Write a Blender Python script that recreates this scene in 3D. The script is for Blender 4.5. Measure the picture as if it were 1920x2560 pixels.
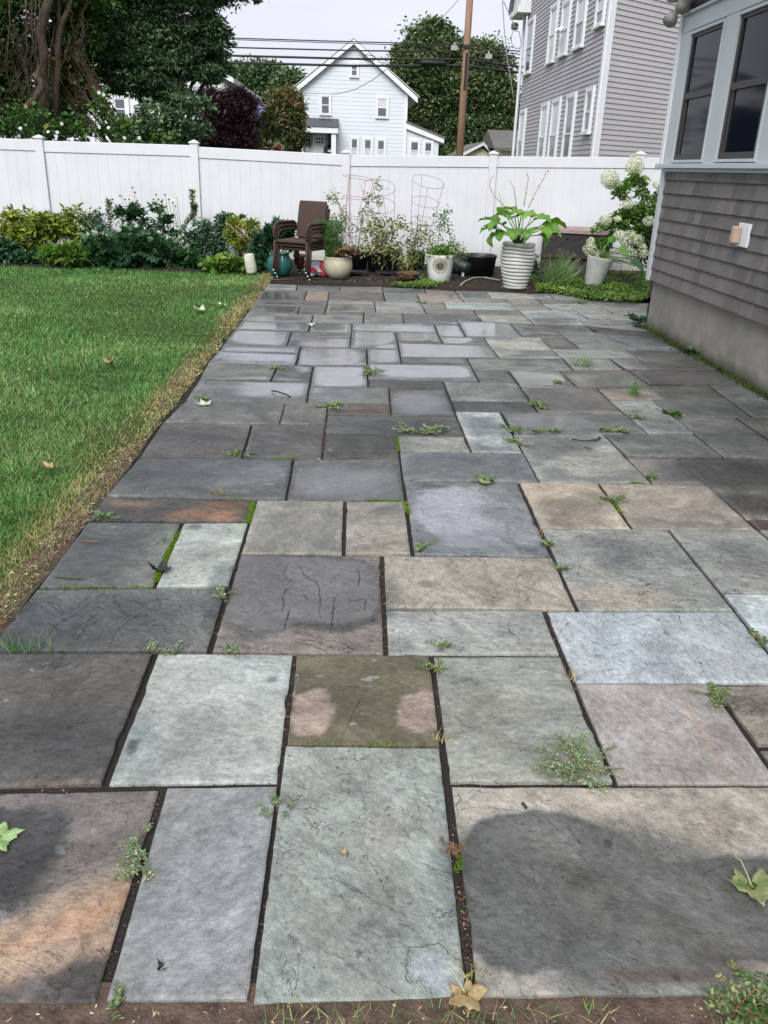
import bpy, math, random
import numpy as np
from mathutils import Vector, Matrix

for o in list(bpy.data.objects): bpy.data.objects.remove(o)
random.seed(7)
RNG = np.random.default_rng(11)
SC = bpy.context.scene
COL = SC.collection

# ------------------------------------------------------------------ camera
F, PITCH, ROLL, YAW, EYE = 2068.66, 0.394786, 0.036545, 0.040142, 1.57
def _axes():
    cy, sy = math.cos(YAW), math.sin(YAW); cp, sp = math.cos(PITCH), math.sin(PITCH)
    fwd = Vector((sy*cp, cy*cp, -sp)); right = Vector((cy, -sy, 0)); up = right.cross(fwd)
    cr, sr = math.cos(ROLL), math.sin(ROLL)
    return right*cr + up*sr, -right*sr + up*cr, fwd
RX, UX, FX = _axes()
cd = bpy.data.cameras.new('camera'); cam = bpy.data.objects.new('camera', cd); COL.objects.link(cam)
cam.matrix_world = Matrix(((RX.x, UX.x, -FX.x, 0), (RX.y, UX.y, -FX.y, 0), (RX.z, UX.z, -FX.z, EYE), (0, 0, 0, 1)))
cd.sensor_fit = 'VERTICAL'; cd.sensor_height = 36; cd.sensor_width = 27
cd.lens = F/2560*36
cd.clip_start = 0.05; cd.clip_end = 2000
SC.camera = cam

# ------------------------------------------------------------------ sky, sun, exposure
W = bpy.data.worlds.new('World'); SC.world = W; W.use_nodes = True
SUN_EL, SUN_AZ = math.radians(44), math.radians(197)      # high veiled sun behind the viewer's left shoulder
nt = W.node_tree; nt.nodes.clear()
def wn(t, **k):
    n = nt.nodes.new(t)
    for a, b in k.items(): setattr(n, a, b)
    return n
out = wn('ShaderNodeOutputWorld'); bg = wn('ShaderNodeBackground')
sky = wn('ShaderNodeTexSky', sky_type='NISHITA', sun_disc=False, sun_elevation=SUN_EL, sun_rotation=SUN_AZ)
sky.air_density = 1.0; sky.dust_density = 3.0
tc = wn('ShaderNodeTexCoord'); mp = wn('ShaderNodeMapping'); mp.inputs['Scale'].default_value = (1, 1, 3.5)
nz = wn('ShaderNodeTexNoise'); nz.inputs['Scale'].default_value = 2.2; nz.inputs['Detail'].default_value = 6; nz.inputs['Roughness'].default_value = .5
cr = wn('ShaderNodeValToRGB')
cr.color_ramp.elements[0].position = .3; cr.color_ramp.elements[0].color = (5.3, 5.45, 6.3, 1)
cr.color_ramp.elements[1].position = .7; cr.color_ramp.elements[1].color = (6.9, 7.05, 7.75, 1)
mx = wn('ShaderNodeMix', data_type='RGBA'); mx.inputs['Factor'].default_value = .93
L = nt.links.new
L(tc.outputs['Generated'], mp.inputs['Vector']); L(mp.outputs[0], nz.inputs['Vector']); L(nz.outputs['Fac'], cr.inputs['Fac'])
L(sky.outputs['Color'], mx.inputs['A']); L(cr.outputs['Color'], mx.inputs['B']); L(mx.outputs['Result'], bg.inputs['Color'])
bg.inputs['Strength'].default_value = .1; L(bg.outputs[0], out.inputs['Surface'])
sd = bpy.data.lights.new('sun', 'SUN'); sd.energy = 3.0; sd.angle = math.radians(38); sd.color = (1, .97, .92)
sun = bpy.data.objects.new('sun', sd); COL.objects.link(sun)
_d = Vector((math.sin(SUN_AZ)*math.cos(SUN_EL), math.cos(SUN_AZ)*math.cos(SUN_EL), math.sin(SUN_EL)))
sun.rotation_euler = _d.to_track_quat('Z', 'Y').to_euler(); sun.location = _d*60
SC.view_settings.view_transform = 'Standard'; SC.view_settings.look = 'None'; SC.view_settings.exposure = 0.54; SC.view_settings.gamma = 1.0

# ------------------------------------------------------------------ helpers
def ray(px, py):
    return RX*((px-960)/F) - UX*((py-1280)/F) + FX
def at(px, py, Y):                      # the real point at depth Y that the photo shows at this pixel
    d = ray(px, py); return Vector((0, 0, EYE)) + d*(Y/d.y)
def gr(px, py, z=0.0):                  # the point of the level z
    d = ray(px, py); return Vector((0, 0, EYE)) + d*((z-EYE)/d.z)
def V(x, y): return x*1.15732, y*1.15732          # overview picture to full picture
def R1(x, y): return x/2.592, y/2.592
def R2(x, y): return 560+x/2.127, y/2.127
def R3(x, y): return 1260+x/2.514, y/2.514
def R4(x, y): return x/2.37, 330+y/2.37
def R5(x, y): return 640+x/2.765, 400+y/2.765
def R6(x, y): return 1160+x/3.072, 380+y/3.072
def lin(c):
    return tuple(((v/255)/12.92 if v/255 <= .04045 else (((v/255)+.055)/1.055)**2.4) for v in c)

def tag(o, label=None, cat=None, group=None, kind=None):
    if label: o['label'] = label
    if cat: o['category'] = cat
    if group: o['group'] = group
    if kind: o['kind'] = kind
    return o
def thing(name, label, cat, loc=(0, 0, 0), rz=0, group=None):
    o = bpy.data.objects.new(name, None); COL.objects.link(o); o.location = loc; o.rotation_euler = (0, 0, rz)
    o.empty_display_size = .1
    return tag(o, label, cat, group)

class MB:
    """collects shapes, then links them as one mesh object (xf maps local points to the parent's space)"""
    def __init__(s, xf=None): s.v = []; s.f = []; s.m = []; s.xf = xf; s.mi = 0
    def add(s, vs, fs):
        b = len(s.v)
        for p in vs: s.v.append(tuple(s.xf(p)) if s.xf else tuple(p))
        for f in fs: s.f.append([b+i for i in f]); s.m.append(s.mi)
        return s
    def box(s, x0, x1, y0, y1, z0, z1):
        return s.add([(x0, y0, z0), (x1, y0, z0), (x1, y1, z0), (x0, y1, z0), (x0, y0, z1), (x1, y0, z1), (x1, y1, z1), (x0, y1, z1)],
                     [(0, 3, 2, 1), (4, 5, 6, 7), (0, 1, 5, 4), (1, 2, 6, 5), (2, 3, 7, 6), (3, 0, 4, 7)])
    def tube(s, path, r, n=8, cap=True):
        path = [Vector(p) for p in path]; rs = r if isinstance(r, (list, tuple)) else [r]*len(path)
        vs = []; fs = []; ref = None
        for i, p in enumerate(path):
            t = (path[min(i+1, len(path)-1)] - path[max(i-1, 0)])
            t = t.normalized() if t.length > 1e-9 else Vector((0, 0, 1))
            if ref is None: ref = Vector((1, 0, 0)) if abs(t.x) < .8 else Vector((0, 1, 0))
            u = t.cross(ref); u.normalize(); w = t.cross(u); ref = -w if False else u.cross(t)
            for k in range(n):
                a = 2*math.pi*k/n; vs.append(p + (u*math.cos(a) + w*math.sin(a))*rs[i])
        for i in range(len(path)-1):
            for k in range(n):
                fs.append((i*n+k, i*n+(k+1) % n, (i+1)*n+(k+1) % n, (i+1)*n+k))
        if cap: fs.append(tuple(range(n))[::-1]); fs.append(tuple(range((len(path)-1)*n, len(path)*n)))
        return s.add(vs, fs)
    def lathe(s, prof, c=(0, 0, 0), n=40, fn=None, closed=False):
        vs = []; fs = []
        for i, (r, z) in enumerate(prof):
            for k in range(n):
                a = 2*math.pi*k/n; rr = max(r, 1e-4); zz = z
                if fn: rr, zz = fn(rr, zz, a, i)
                vs.append((c[0]+rr*math.cos(a), c[1]+rr*math.sin(a), c[2]+zz))
        for i in range(len(prof)-1):
            for k in range(n): fs.append((i*n+k, i*n+(k+1) % n, (i+1)*n+(k+1) % n, (i+1)*n+k))
        return s.add(vs, fs)
    def prism(s, poly, y0, y1):            # polygon in x,z extruded along y
        n = len(poly); vs = [(x, y0, z) for x, z in poly] + [(x, y1, z) for x, z in poly]
        fs = [tuple(range(n)), tuple(range(2*n-1, n-1, -1))] + [(i, i+n, (i+1) % n+n, (i+1) % n) for i in range(n)]
        return s.add(vs, fs)
    def build(s, name, mat, parent=None, smooth=False, bevel=0, attr=None):
        me = bpy.data.meshes.new(name); me.from_pydata(s.v, [], s.f)
        for m in (mat if isinstance(mat, (list, tuple)) else [mat]): me.materials.append(m)
        if isinstance(mat, (list, tuple)): me.polygons.foreach_set('material_index', s.m)
        if smooth: me.polygons.foreach_set('use_smooth', [True]*len(me.polygons))
        me.update(); o = bpy.data.objects.new(name, me); COL.objects.link(o)
        if parent: o.parent = parent
        if bevel:
            b = o.modifiers.new('bevel', 'BEVEL'); b.width = bevel; b.segments = 2; b.limit_method = 'ANGLE'
        return o

# ------------------------------------------------------------------ leaf scattering (numpy)
def leaf_shape(kind):
    if kind == 'tri': return np.array([(0, -.5, 0), (0, .5, 0), (1, 0, .05)]), [(0, 1, 2)]
    if kind == 'dia': return np.array([(0, 0, 0), (.45, -.5, .06), (1, 0, -.05), (.45, .5, .06)]), [(0, 1, 2), (0, 2, 3)]
    if kind == 'oval':
        v = np.array([(0, 0, 0), (.25, -.42, .08), (.65, -.4, .06), (1, 0, -.1), (.65, .4, .06), (.25, .42, .08), (.5, 0, -.02)])
        return v, [(0, 1, 6), (1, 2, 6), (2, 3, 6), (3, 4, 6), (4, 5, 6), (5, 0, 6)]
    if kind == 'lobed':
        v = [(0, 0, 0), (.05, -.32, .05), (.3, -.55, 0), (.38, -.25, .05), (.72, -.42, 0), (.68, -.14, .03), (1.05, 0, -.08), (.68, .14, .03), (.72, .42, 0), (.38, .25, .05), (.3, .55, 0), (.05, .32, .05), (.4, 0, -.03)]
        return np.array(v), [(i, i+1, 12) for i in range(11)] + [(11, 0, 12)]
    if kind == 'blade':
        return np.array([(0, -.5, 0), (0, .5, 0), (.5, .38, .1), (.5, -.38, .1), (1, 0, .38)]), [(0, 1, 2, 3), (3, 2, 4)]
def norm(a): return a/np.maximum(np.linalg.norm(a, axis=-1, keepdims=True), 1e-9)
def scatter(name, kind, P, D, N, size, width, mat, parent=None, var=None):
    """P base points, D directions, N normals, size length, width"""
    lv, lf = leaf_shape(kind); n = len(P); k = len(lv)
    P = np.asarray(P, float); D = norm(np.asarray(D, float)); N = np.asarray(N, float)
    S = norm(np.cross(N, D)); N = np.cross(D, S)
    size = np.broadcast_to(np.asarray(size, float), (n,)); width = np.broadcast_to(np.asarray(width, float), (n,))
    v = (P[:, None] + D[:, None]*(lv[None, :, 0:1]*size[:, None, None]) + S[:, None]*(lv[None, :, 1:2]*width[:, None, None])
         + N[:, None]*(lv[None, :, 2:3]*size[:, None, None])).reshape(-1, 3)
    loops = []; ls = []; tot = 0
    base = np.arange(n)*k
    starts = []; totals = []
    flat = np.concatenate([np.array(f) for f in lf]); sizes = np.array([len(f) for f in lf])
    allidx = (base[:, None] + flat[None]).reshape(-1).astype(np.int32)
    totals = np.tile(sizes, n); starts = np.concatenate([[0], np.cumsum(totals)[:-1]]).astype(np.int32)
    me = bpy.data.meshes.new(name)
    me.vertices.add(len(v)); me.vertices.foreach_set('co', v.astype(np.float32).reshape(-1))
    me.loops.add(len(allidx)); me.loops.foreach_set('vertex_index', allidx)
    me.polygons.add(len(starts)); me.polygons.foreach_set('loop_start', starts)
    me.update(calc_edges=True)
    if var is None: var = RNG.random(n)
    a = me.attributes.new('var', 'FLOAT', 'POINT'); a.data.foreach_set('value', np.repeat(np.asarray(var, np.float32), k))
    me.materials.append(mat); me.validate()
    o = bpy.data.objects.new(name, me); COL.objects.link(o)
    if parent: o.parent = parent
    return o
def rdir(n, up=0., flat=1.):
    d = RNG.normal(size=(n, 3)); d[:, 2] *= flat; d = norm(d); d[:, 2] += up; return norm(d)

# vectorised value noise
def _h(ix, iy, s):
    n = (ix*374761393 + iy*668265263 + s*1442695041) & 0x7fffffff
    n = ((n ^ (n >> 13))*1274126177) & 0x7fffffff
    return ((n ^ (n >> 16)) & 0xffff)/65535.
def vn(x, y, s=0):
    ix = np.floor(x).astype(np.int64); iy = np.floor(y).astype(np.int64); fx = x-ix; fy = y-iy
    fx = fx*fx*(3-2*fx); fy = fy*fy*(3-2*fy)
    return (_h(ix, iy, s)*(1-fx)+_h(ix+1, iy, s)*fx)*(1-fy) + (_h(ix, iy+1, s)*(1-fx)+_h(ix+1, iy+1, s)*fx)*fy
def fbm(x, y, s=0, o=4):
    r = 0; a = .5; t = 0
    for i in range(o): r = r + a*vn(x*2**i, y*2**i, s+i*17); t += a; a *= .5
    return r/t
def sst(a, b, x): t = np.clip((x-a)/(b-a), 0, 1); return t*t*(3-2*t)

# ------------------------------------------------------------------ materials
class NG:
    def __init__(s, name):
        s.m = bpy.data.materials.new(name); s.m.use_nodes = True; s.t = s.m.node_tree; s.t.nodes.clear()
        s.out = s.n('ShaderNodeOutputMaterial'); s.b = s.n('ShaderNodeBsdfPrincipled'); s.l(s.b.outputs[0], s.out.inputs[0])
    def n(s, t, **k):
        x = s.t.nodes.new(t)
        for a, b in k.items(): setattr(x, a, b)
        return x
    def l(s, a, b): s.t.links.new(a, b)
    def set(s, sock, v):
        if isinstance(v, bpy.types.NodeSocket): s.l(v, sock)
        else: sock.default_value = (tuple(v)+(1,) if isinstance(v, (tuple, list)) and len(v) == 3 and sock.type == 'RGBA' else v)
    def noise(s, scale, detail=4, rough=.55, dist=0, vec=None, out='Fac'):
        x = s.n('ShaderNodeTexNoise'); x.inputs['Scale'].default_value = scale; x.inputs['Detail'].default_value = detail
        x.inputs['Roughness'].default_value = rough; x.inputs['Distortion'].default_value = dist
        if vec: s.l(vec, x.inputs['Vector'])
        return x.outputs[out]
    def co(s, kind='Object', scale=None, rot=None, loc=None):
        x = s.n('ShaderNodeTexCoord').outputs[kind]
        if scale or rot or loc:
            m = s.n('ShaderNodeMapping'); s.l(x, m.inputs[0])
            if scale: m.inputs['Scale'].default_value = scale
            if rot: m.inputs['Rotation'].default_value = rot
            if loc: m.inputs['Location'].default_value = loc
            return m.outputs[0]
        return x
    def math(s, op, a, b=None, c=None, clamp=False):
        x = s.n('ShaderNodeMath', operation=op); x.use_clamp = clamp; s.set(x.inputs[0], a)
        if b is not None: s.set(x.inputs[1], b)
        if c is not None: s.set(x.inputs[2], c)
        return x.outputs[0]
    def mr(s, v, a, b, c, d):
        x = s.n('ShaderNodeMapRange'); s.set(x.inputs[0], v)
        for i, q in enumerate((a, b, c, d)): s.set(x.inputs[i+1], q)
        return x.outputs[0]
    def mix(s, f, a, b, bt='MIX'):
        x = s.n('ShaderNodeMix', data_type='RGBA', blend_type=bt); s.set(x.inputs['Factor'], f); s.set(x.inputs['A'], a); s.set(x.inputs['B'], b)
        return x.outputs['Result']
    def attr(s, name, out='Fac'):
        x = s.n('ShaderNodeAttribute', attribute_name=name); return x.outputs[out]
    def bump(s, h, strength=.5, dist=.01, prev=None):
        x = s.n('ShaderNodeBump'); s.set(x.inputs['Height'], h); s.set(x.inputs['Strength'], strength); x.inputs['Distance'].default_value = dist
        if prev: s.l(prev, x.inputs['Normal'])
        return x.outputs[0]
    def fin(s, col=None, rough=None, nrm=None, spec=None, **k):
        if col is not None: s.set(s.b.inputs['Base Color'], col)
        if rough is not None: s.set(s.b.inputs['Roughness'], rough)
        if nrm is not None: s.l(nrm, s.b.inputs['Normal'])
        if spec is not None: s.set(s.b.inputs['Specular IOR Level'], spec)
        for a, b in k.items(): s.set(s.b.inputs[a.replace('_', ' ')], b)
        return s.m
def plain(name, c, rough=.6, vary=.15, scale=6, bump=.15, bscale=60, spec=.4, metal=0, dirt=None, bd=.003):
    g = NG(name); v = g.co()
    n = g.noise(scale, 5, .6, 0, v); f = g.mr(n, .3, .7, 0, 1)
    dark = tuple(x*(1-vary) for x in c); light = tuple(min(1, x*(1+vary)) for x in c)
    col = g.mix(f, dark, light)
    if dirt: col = g.mix(g.mr(g.noise(scale*2.3, 6, .7, .4, v), .52, .72, 0, dirt[1]), col, dirt[0])
    return g.fin(col, rough, g.bump(g.noise(bscale, 4, .6, 0, v), bump, bd), spec, Metallic=metal)
def foliage(name, c0, c1, c2=None, trans=.25, rough=.45, k2=.1):
    g = NG(name); a = g.attr('var'); col = g.mix(g.mr(a, 0, 1, 0, 1), c0, c1)
    if c2: col = g.mix(g.mr(a, 1-k2*1.3, 1-k2*.7, 0, 1), col, c2)
    n = g.noise(3., 3, .6, 0, g.co('Object')); col = g.mix(g.mr(n, .35, .65, 0, 1), g.mix(1, col, (.72, .74, .7), 'MULTIPLY'), col)
    g.fin(col, rough, None, .35)
    tr = g.n('ShaderNodeBsdfTranslucent'); g.l(g.mix(1, col, (1.0, 1.1, .6), 'MULTIPLY'), tr.inputs[0])
    ms = g.n('ShaderNodeMixShader'); ms.inputs[0].default_value = trans
    g.l(g.b.outputs[0], ms.inputs[1]); g.l(tr.outputs[0], ms.inputs[2]); g.l(ms.outputs[0], g.out.inputs[0])
    return g.m

M = {}
M['vinyl'] = plain('white_vinyl', (.585, .605, .64), .35, .02, 1.5, .03, 20, .4, dirt=((.6, .62, .58), .25))
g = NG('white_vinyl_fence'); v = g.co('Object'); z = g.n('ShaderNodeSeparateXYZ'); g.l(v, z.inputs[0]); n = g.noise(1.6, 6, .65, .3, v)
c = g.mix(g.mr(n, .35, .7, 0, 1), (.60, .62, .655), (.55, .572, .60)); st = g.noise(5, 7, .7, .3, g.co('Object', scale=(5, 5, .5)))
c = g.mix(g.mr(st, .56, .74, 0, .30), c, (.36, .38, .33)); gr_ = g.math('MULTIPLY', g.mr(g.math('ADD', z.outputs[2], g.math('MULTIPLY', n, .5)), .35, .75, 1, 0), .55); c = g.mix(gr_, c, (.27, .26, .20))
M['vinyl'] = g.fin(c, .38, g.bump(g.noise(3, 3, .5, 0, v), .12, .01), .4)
M['white'] = plain('white_paint', (.66, .68, .71), .5, .03, 2, .05)
M['whitesiding'] = plain('white_siding', (.56, .60, .655), .5, .03, .4, .05)
M['greysiding'] = plain('mauve_grey_siding', (.36, .345, .36), .5, .06, .5, .06, 30)
M['creamsiding'] = plain('cream_siding', (.68, .66, .55), .6, .04, .5)
M['trimtaupe'] = plain('taupe_grey_trim', (.43, .47, .49), .5, .05, 2, .08, 40)
M['glass'] = NG('dark_glass').fin((.006, .009, .016), .06, None, .12)
M['farglass'] = NG('far_window_glass').fin((.10, .11, .12), .08, None, .6)
M['palepane'] = NG('pale_pane').fin((.5, .52, .56), .2, None, .5)  # pale panes: on the grey house, reflected sky put into the colour
M['brownframe'] = plain('brown_window_frame', (.035, .031, .032), .45, .1, 4, .05)
M['black'] = plain('black_plastic', (.012, .013, .018), .42, .2, 8, .1, 50, .5)
M['fabric'] = plain('black_felt', (.016, .017, .024), .9, .3, 8, .4, 200, .2)
M['blackmetal'] = plain('black_metal', (.02, .02, .022), .4, .1, 8, .05)
M['paleroof'] = plain('pale_grey_roof', (.55, .57, .6), .8, .12, 12, .3, 40, .2)
M['asphalt'] = plain('roof_shingle', (.13, .125, .12), .9, .35, 12, .5, 40, .2)
M['slate'] = plain('dark_metal_roof', (.05, .055, .07), .45, .1, 3, .05)
M['framedark'] = plain('dark_chair_brown', (.03, .02, .017), .5)
M['solar'] = NG('solar_panel').fin((.06, .1, .28), .15, None, .7)
M['wood'] = None
g = NG('utility_pole_wood'); v = g.co(scale=(12, 12, .8)); n = g.noise(3, 6, .7, .3, v)
M['wood'] = g.fin(g.mix(g.mr(n, .3, .7, 0, 1), (.22, .13, .085), (.46, .31, .22)), .85, g.bump(n, .6, .02), .2)
g = NG('bark'); v = g.co(scale=(6, 6, 1.2)); n = g.noise(5, 7, .7, .6, v)
M['bark'] = g.fin(g.mix(g.mr(n, .3, .7, 0, 1), (.03, .022, .017), (.13, .095, .07)), .9, g.bump(n, 1, .03), .2)
M['twig'] = plain('twig', (.05, .036, .026), .8, .3, 30, .3, 60, .2)
M['greenstem'] = plain('green_stem', (.10, .19, .04), .6, .2, 20, .1)
M['redstem'] = plain('reddish_stem', (.22, .09, .06), .6, .2, 20, .1)
M['drystem'] = plain('dry_stem', (.36, .27, .16), .8, .2, 20, .1)
M['rubberblack'] = plain('black_cable', (.008, .008, .009), .6, .1, 3, .02)
M['greycable'] = plain('grey_cable', (.25, .26, .3), .6, .1, 3, .02)
# foliage
M['f_dark'] = foliage('dark_green_leaves', (.036, .082, .044), (.18, .28, .135), (.27, .38, .17), .2, .5, .12)
M['f_mid'] = foliage('green_leaves', (.03, .08, .022), (.11, .22, .05), (.26, .32, .09), .25, .45, .08)
M['f_bright'] = foliage('bright_green_leaves', (.06, .14, .02), (.18, .32, .05), (.32, .38, .07), .3, .45, .15)
M['f_yellow'] = foliage('yellow_green_leaves', (.12, .19, .025), (.36, .42, .06), (.5, .48, .10), .3, .5, .2)
M['f_dkbroad'] = foliage('deep_green_leaves', (.018, .06, .028), (.065, .16, .07), (.14, .26, .08), .2, .4, .08)
M['f_bluegreen'] = foliage('blue_green_leaves', (.04, .10, .06), (.13, .24, .14), (.2, .32, .16), .2, .5, .1)
M['f_maroon'] = foliage('maroon_leaves', (.020, .009, .014), (.07, .028, .04), (.12, .06, .07), .2, .5, .12)
M['f_rust'] = foliage('rusty_green_leaves', (.022, .042, .012), (.085, .10, .03), (.19, .08, .035), .2, .5, .24)
M['f_maple'] = foliage('maple_leaves_turning', (.045, .088, .04), (.21, .29, .11), (.32, .20, .10), .2, .5, .16)
M['f_brownt'] = foliage('bronze_leaves', (.05, .08, .03), (.16, .21, .07), (.30, .15, .07), .2, .5, .35)
M['f_fargreen'] = foliage('far_green_leaves', (.05, .095, .045), (.15, .23, .10), (.26, .32, .14), .2, .5, .15)
M['f_sick'] = foliage('fading_tomato_leaves', (.08, .12, .03), (.26, .28, .10), (.42, .36, .18), .3, .6, .3)
M['f_pale'] = foliage('pale_dying_leaves', (.20, .22, .12), (.45, .44, .28), (.3, .16, .12), .3, .6, .15)
M['f_feather'] = foliage('feathery_green', (.06, .14, .04), (.16, .3, .08), None, .3, .5)
M['f_heuchera'] = foliage('bronze_heuchera', (.12, .10, .05), (.32, .25, .13), (.30, .12, .09), .25, .5, .25)
M['f_weed'] = foliage('joint_weed_leaves', (.09, .17, .07), (.22, .34, .13), (.4, .42, .2), .25, .5, .15)
M['f_spurge'] = foliage('spurge_leaves', (.10, .18, .10), (.26, .38, .20), (.42, .46, .27), .2, .5, .1)
M['f_white'] = foliage('white_petals', (.74, .76, .64), (.92, .92, .84), (.62, .70, .46), .35, .5, .12)
M['f_petal'] = foliage('pure_white_petals', (.8, .8, .8), (.9, .9, .88), None, .3, .5)
M['f_pink'] = foliage('pink_petals', (.6, .3, .36), (.8, .55, .6), None, .3, .5)
M['grass'] = foliage('grass_blades', (.06, .18, .040), (.18, .39, .10), (.42, .47, .21), .3, .5, .09)
M['drygrass'] = foliage('dry_grass', (.30, .30, .10), (.62, .55, .28), (.36, .22, .12), .2, .7, .25)
M['litter'] = foliage('leaf_litter', (.07, .04, .028), (.32, .20, .12), (.55, .44, .28), .1, .8, .2)
M['moss'] = foliage('moss_tufts', (.05, .12, .005), (.17, .3, .01), None, .1, .8)
M['mossdark'] = foliage('dark_moss', (.02, .035, .008), (.07, .10, .02), None, .1, .9)
g = NG('soil'); v = g.co(); n = g.noise(25, 8, .7, .3, v); n2 = g.noise(180, 3, .6, 0, v)
M['soil'] = g.fin(g.mix(g.mr(n, .35, .68, 0, 1), (.010, .008, .007), (.045, .032, .026)), .9, g.bump(g.math('ADD', n, g.math('MULTIPLY', n2, .4)), .9, .02), .25)
g = NG('turf_soil'); v = g.co(); n = g.noise(9, 8, .7, .3, v)
M['turf'] = g.fin(g.mix(g.mr(n, .35, .68, 0, 1), (.03, .05, .015), (.08, .11, .03)), .95, g.bump(g.noise(90, 5, .6, 0, v), 1, .02), .1)
g = NG('joint_sand'); v = g.co(); n = g.noise(14, 6, .7, .3, v); n2 = g.noise(220, 3, .6, 0, v)
c = g.mix(g.mr(n2, .45, .6, 0, 1), (.009, .008, .007), (.035, .029, .024)); c = g.mix(g.mr(n, .62, .72, 0, .8), c, (.07, .035, .022))
c = g.mix(g.mr(g.noise(4, 3, .6, 0, v), .55, .7, 0, .6), c, (.05, .045, .04))
M['joint'] = g.fin(c, .85, g.bump(n2, .8, .006), .3)

# bluestone: tint = the stone's own colour, wet = (damp, water film), prm = (relief, seed, direction)
g = NG('bluestone')
tint = g.attr('tint', 'Color'); wet = g.n('ShaderNodeSeparateColor'); g.l(g.attr('wet', 'Color'), wet.inputs[0])
prm = g.n('ShaderNodeSeparateColor'); g.l(g.attr('prm', 'Color'), prm.inputs[0])
damp, film = wet.outputs[0], wet.outputs[1]; relief, seed, dire = prm.outputs[0], prm.outputs[1], prm.outputs[2]
vr = g.n('ShaderNodeVectorRotate', rotation_type='Z_AXIS'); g.l(g.co('Object'), vr.inputs['Vector']); g.l(g.math('MULTIPLY', dire, 3.14159), vr.inputs['Angle'])
cmb = g.n('ShaderNodeCombineXYZ'); g.l(g.math('MULTIPLY', seed, 57.), cmb.inputs[2]); 
va = g.n('ShaderNodeVectorMath', operation='MULTIPLY_ADD'); g.l(vr.outputs[0], va.inputs[0]); va.inputs[1].default_value = (1, 1.5, 1); g.l(cmb.outputs[0], va.inputs[2])
v = va.outputs[0]
n1 = g.noise(3.3, 7, .60, .7, v)                      # cleft layers
steps = g.math('MULTIPLY', n1, 9.); fl = g.math('FLOOR', steps); fr = g.math('FRACT', steps)
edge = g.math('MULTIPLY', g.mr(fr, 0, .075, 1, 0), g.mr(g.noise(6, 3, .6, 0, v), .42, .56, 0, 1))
wnz = g.n('ShaderNodeTexWhiteNoise', noise_dimensions='1D'); g.l(g.math('ADD', fl, g.math('MULTIPLY', seed, 91.)), wnz.inputs['W']); lay = wnz.outputs['Value']
soft = g.noise(5, 10, .68, .3, v); fine = g.noise(110, 5, .75, 0, v); pits = g.noise(420, 2, .6, 0, v)
layer = g.math('MULTIPLY', g.noise(1.0, 1, .5, 0, g.n('ShaderNodeCombineXYZ').outputs[0]), 0)
hs = g.math('ADD', g.math('MULTIPLY', g.math('ADD', fl, g.mr(fr, 0, .05, -1, 0)), .8), g.math('MULTIPLY', soft, 2.2))
bn = g.bump(hs, g.mr(relief, 0, 1, .25, 1.), .011)
bn = g.bump(g.math('ADD', fine, g.math('MULTIPLY', pits, .5)), g.mr(film, 0, 1, .8, .15), .0065, bn)
mot = g.math('MULTIPLY', g.mr(g.noise(2.6, 8, .66, .8, v), .34, .66, .64, 1.24), g.mr(g.math('MULTIPLY', lay, relief), 0, 1, .93, 1.10))
mot2 = g.math('MULTIPLY', g.mr(g.noise(34, 6, .78, .2, v), .30, .70, .62, 1.34), g.mr(g.noise(9, 5, .7, 1.2, g.co('Object')), .36, .66, .84, 1.12))
spk = g.math('MULTIPLY', g.mr(pits, .3, .7, .80, 1.20), g.mr(g.noise(75, 6, .8, 0, v), .35, .65, .82, 1.16))
cc = g.n('ShaderNodeVectorMath', operation='SCALE'); g.l(tint, cc.inputs[0]); g.l(g.math('MULTIPLY', g.math('MULTIPLY', mot, mot2), spk), cc.inputs[3])
col = cc.outputs[0]
hue = g.mr(g.noise(2.1, 4, .6, .5, v), .42, .66, 0, .28)
col = g.mix(hue, col, g.mix(1, col, (1.12, .99, .84), 'MULTIPLY'))
lich = g.math('MULTIPLY', g.mr(g.noise(13, 3, .5, .2, v), .68, .72, 0, 1), .5)
col = g.mix(lich, col, (.36, .38, .37))
spots = g.math('MULTIPLY', g.mr(g.noise(19, 2, .4, .1, g.co('Object', loc=(3, 7, 1))), .735, .755, 0, 1), .55)
col = g.mix(spots, col, (.05, .05, .048))
col = g.mix(g.math('MULTIPLY', edge, g.mr(relief, 0, 1, .1, .9)), col, (.030, .029, .029))  # dark lines at the layer steps: crevice shade painted into the colour
dk = g.mr(g.math('ADD', damp, g.math('MULTIPLY', film, -.25), None, True), 0, 1, 1, .30)
col = g.mix(damp, col, g.mix(1, col, (.93, 1.0, 1.08), 'MULTIPLY'))
c2 = g.n('ShaderNodeVectorMath', operation='SCALE'); g.l(col, c2.inputs[0]); g.l(dk, c2.inputs[3])
rg = g.math('SUBTRACT', g.math('SUBTRACT', .74, g.math('MULTIPLY', damp, .26)), g.math('MULTIPLY', film, .60), None, True)
rg = g.math('MAXIMUM', g.math('ADD', rg, g.math('MULTIPLY', g.math('SUBTRACT', fine, .5), .25)), .07)
M['stone'] = g.fin(c2.outputs[0], rg, bn, g.mr(film, 0, 1, .35, .6), Coat_Weight=g.mr(film, .1, .8, 0, 1), Coat_Roughness=.12, Coat_IOR=2.1)

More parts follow.
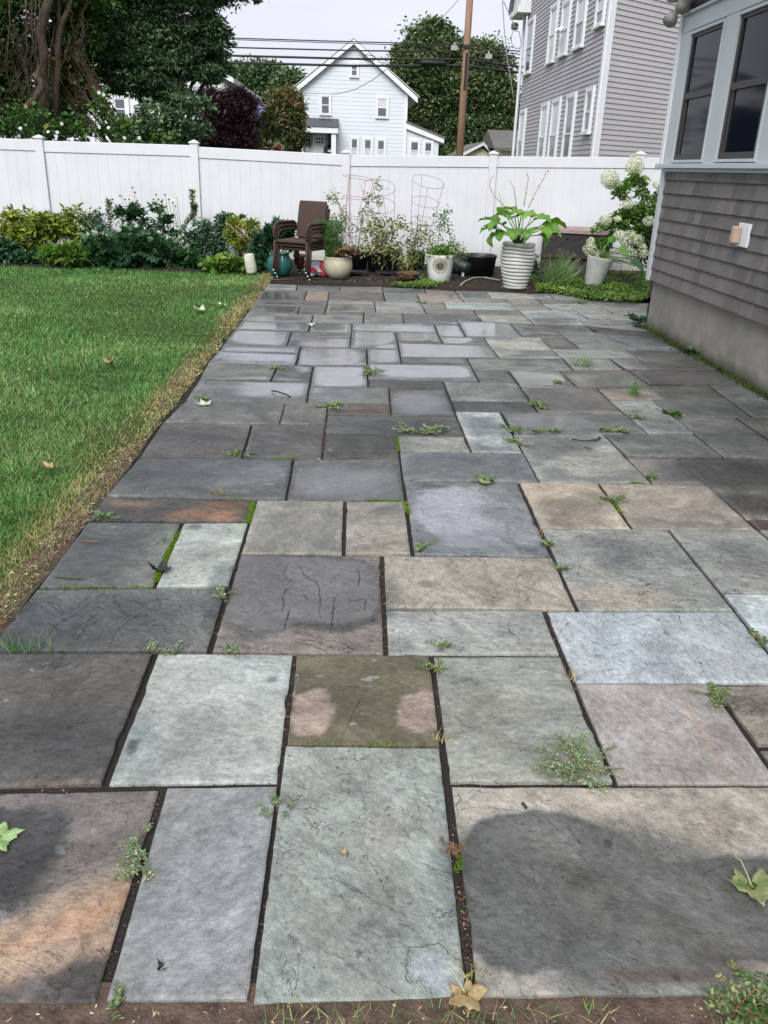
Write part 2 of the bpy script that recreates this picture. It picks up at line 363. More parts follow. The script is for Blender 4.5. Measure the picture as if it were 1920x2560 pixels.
# mouldy concrete, shingles
g = NG('concrete_foundation'); v = g.co(); n = g.noise(2, 8, .65, .2, v); z = g.n('ShaderNodeSeparateXYZ'); g.l(v, z.inputs[0])
c = g.mix(g.mr(n, .3, .7, 0, 1), (.16, .152, .132), (.29, .278, .245))
ms = g.math('MULTIPLY', g.mr(g.math('ADD', z.outputs[2], g.math('MULTIPLY', g.noise(5, 5, .6, 0, v), .16)), .09, .20, 1, 0), .85)
c = g.mix(ms, c, (.035, .045, .012)); c = g.mix(g.mr(g.noise(260, 2, .5, 0, v), .68, .74, 0, .6), c, (.25, .25, .23))
M['concrete'] = g.fin(c, .85, g.bump(g.noise(70, 6, .7, 0, v), .4, .006), .25)
g = NG('taupe_shingles'); v = g.co(scale=(3, 14, 1)); a = g.attr('var')
c = g.mix(a, (.104, .098, .094), (.165, .156, .150)); c = g.mix(g.mr(g.noise(8, 6, .7, 0, v), .35, .7, 0, .35), c, (.09, .078, .073))
M['shingle'] = g.fin(c, .75, g.bump(g.noise(40, 5, .7, 0, v), .25, .004), .3)
g = NG('brown_wicker'); v = g.co(scale=(1, 1, 1)); 
w1 = g.n('ShaderNodeTexWave', wave_type='BANDS', bands_direction='Z'); w1.inputs['Scale'].default_value = 22; g.l(v, w1.inputs[0])
w2 = g.n('ShaderNodeTexWave', wave_type='BANDS', bands_direction='X'); w2.inputs['Scale'].default_value = 14; g.l(v, w2.inputs[0])
hh = g.math('MULTIPLY', w1.outputs['Fac'], w2.outputs['Fac']); c = g.mix(g.mr(hh, 0, .6, 0, 1), (.022, .012, .010), (.115, .070, .055))
M['wicker'] = g.fin(c, .5, g.bump(hh, .8, .008), .4)
g = NG('dark_wicker'); v = g.co(); 
w1 = g.n('ShaderNodeTexWave', wave_type='BANDS', bands_direction='Z'); w1.inputs['Scale'].default_value = 18; g.l(v, w1.inputs[0])
c = g.mix(w1.outputs['Fac'], (.004, .003, .004), (.014, .010, .013)); M['darkwicker'] = g.fin(c, .5, g.bump(w1.outputs['Fac'], .7, .008), .4)

STONES = [(-1.270, 11.998, -0.846, 11.933, -0.828, 11.424, -1.271, 11.401),
 (-0.846, 11.933, -0.248, 12.046, -0.244, 11.464, -0.828, 11.424),
 (-0.248, 12.046, 0.340, 12.128, 0.343, 11.533, -0.244, 11.464),
 (0.340, 12.128, 0.937, 11.999, 0.921, 11.453, 0.343, 11.533),
 (0.937, 11.999, 1.360, 11.868, 1.367, 11.472, 0.921, 11.453),
 (0.795, 11.471, 1.367, 11.472, 1.366, 10.802, 0.797, 10.752),
 (-1.271, 11.401, -0.680, 11.434, -0.671, 10.578, -1.271, 10.484),
 (-0.680, 11.434, -0.387, 11.454, -0.375, 10.624, -0.671, 10.578),
 (-0.387, 11.454, 0.343, 11.533, 0.349, 10.706, -0.375, 10.624),
 (0.343, 11.533, 0.795, 11.471, 0.797, 10.752, 0.349, 10.706),
 (-1.271, 10.484, -0.375, 10.624, -0.374, 10.128, -1.265, 10.105),
 (-1.265, 10.105, -0.692, 10.120, -0.677, 9.518, -1.244, 9.529),
 (-0.692, 10.120, -0.374, 10.128, -0.376, 9.517, -0.677, 9.518),
 (-0.375, 10.624, 0.210, 10.690, 0.212, 10.413, -0.375, 10.386),
 (-0.375, 10.386, 0.212, 10.413, 0.215, 9.808, -0.375, 9.795),
 (-0.375, 9.795, 0.073, 9.805, 0.070, 9.521, -0.376, 9.517),
 (0.210, 10.690, 0.797, 10.752, 0.805, 9.838, 0.215, 9.808),
 (0.797, 10.752, 1.094, 10.778, 1.088, 10.251, 0.802, 10.241),
 (0.802, 10.241, 1.408, 10.264, 1.403, 9.878, 0.805, 9.838),
 (1.094, 10.778, 1.969, 10.864, 1.979, 10.288, 1.088, 10.251),
 (1.408, 10.264, 1.979, 10.288, 1.976, 9.941, 1.403, 9.878),
 (1.403, 9.878, 1.976, 9.941, 1.995, 9.364, 1.419, 9.423),
 (1.366, 11.126, 1.956, 11.285, 1.969, 10.864, 1.366, 10.802),
 (1.360, 11.868, 1.802, 11.894, 1.782, 11.238, 1.366, 11.126),
 (1.802, 11.894, 2.375, 11.775, 2.393, 11.335, 1.782, 11.238),
 (1.956, 11.285, 2.393, 11.335, 2.413, 10.432, 1.979, 10.288),
 (2.375, 11.775, 2.682, 11.927, 2.649, 11.312, 2.393, 11.335),
 (2.682, 11.927, 2.976, 11.905, 3.134, 11.267, 2.649, 11.312),
 (2.393, 11.335, 3.134, 11.267, 3.145, 11.051, 2.401, 10.957),
 (2.401, 10.957, 2.700, 10.995, 2.719, 10.512, 2.413, 10.432),
 (2.700, 10.995, 3.145, 11.051, 3.140, 10.215, 2.722, 10.133),
 (1.979, 10.288, 2.719, 10.512, 2.725, 9.819, 1.979, 9.828),
 (1.979, 9.828, 2.591, 9.821, 2.570, 9.368, 1.995, 9.364),
 (2.722, 10.133, 3.575, 10.271, 3.437, 9.822, 2.725, 9.819),
 (3.134, 11.267, 3.725, 11.249, 3.675, 10.768, 3.144, 10.656),
 (3.143, 10.809, 3.739, 10.763, 3.575, 10.271, 3.140, 10.215),
 (3.725, 11.249, 3.916, 11.262, 3.739, 10.763, 3.675, 10.768),
 (-1.244, 9.529, -0.496, 9.517, -0.496, 9.038, -1.240, 8.960),
 (-1.240, 8.960, -0.496, 9.038, -0.499, 8.496, -1.245, 8.501),
 (-0.496, 9.517, 0.070, 9.521, 0.064, 9.065, -0.496, 9.038),
 (-0.496, 9.038, -0.059, 9.059, -0.055, 8.497, -0.499, 8.496),
 (0.073, 9.805, 0.517, 9.823, 0.512, 9.094, 0.064, 9.065),
 (0.517, 9.823, 1.403, 9.878, 1.414, 9.552, 0.514, 9.384),
 (0.514, 9.384, 1.131, 9.499, 1.125, 9.162, 0.512, 9.094),
 (1.131, 9.499, 1.713, 9.393, 1.709, 8.485, 1.112, 8.441),
 (1.713, 9.393, 2.570, 9.368, 2.556, 8.933, 1.711, 8.895),
 (1.711, 8.895, 2.152, 8.915, 2.166, 8.544, 1.709, 8.485),
 (2.591, 9.821, 3.437, 9.822, 3.322, 9.021, 2.570, 9.368),
 (2.570, 9.368, 3.322, 9.021, 3.180, 8.491, 2.628, 8.937),
 (2.152, 8.915, 2.628, 8.937, 2.763, 8.048, 2.178, 8.008),
 (2.628, 8.937, 3.180, 8.491, 3.199, 8.034, 2.763, 8.048),
 (1.884, 8.508, 2.166, 8.544, 2.178, 8.008, 1.881, 7.989),
 (1.292, 8.454, 1.884, 8.508, 1.883, 7.917, 1.291, 7.849),
 (0.839, 9.130, 1.125, 9.162, 1.112, 8.441, 0.830, 8.444),
 (0.830, 8.444, 1.292, 8.454, 1.291, 8.063, 0.836, 8.053),
 (-0.059, 9.059, 0.839, 9.130, 0.833, 8.630, -0.056, 8.655),
 (-0.056, 8.655, 0.394, 8.642, 0.394, 7.746, -0.062, 7.733),
 (0.394, 8.642, 0.833, 8.630, 0.836, 8.053, 0.394, 8.041),
 (-1.245, 8.501, -0.665, 8.497, -0.656, 7.744, -1.243, 7.764),
 (-0.665, 8.497, -0.055, 8.497, -0.059, 8.215, -0.662, 8.230),
 (-0.662, 8.230, -0.059, 8.215, -0.062, 7.733, -0.656, 7.744),
 (-1.243, 7.764, -0.527, 7.741, -0.519, 7.410, -1.244, 7.435),
 (-1.244, 7.435, -0.519, 7.410, -0.509, 6.950, -1.255, 6.976),
 (-0.527, 7.741, 0.090, 7.737, 0.093, 6.980, -0.509, 6.950),
 (0.090, 7.737, 0.394, 7.746, 0.389, 7.124, 0.093, 7.107),
 (0.394, 8.041, 1.291, 8.063, 1.299, 7.476, 0.391, 7.375),
 (0.391, 7.375, 0.998, 7.443, 0.998, 7.146, 0.389, 7.124),
 (-1.255, 6.976, -0.662, 6.955, -0.664, 6.367, -1.217, 6.356),
 (-0.662, 6.955, -0.363, 6.957, -0.358, 6.373, -0.664, 6.367),
 (-0.363, 6.957, 0.093, 6.980, 0.093, 6.235, -0.356, 6.233),
 (0.093, 7.107, 0.998, 7.146, 0.988, 6.530, 0.093, 6.517),
 (1.291, 7.849, 1.883, 7.917, 1.898, 7.555, 1.299, 7.476),
 (0.998, 7.443, 1.898, 7.555, 1.879, 7.046, 0.995, 6.937),
 (0.995, 6.937, 1.293, 6.974, 1.299, 6.535, 0.988, 6.530),
 (1.293, 6.974, 1.755, 7.031, 1.760, 6.410, 1.299, 6.372),
 (1.881, 7.989, 2.628, 8.039, 2.640, 7.667, 1.898, 7.555),
 (1.898, 7.555, 2.350, 7.623, 2.343, 7.125, 1.879, 7.046),
 (2.350, 7.623, 2.640, 7.667, 2.644, 7.155, 2.374, 7.130),
 (2.628, 8.039, 3.199, 8.034, 3.222, 7.769, 2.637, 7.768),
 (2.637, 7.768, 3.222, 7.769, 3.226, 7.209, 2.644, 7.155),
 (2.374, 7.130, 3.226, 7.209, 3.244, 6.584, 2.390, 6.622),
 (1.755, 7.031, 2.374, 7.130, 2.390, 6.481, 1.760, 6.410),
 (1.923, 6.428, 2.390, 6.481, 2.383, 6.127, 1.924, 6.086),
 (2.389, 6.553, 2.898, 6.600, 2.875, 6.194, 2.383, 6.127),
 (2.898, 6.600, 3.244, 6.584, 3.226, 5.685, 2.844, 5.671),
 (2.258, 6.116, 2.875, 6.194, 2.844, 5.671, 2.256, 5.644),
 (1.924, 6.086, 2.258, 6.116, 2.256, 5.223, 1.938, 5.204),
 (2.718, 5.665, 3.226, 5.685, 3.225, 5.120, 2.715, 5.142),
 (2.715, 5.142, 3.225, 5.120, 3.334, 4.765, 2.713, 4.750),
 (2.256, 5.644, 2.718, 5.665, 2.713, 4.750, 2.254, 4.736),
 (1.627, 5.177, 2.256, 5.223, 2.254, 4.736, 1.641, 4.706),
 (1.024, 5.130, 1.627, 5.177, 1.653, 4.259, 1.020, 4.231),
 (1.026, 5.650, 1.930, 5.693, 1.938, 5.204, 1.024, 5.130),
 (1.299, 6.372, 1.923, 6.428, 1.930, 5.693, 1.299, 5.663),
 (0.699, 6.526, 1.299, 6.535, 1.299, 5.959, 0.698, 5.928),
 (0.698, 5.928, 1.299, 5.959, 1.299, 5.663, 0.698, 5.630),
 (0.093, 6.517, 0.699, 6.526, 0.698, 6.239, 0.093, 6.235),
 (-0.356, 6.233, 0.252, 6.236, 0.247, 5.794, -0.352, 5.760),
 (0.252, 6.236, 0.698, 6.239, 0.699, 5.517, 0.243, 5.485),
 (-0.197, 5.769, 0.247, 5.794, 0.243, 5.485, -0.194, 5.455),
 (-0.501, 5.758, -0.197, 5.769, -0.192, 5.226, -0.493, 5.208),
 (-0.666, 5.201, -0.192, 5.226, -0.189, 4.540, -0.643, 4.521),
 (-1.245, 5.176, -0.666, 5.201, -0.643, 4.521, -1.229, 4.508),
 (-1.205, 5.748, -0.501, 5.758, -0.493, 5.208, -1.245, 5.176),
 (-1.217, 6.356, -0.358, 6.373, -0.352, 5.760, -1.205, 5.748),
 (-0.194, 5.455, 0.699, 5.517, 0.702, 5.031, -0.192, 5.037),
 (-0.192, 5.037, 0.264, 5.034, 0.266, 4.576, -0.189, 4.540),
 (0.264, 5.034, 0.702, 5.031, 0.704, 4.719, 0.265, 4.710),
 (0.698, 5.630, 1.026, 5.650, 1.022, 4.728, 0.704, 4.719),
 (0.265, 4.710, 1.022, 4.728, 1.020, 4.231, 0.264, 4.214),
 (-0.350, 4.533, 0.266, 4.576, 0.264, 3.920, -0.343, 3.891),
 (-1.229, 4.508, -0.350, 4.533, -0.343, 3.891, -1.250, 3.893),
 (-1.250, 3.893, -0.490, 3.892, -0.491, 3.602, -1.244, 3.581),
 (-0.490, 3.892, -0.040, 3.906, -0.036, 3.271, -0.490, 3.258),
 (-0.040, 3.906, 0.264, 3.920, 0.263, 3.277, -0.036, 3.271),
 (0.264, 4.214, 0.903, 4.228, 0.889, 3.289, 0.263, 3.277),
 (0.903, 4.228, 1.351, 4.246, 1.352, 3.619, 0.894, 3.607),
 (1.351, 4.246, 1.961, 4.268, 1.975, 3.647, 1.352, 3.619),
 (1.641, 4.706, 1.950, 4.721, 1.961, 4.268, 1.653, 4.259),
 (1.950, 4.721, 2.713, 4.750, 2.635, 3.797, 1.972, 3.769),
 (1.972, 3.769, 2.635, 3.797, 2.625, 3.521, 1.979, 3.528),
 (0.894, 3.607, 1.522, 3.627, 1.516, 2.826, 0.881, 2.810),
 (1.522, 3.627, 1.975, 3.647, 1.995, 2.984, 1.517, 2.967),
 (1.517, 2.967, 1.995, 2.984, 1.923, 2.344, 1.507, 2.328),
 (0.749, 2.809, 1.516, 2.826, 1.507, 2.328, 0.748, 2.318),
 (0.128, 2.802, 0.749, 2.809, 0.748, 2.487, 0.126, 2.475),
 (0.131, 3.274, 0.889, 3.289, 0.881, 2.810, 0.128, 2.802),
 (-0.490, 3.258, 0.131, 3.274, 0.126, 2.475, -0.485, 2.467),
 (-1.242, 2.919, -0.488, 2.946, -0.485, 2.467, -1.240, 2.452),
 (-1.244, 3.581, -0.802, 3.593, -0.784, 2.935, -1.242, 2.919),
 (-0.802, 3.593, -0.491, 3.602, -0.488, 2.946, -0.784, 2.935),
 (-1.424, 2.448, -0.669, 2.463, -0.657, 1.795, -1.167, 1.774),
 (-0.669, 2.463, -0.193, 2.471, -0.187, 1.813, -0.657, 1.795),
 (-0.193, 2.471, 0.284, 2.478, 0.280, 1.981, -0.188, 1.975),
 (0.284, 2.478, 0.748, 2.487, 0.751, 1.823, 0.277, 1.817),
 (0.748, 2.318, 1.214, 2.324, 1.230, 1.828, 0.751, 1.823),
 (1.214, 2.324, 1.700, 2.335, 1.655, 1.994, 1.224, 1.992),
 (1.224, 1.992, 1.655, 1.994, 1.700, 1.844, 1.230, 1.828),
 (0.277, 1.817, 1.348, 1.832, 1.304, 1.183, 0.267, 1.175),
 (-0.188, 1.975, 0.280, 1.981, 0.267, 1.175, -0.187, 1.162),
 (-0.499, 1.801, -0.187, 1.813, -0.187, 1.162, -0.488, 1.163),
 (-1.226, 1.771, -0.499, 1.801, -0.488, 1.163, -1.087, 1.160),
 (2.713, 4.750, 3.220, 4.750, 3.220, 3.797, 2.635, 3.797),
 (2.635, 3.797, 3.220, 3.797, 3.220, 3.521, 2.625, 3.521),
 (1.975, 3.647, 3.220, 3.647, 3.220, 2.984, 1.995, 2.984),
 (1.995, 2.984, 2.632, 2.984, 2.632, 2.344, 1.923, 2.344),
 (2.632, 2.984, 3.220, 2.984, 3.220, 2.344, 2.632, 2.344),
 (1.700, 2.335, 2.470, 2.335, 2.470, 1.994, 1.655, 1.994),
 (2.470, 2.335, 3.220, 2.335, 3.220, 1.994, 2.470, 1.994),
 (1.655, 1.994, 2.378, 1.994, 2.378, 1.844, 1.700, 1.844),
 (2.378, 1.994, 3.220, 1.994, 3.220, 1.844, 2.378, 1.844),
 (1.348, 1.832, 2.192, 1.832, 2.192, 1.183, 1.304, 1.183),
 (2.192, 1.832, 3.220, 1.832, 3.220, 1.183, 2.192, 1.183)]

# ================================================================== THE GROUND
def sheet(name, poly, z, mat, label, cat):
    mb = MB(); mb.add([(x, y, z) for x, y in poly], [tuple(range(len(poly)))])
    return tag(mb.build(name, mat), label, cat, kind='structure')
sheet('ground', [(-300, -20), (300, -20), (300, 400), (-300, 400)], -.05, M['turf'], 'dark earth and turf ground running under the whole yard and beyond the fence', 'ground')

EDGE = -1.29
lawn = MB()
ys = np.linspace(-3, 13.0, 41)
lv = []; nx = 24
for y in ys:
    for i in range(nx):
        x = EDGE + .02 - (i/(nx-1))**1.5*14
        lv.append((x, y, -.012 + .03*float(vn(np.float64(x*.8), np.float64(y*.8), 4)) - (.012 if i == 0 else 0)))
lawn.add(lv, [(j*nx+i, j*nx+i+1, (j+1)*nx+i+1, (j+1)*nx+i) for j in range(len(ys)-1) for i in range(nx-1)])
tag(lawn.build('lawn', M['turf'], smooth=True), 'soil under the green lawn at the left of the stone patio', 'lawn', kind='structure')

def PEDGE(y): return float(np.interp(y, [1.2, 4.4, 5.5, 7.4, 11.2, 12.2], [-1.232, -1.232, -1.262, -1.322, -1.342, -1.30]))
M['frontsoil'] = plain('front_brown_soil', (.10, .072, .056), .95, .55, 22, .9, 120, .2, bd=.01)
es = MB(); eys = np.linspace(-1, 12.95, 280); ev = []
for y in eys:
    w_ = .02+.14*float(fbm(np.float64(y*2.2), np.float64(1.3), 6, 3))
    for k in range(6): ev.append((PEDGE(y)-.006-(w_+.07)*k/5, y, (-.012 if k == 0 else .001)+.010*float(vn(np.float64(y*9), np.float64(k*1.7), 3))-(.03 if k == 5 else 0)))
es.add(ev, [(j*6+k+1, j*6+k, (j+1)*6+k, (j+1)*6+k+1) for j in range(279) for k in range(5)])
tag(es.build('edge_soil', M['frontsoil'], smooth=True), 'worn brown soil strip between the lawn and the patio stones', 'soil', kind='structure')

# bed soil: slopes up towards the fence
def bedz(x, y): return -.06 if (x < -1.28 and y < 13.02+.1*math.sin(x*3)) else (-.03 if y < (11.98 if x < 2.95 else 11.33) + .12*math.sin(x*2.1)*0 else .012) + .055*max(0, (y-12.3)/2.3) + .022*float(vn(np.float64(x*2.1), np.float64(y*2.1), 9))
bed = MB(); bx = np.linspace(-9, 6.5, 110); by = np.linspace(11.6, 14.9, 30)
bv = [(x, y, bedz(x, y)) for y in by for x in bx]
n_ = len(bx); bed.add(bv, [(j*n_+i, j*n_+i+1, (j+1)*n_+i+1, (j+1)*n_+i) for j in range(len(by)-1) for i in range(n_-1)])
tag(bed.build('garden_soil', M['soil'], smooth=True), 'dark mulched soil of the planting bed along the white fence', 'garden bed', kind='structure')
# front strip of bare soil, where the viewer stands
fr = MB(); fx = np.linspace(-3, 4, 140); fy = np.linspace(-.6, 1.22, 46)
fv = [(x, y, min(-.020 + .034*float(fbm(np.float64(x*5), np.float64(y*5), 5, 4)), .02 if y < 1.13 else -.007)) for y in fy for x in fx]
n_ = len(fx); fr.add(fv, [(j*n_+i, j*n_+i+1, (j+1)*n_+i+1, (j+1)*n_+i) for j in range(len(fy)-1) for i in range(n_-1)])
tag(fr.build('front_soil', M['frontsoil'], smooth=True), 'bare brown soil strip in front of the nearest flagstones', 'soil', kind='structure')

# ================================================================== THE PATIO
KS = 1.06
def inq(q, x, y):
    for a in range(4):
        A, B = q[a], q[(a+1) % 4]
        if (B[0]-A[0])*(y-A[1]) - (B[1]-A[1])*(x-A[0]) > 0: return False
    return True
# outlined damp places and stains: outline in overview pixels, value (damp, film) or colour, softness in metres, wobble
PWET = [([(1000, 1830), (1015, 1785), (1075, 1752), (1150, 1745), (1250, 1765), (1330, 1800), (1400, 1842), (1480, 1862), (1580, 1852), (1760, 1845), (1900, 2000), (1750, 2060), (1560, 2085), (1450, 2118), (1300, 2104), (1150, 2112), (1060, 2085), (1012, 2040), (998, 1940)], .90, .10, .010),
 ([(-90, 1735), (60, 1745), (122, 1760), (124, 1815), (90, 1880), (0, 1960), (-90, 1990)], 1.0, .15, .008),
 ([(470, 1180), (640, 1190), (760, 1208), (805, 1245), (825, 1300), (815, 1345), (740, 1368), (650, 1352), (560, 1335), (480, 1300), (440, 1240)], .85, .40, .02)]
PSTAIN = [([(-90, 2020), (60, 1965), (262, 1880), (320, 1890), (260, 2060), (200, 2085), (90, 2105), (-90, 2150)], (178, 152, 128), .7, .03), ([(-90, 2050), (60, 2020), (250, 1925), (265, 1950), (80, 2050), (-90, 2085)], (186, 142, 114), .45, .02),
 ([(60, 2190), (95, 2115), (165, 2072), (240, 2062), (225, 2190)], (78, 76, 74), .85, .008), ([(630, 1545), (640, 1502), (690, 1488), (716, 1500), (712, 1550), (690, 1585), (650, 1590), (628, 1578)], (170, 153, 142), .92, .006),
 ([(850, 1540), (868, 1502), (920, 1487), (942, 1500), (948, 1572), (900, 1578), (860, 1562)], (170, 153, 142), .92, .006), ([(872, 2098), (898, 2062), (950, 2052), (1004, 2100), (1010, 2148), (960, 2150), (905, 2120)], (172, 178, 184), .85, .003),
 ([(1000, 1720), (1080, 1700), (1800, 1700), (1800, 1830), (1560, 1840), (1400, 1825), (1250, 1755), (1080, 1740), (1000, 1800)], (172, 163, 150), .6, .02)]
def sdf(X, Y, pts):
    P = [gr(*V(*p_)) for p_ in pts]; P = np.array([[p_.x, p_.y] for p_ in P]); d = np.full(X.shape, 1e9); ins = np.zeros(X.shape, bool)
    for i in range(len(P)):
        a, b = P[i], P[(i+1) % len(P)]; ab = b-a; t = np.clip(((X-a[0])*ab[0]+(Y-a[1])*ab[1])/(ab@ab), 0, 1)
        d = np.minimum(d, np.hypot(X-a[0]-ab[0]*t, Y-a[1]-ab[1]*t)); ins ^= ((a[1] > Y) != (b[1] > Y)) & (X < (b[0]-a[0])*(Y-a[1])/(b[1]-a[1]+1e-12)+a[0])
    d = np.where(ins, -d, d); return d + (fbm(X*14, Y*14, 61, 4)-.5)*.05
# (picture point, colour, damp, film, relief)
SPEC = [((100, 1950), (122, 112, 110), 0, 0, .8), ((410, 1920), (140, 143, 148), 0, 0, .12), ((780, 1850), (152, 160, 155), 0, 0, .8), ((1350, 1900), (165, 158, 148), 0, 0, .5),
 ((150, 1550), (100, 95, 92), .05, 0, .6), ((430, 1550), (166, 172, 170), 0, 0, .25), ((785, 1510), (112, 103, 76), 0, 0, .3), ((1110, 1540), (148, 150, 140), 0, 0, .4),
 ((1450, 1580), (162, 153, 150), 0, 0, .35), ((1620, 1530), (150, 138, 125), .0, 0, .9),
 ((200, 1340), (112, 113, 113), .0, 0, 1.), ((650, 1300), (132, 120, 116), 0, 0, 1.), ((1035, 1258), (160, 150, 137), 0, 0, .7), ((1020, 1360), (155, 158, 157), 0, 0, .6),
 ((1430, 1395), (168, 176, 187), 0, 0, .5), ((1620, 1330), (182, 192, 200), 0, 0, .25), ((1360, 1230), (150, 152, 148), 0, 0, 1.), ((1560, 1200), (140, 142, 140), 0, 0, .7),
 ((230, 1190), (112, 117, 115), .05, 0, .3), ((440, 1190), (168, 175, 170), 0, 0, .3), ((630, 1135), (156, 149, 138), 0, 0, .15), ((815, 1135), (148, 140, 130), 0, 0, .4),
 ((1020, 1115), (136, 140, 148), .1, .0, 1.), ((1235, 1085), (180, 160, 138), 0, 0, .1), ((1460, 1090), (158, 144, 131), 0, 0, .2), ((370, 1100), (104, 98, 92), .1, 0, 1.),
 ((430, 1030), (110, 114, 116), .1, 0, .5), ((740, 1035), (116, 115, 114), .15, 0, .6), ((1000, 1005), (134, 137, 137), .05, 0, .5), ((940, 955), (156, 156, 146), 0, 0, .2),
 ((1060, 930), (176, 183, 183), 0, 0, .4), ((1260, 985), (152, 152, 146), 0, 0, .7), ((1440, 1015), (142, 131, 125), 0, 0, .2), ((1560, 1030), (130, 120, 112), .0, .0, .6),
 ((1430, 960), (126, 127, 124), 0, 0, .6), ((1585, 945), (116, 116, 114), .1, 0, .8), ((420, 945), (112, 108, 107), .1, 0, .5), ((610, 950), (112, 108, 106), .1, 0, .7),
 ((770, 960), (100, 97, 94), .15, 0, .6), ((850, 915), (108, 108, 105), .1, 0, .5), ((780, 880), (118, 103, 97), .1, 0, .5), ((660, 890), (118, 116, 114), .05, 0, .5),
 ((900, 870), (104, 104, 104), .1, 0, .5), ((480, 880), (120, 120, 118), .0, 0, .4), ((1230, 912), (112, 114, 115), .15, 0, .5), ((1230, 865), (120, 112, 108), .1, 0, .6),
 ((1050, 860), (136, 138, 134), 0, 0, .4), ((1380, 900), (142, 147, 144), 0, 0, .8), ((1440, 880), (118, 118, 116), .1, 0, .6), ((1330, 820), (118, 110, 105), .1, 0, .4),
 ((1160, 820), (128, 128, 124), 0, 0, .3), ((685, 640), (158, 132, 112), 0, 0, .3), ((1490, 850), (112, 110, 88), .1, 0, .4), ((1540, 800), (98, 90, 91), .25, 0, .3),
 ((1420, 735), (100, 92, 92), .3, 0, .3), ((1420, 765), (112, 100, 100), .2, 0, .3), ((1200, 745), (100, 92, 84), .1, 0, .3), ((1100, 700), (150, 146, 135), 0, 0, .3), ((1170, 675), (135, 143, 146), 0, 0, .3),
 ((1500, 860), (108, 106, 92), .1, 0, .4), ((1654, 1138), (124, 98, 90), .1, 0, .3), ((1640, 930), (110, 108, 100), .2, 0, .5), ((735, 812), (124, 128, 134), 0, 0, .3), ((890, 800), (124, 128, 134), 0, 0, .3), ((700, 770), (120, 124, 130), 0, 0, .9), ((555, 770), (128, 133, 146), 0, 0, .9), ((560, 755), (118, 122, 134), 0, 0, .9), ((570, 722), (118, 122, 128), 0, 0, .8), ((1050, 712), (126, 130, 136), 0, 0, .3), ((965, 722), (124, 128, 134), 0, 0, .2), ((800, 722), (124, 128, 134), 0, 0, .3), ((700, 706), (124, 128, 134), 0, 0, .2), ((945, 755), (124, 128, 134), 0, 0, .3), ((835, 768), (124, 128, 132), 0, 0, .3), ((545, 705), (120, 124, 130), 0, 0, .3), ((520, 690), (120, 124, 128), 0, 0, .3), ((735, 742), (116, 120, 124), 0, 0, .3), ((560, 835), (122, 126, 128), 0, 0, 1.), ((900, 712), (146, 150, 160), 0, 0, .2), ((1050, 655), (150, 160, 158), 0, 0, .3), ((960, 640), (150, 132, 122), 0, 0, .3)]
PAL = [(122, 124, 121), (136, 137, 132), (116, 116, 113), (132, 126, 119), (142, 144, 142), (116, 121, 124), (128, 122, 118), (148, 148, 140), (124, 116, 112)]
# damp and wet places: picture point, half sizes, damp, water film, softness
WET = [((648, 1278), (180, 78), .85, .4, .10), ((1300, 1935), (290, 185), .85, .10, .10), ((25, 1840), (105, 100), 1.0, .1, .08),
 ((120, 1350), (250, 55), .75, .05, .4), ((300, 1110), (120, 25), .6, .1, .6), ((360, 1020), (130, 30), .7, .2, .4), ((790, 955), (80, 22), .6, .05, .5), ((850, 918), (120, 10), .7, .05, .5), ((930, 868), (50, 20), .7, .2, .4), ((620, 950), (60, 20), .5, .05, .6), ((430, 945), (80, 20), .5, .05, .6), ((1440, 950), (70, 10), .6, 0, .5), ((1370, 1190), (90, 30), .45, 0, .6), ((1600, 1200), (50, 25), .5, 0, .6), ((1035, 1115), (125, 68), .30, .9, .25), ((740, 1040), (110, 32), .5, .5, .6),
 ((470, 1020), (150, 28), .5, .45, .6), ((180, 1190), (120, 50), .6, .05, .5), ((80, 1600), (190, 70), .65, .05, .5), ((1590, 1020), (130, 28), 1, .12, .3), ((1630, 1085), (60, 18), .9, .1, .3),
 ((1180, 912), (90, 12), .5, .7, .5), ((1290, 822), (75, 11), .6, .6, .6), ((1190, 865), (80, 16), .7, .3, .6), ((1162, 819), (52, 12), .5, 1, .12), ((905, 868), (62, 22), .6, .45, .6),
 ((560, 835), (110, 17), .4, .75, .5), ((735, 812), (55, 20), .4, 1, .3), ((890, 800), (105, 13), .5, 1, .25), ((945, 758), (110, 12), .5, 1, .25), ((700, 770), (70, 17), .4, .9, .35), ((835, 768), (35, 12), .4, .75, .4),
 ((555, 765), (85, 12), .45, .85, .4), ((570, 722), (60, 18), .4, .95, .35), ((545, 705), (80, 8), .5, .8, .4), ((700, 706), (55, 10), .4, 1, .3), ((715, 738), (55, 12), .4, .9, .4), ((800, 722), (42, 18), .4, 1, .25),
 ((900, 712), (60, 6), .4, .9, .3), ((1050, 712), (68, 13), .5, 1, .12), ((965, 722), (40, 16), .4, 1, .15), ((890, 727), (40, 8), .3, .6, .3), ((590, 665), (50, 10), .4, .8, .4), ((575, 640), (45, 9), .4, .8, .4), ((745, 668), (40, 7), .4, .9, .3), ((980, 640), (30, 5), .4, .7, .3),
 ((620, 838), (60, 10), .3, .8, .4), ((690, 790), (40, 14), .3, .8, .5), ((600, 690), (60, 6), .4, .6, .5), ((930, 890), (60, 8), .4, .3, .6),
 ((1480, 730), (80, 14), .85, .1, .6), ((1560, 790), (130, 18), .85, .1, .6), ((1640, 890), (110, 20), .8, .1, .6), ((1610, 950), (90, 22), .7, .1, .6), ((1500, 840), (110, 14), .5, .1, .6)]
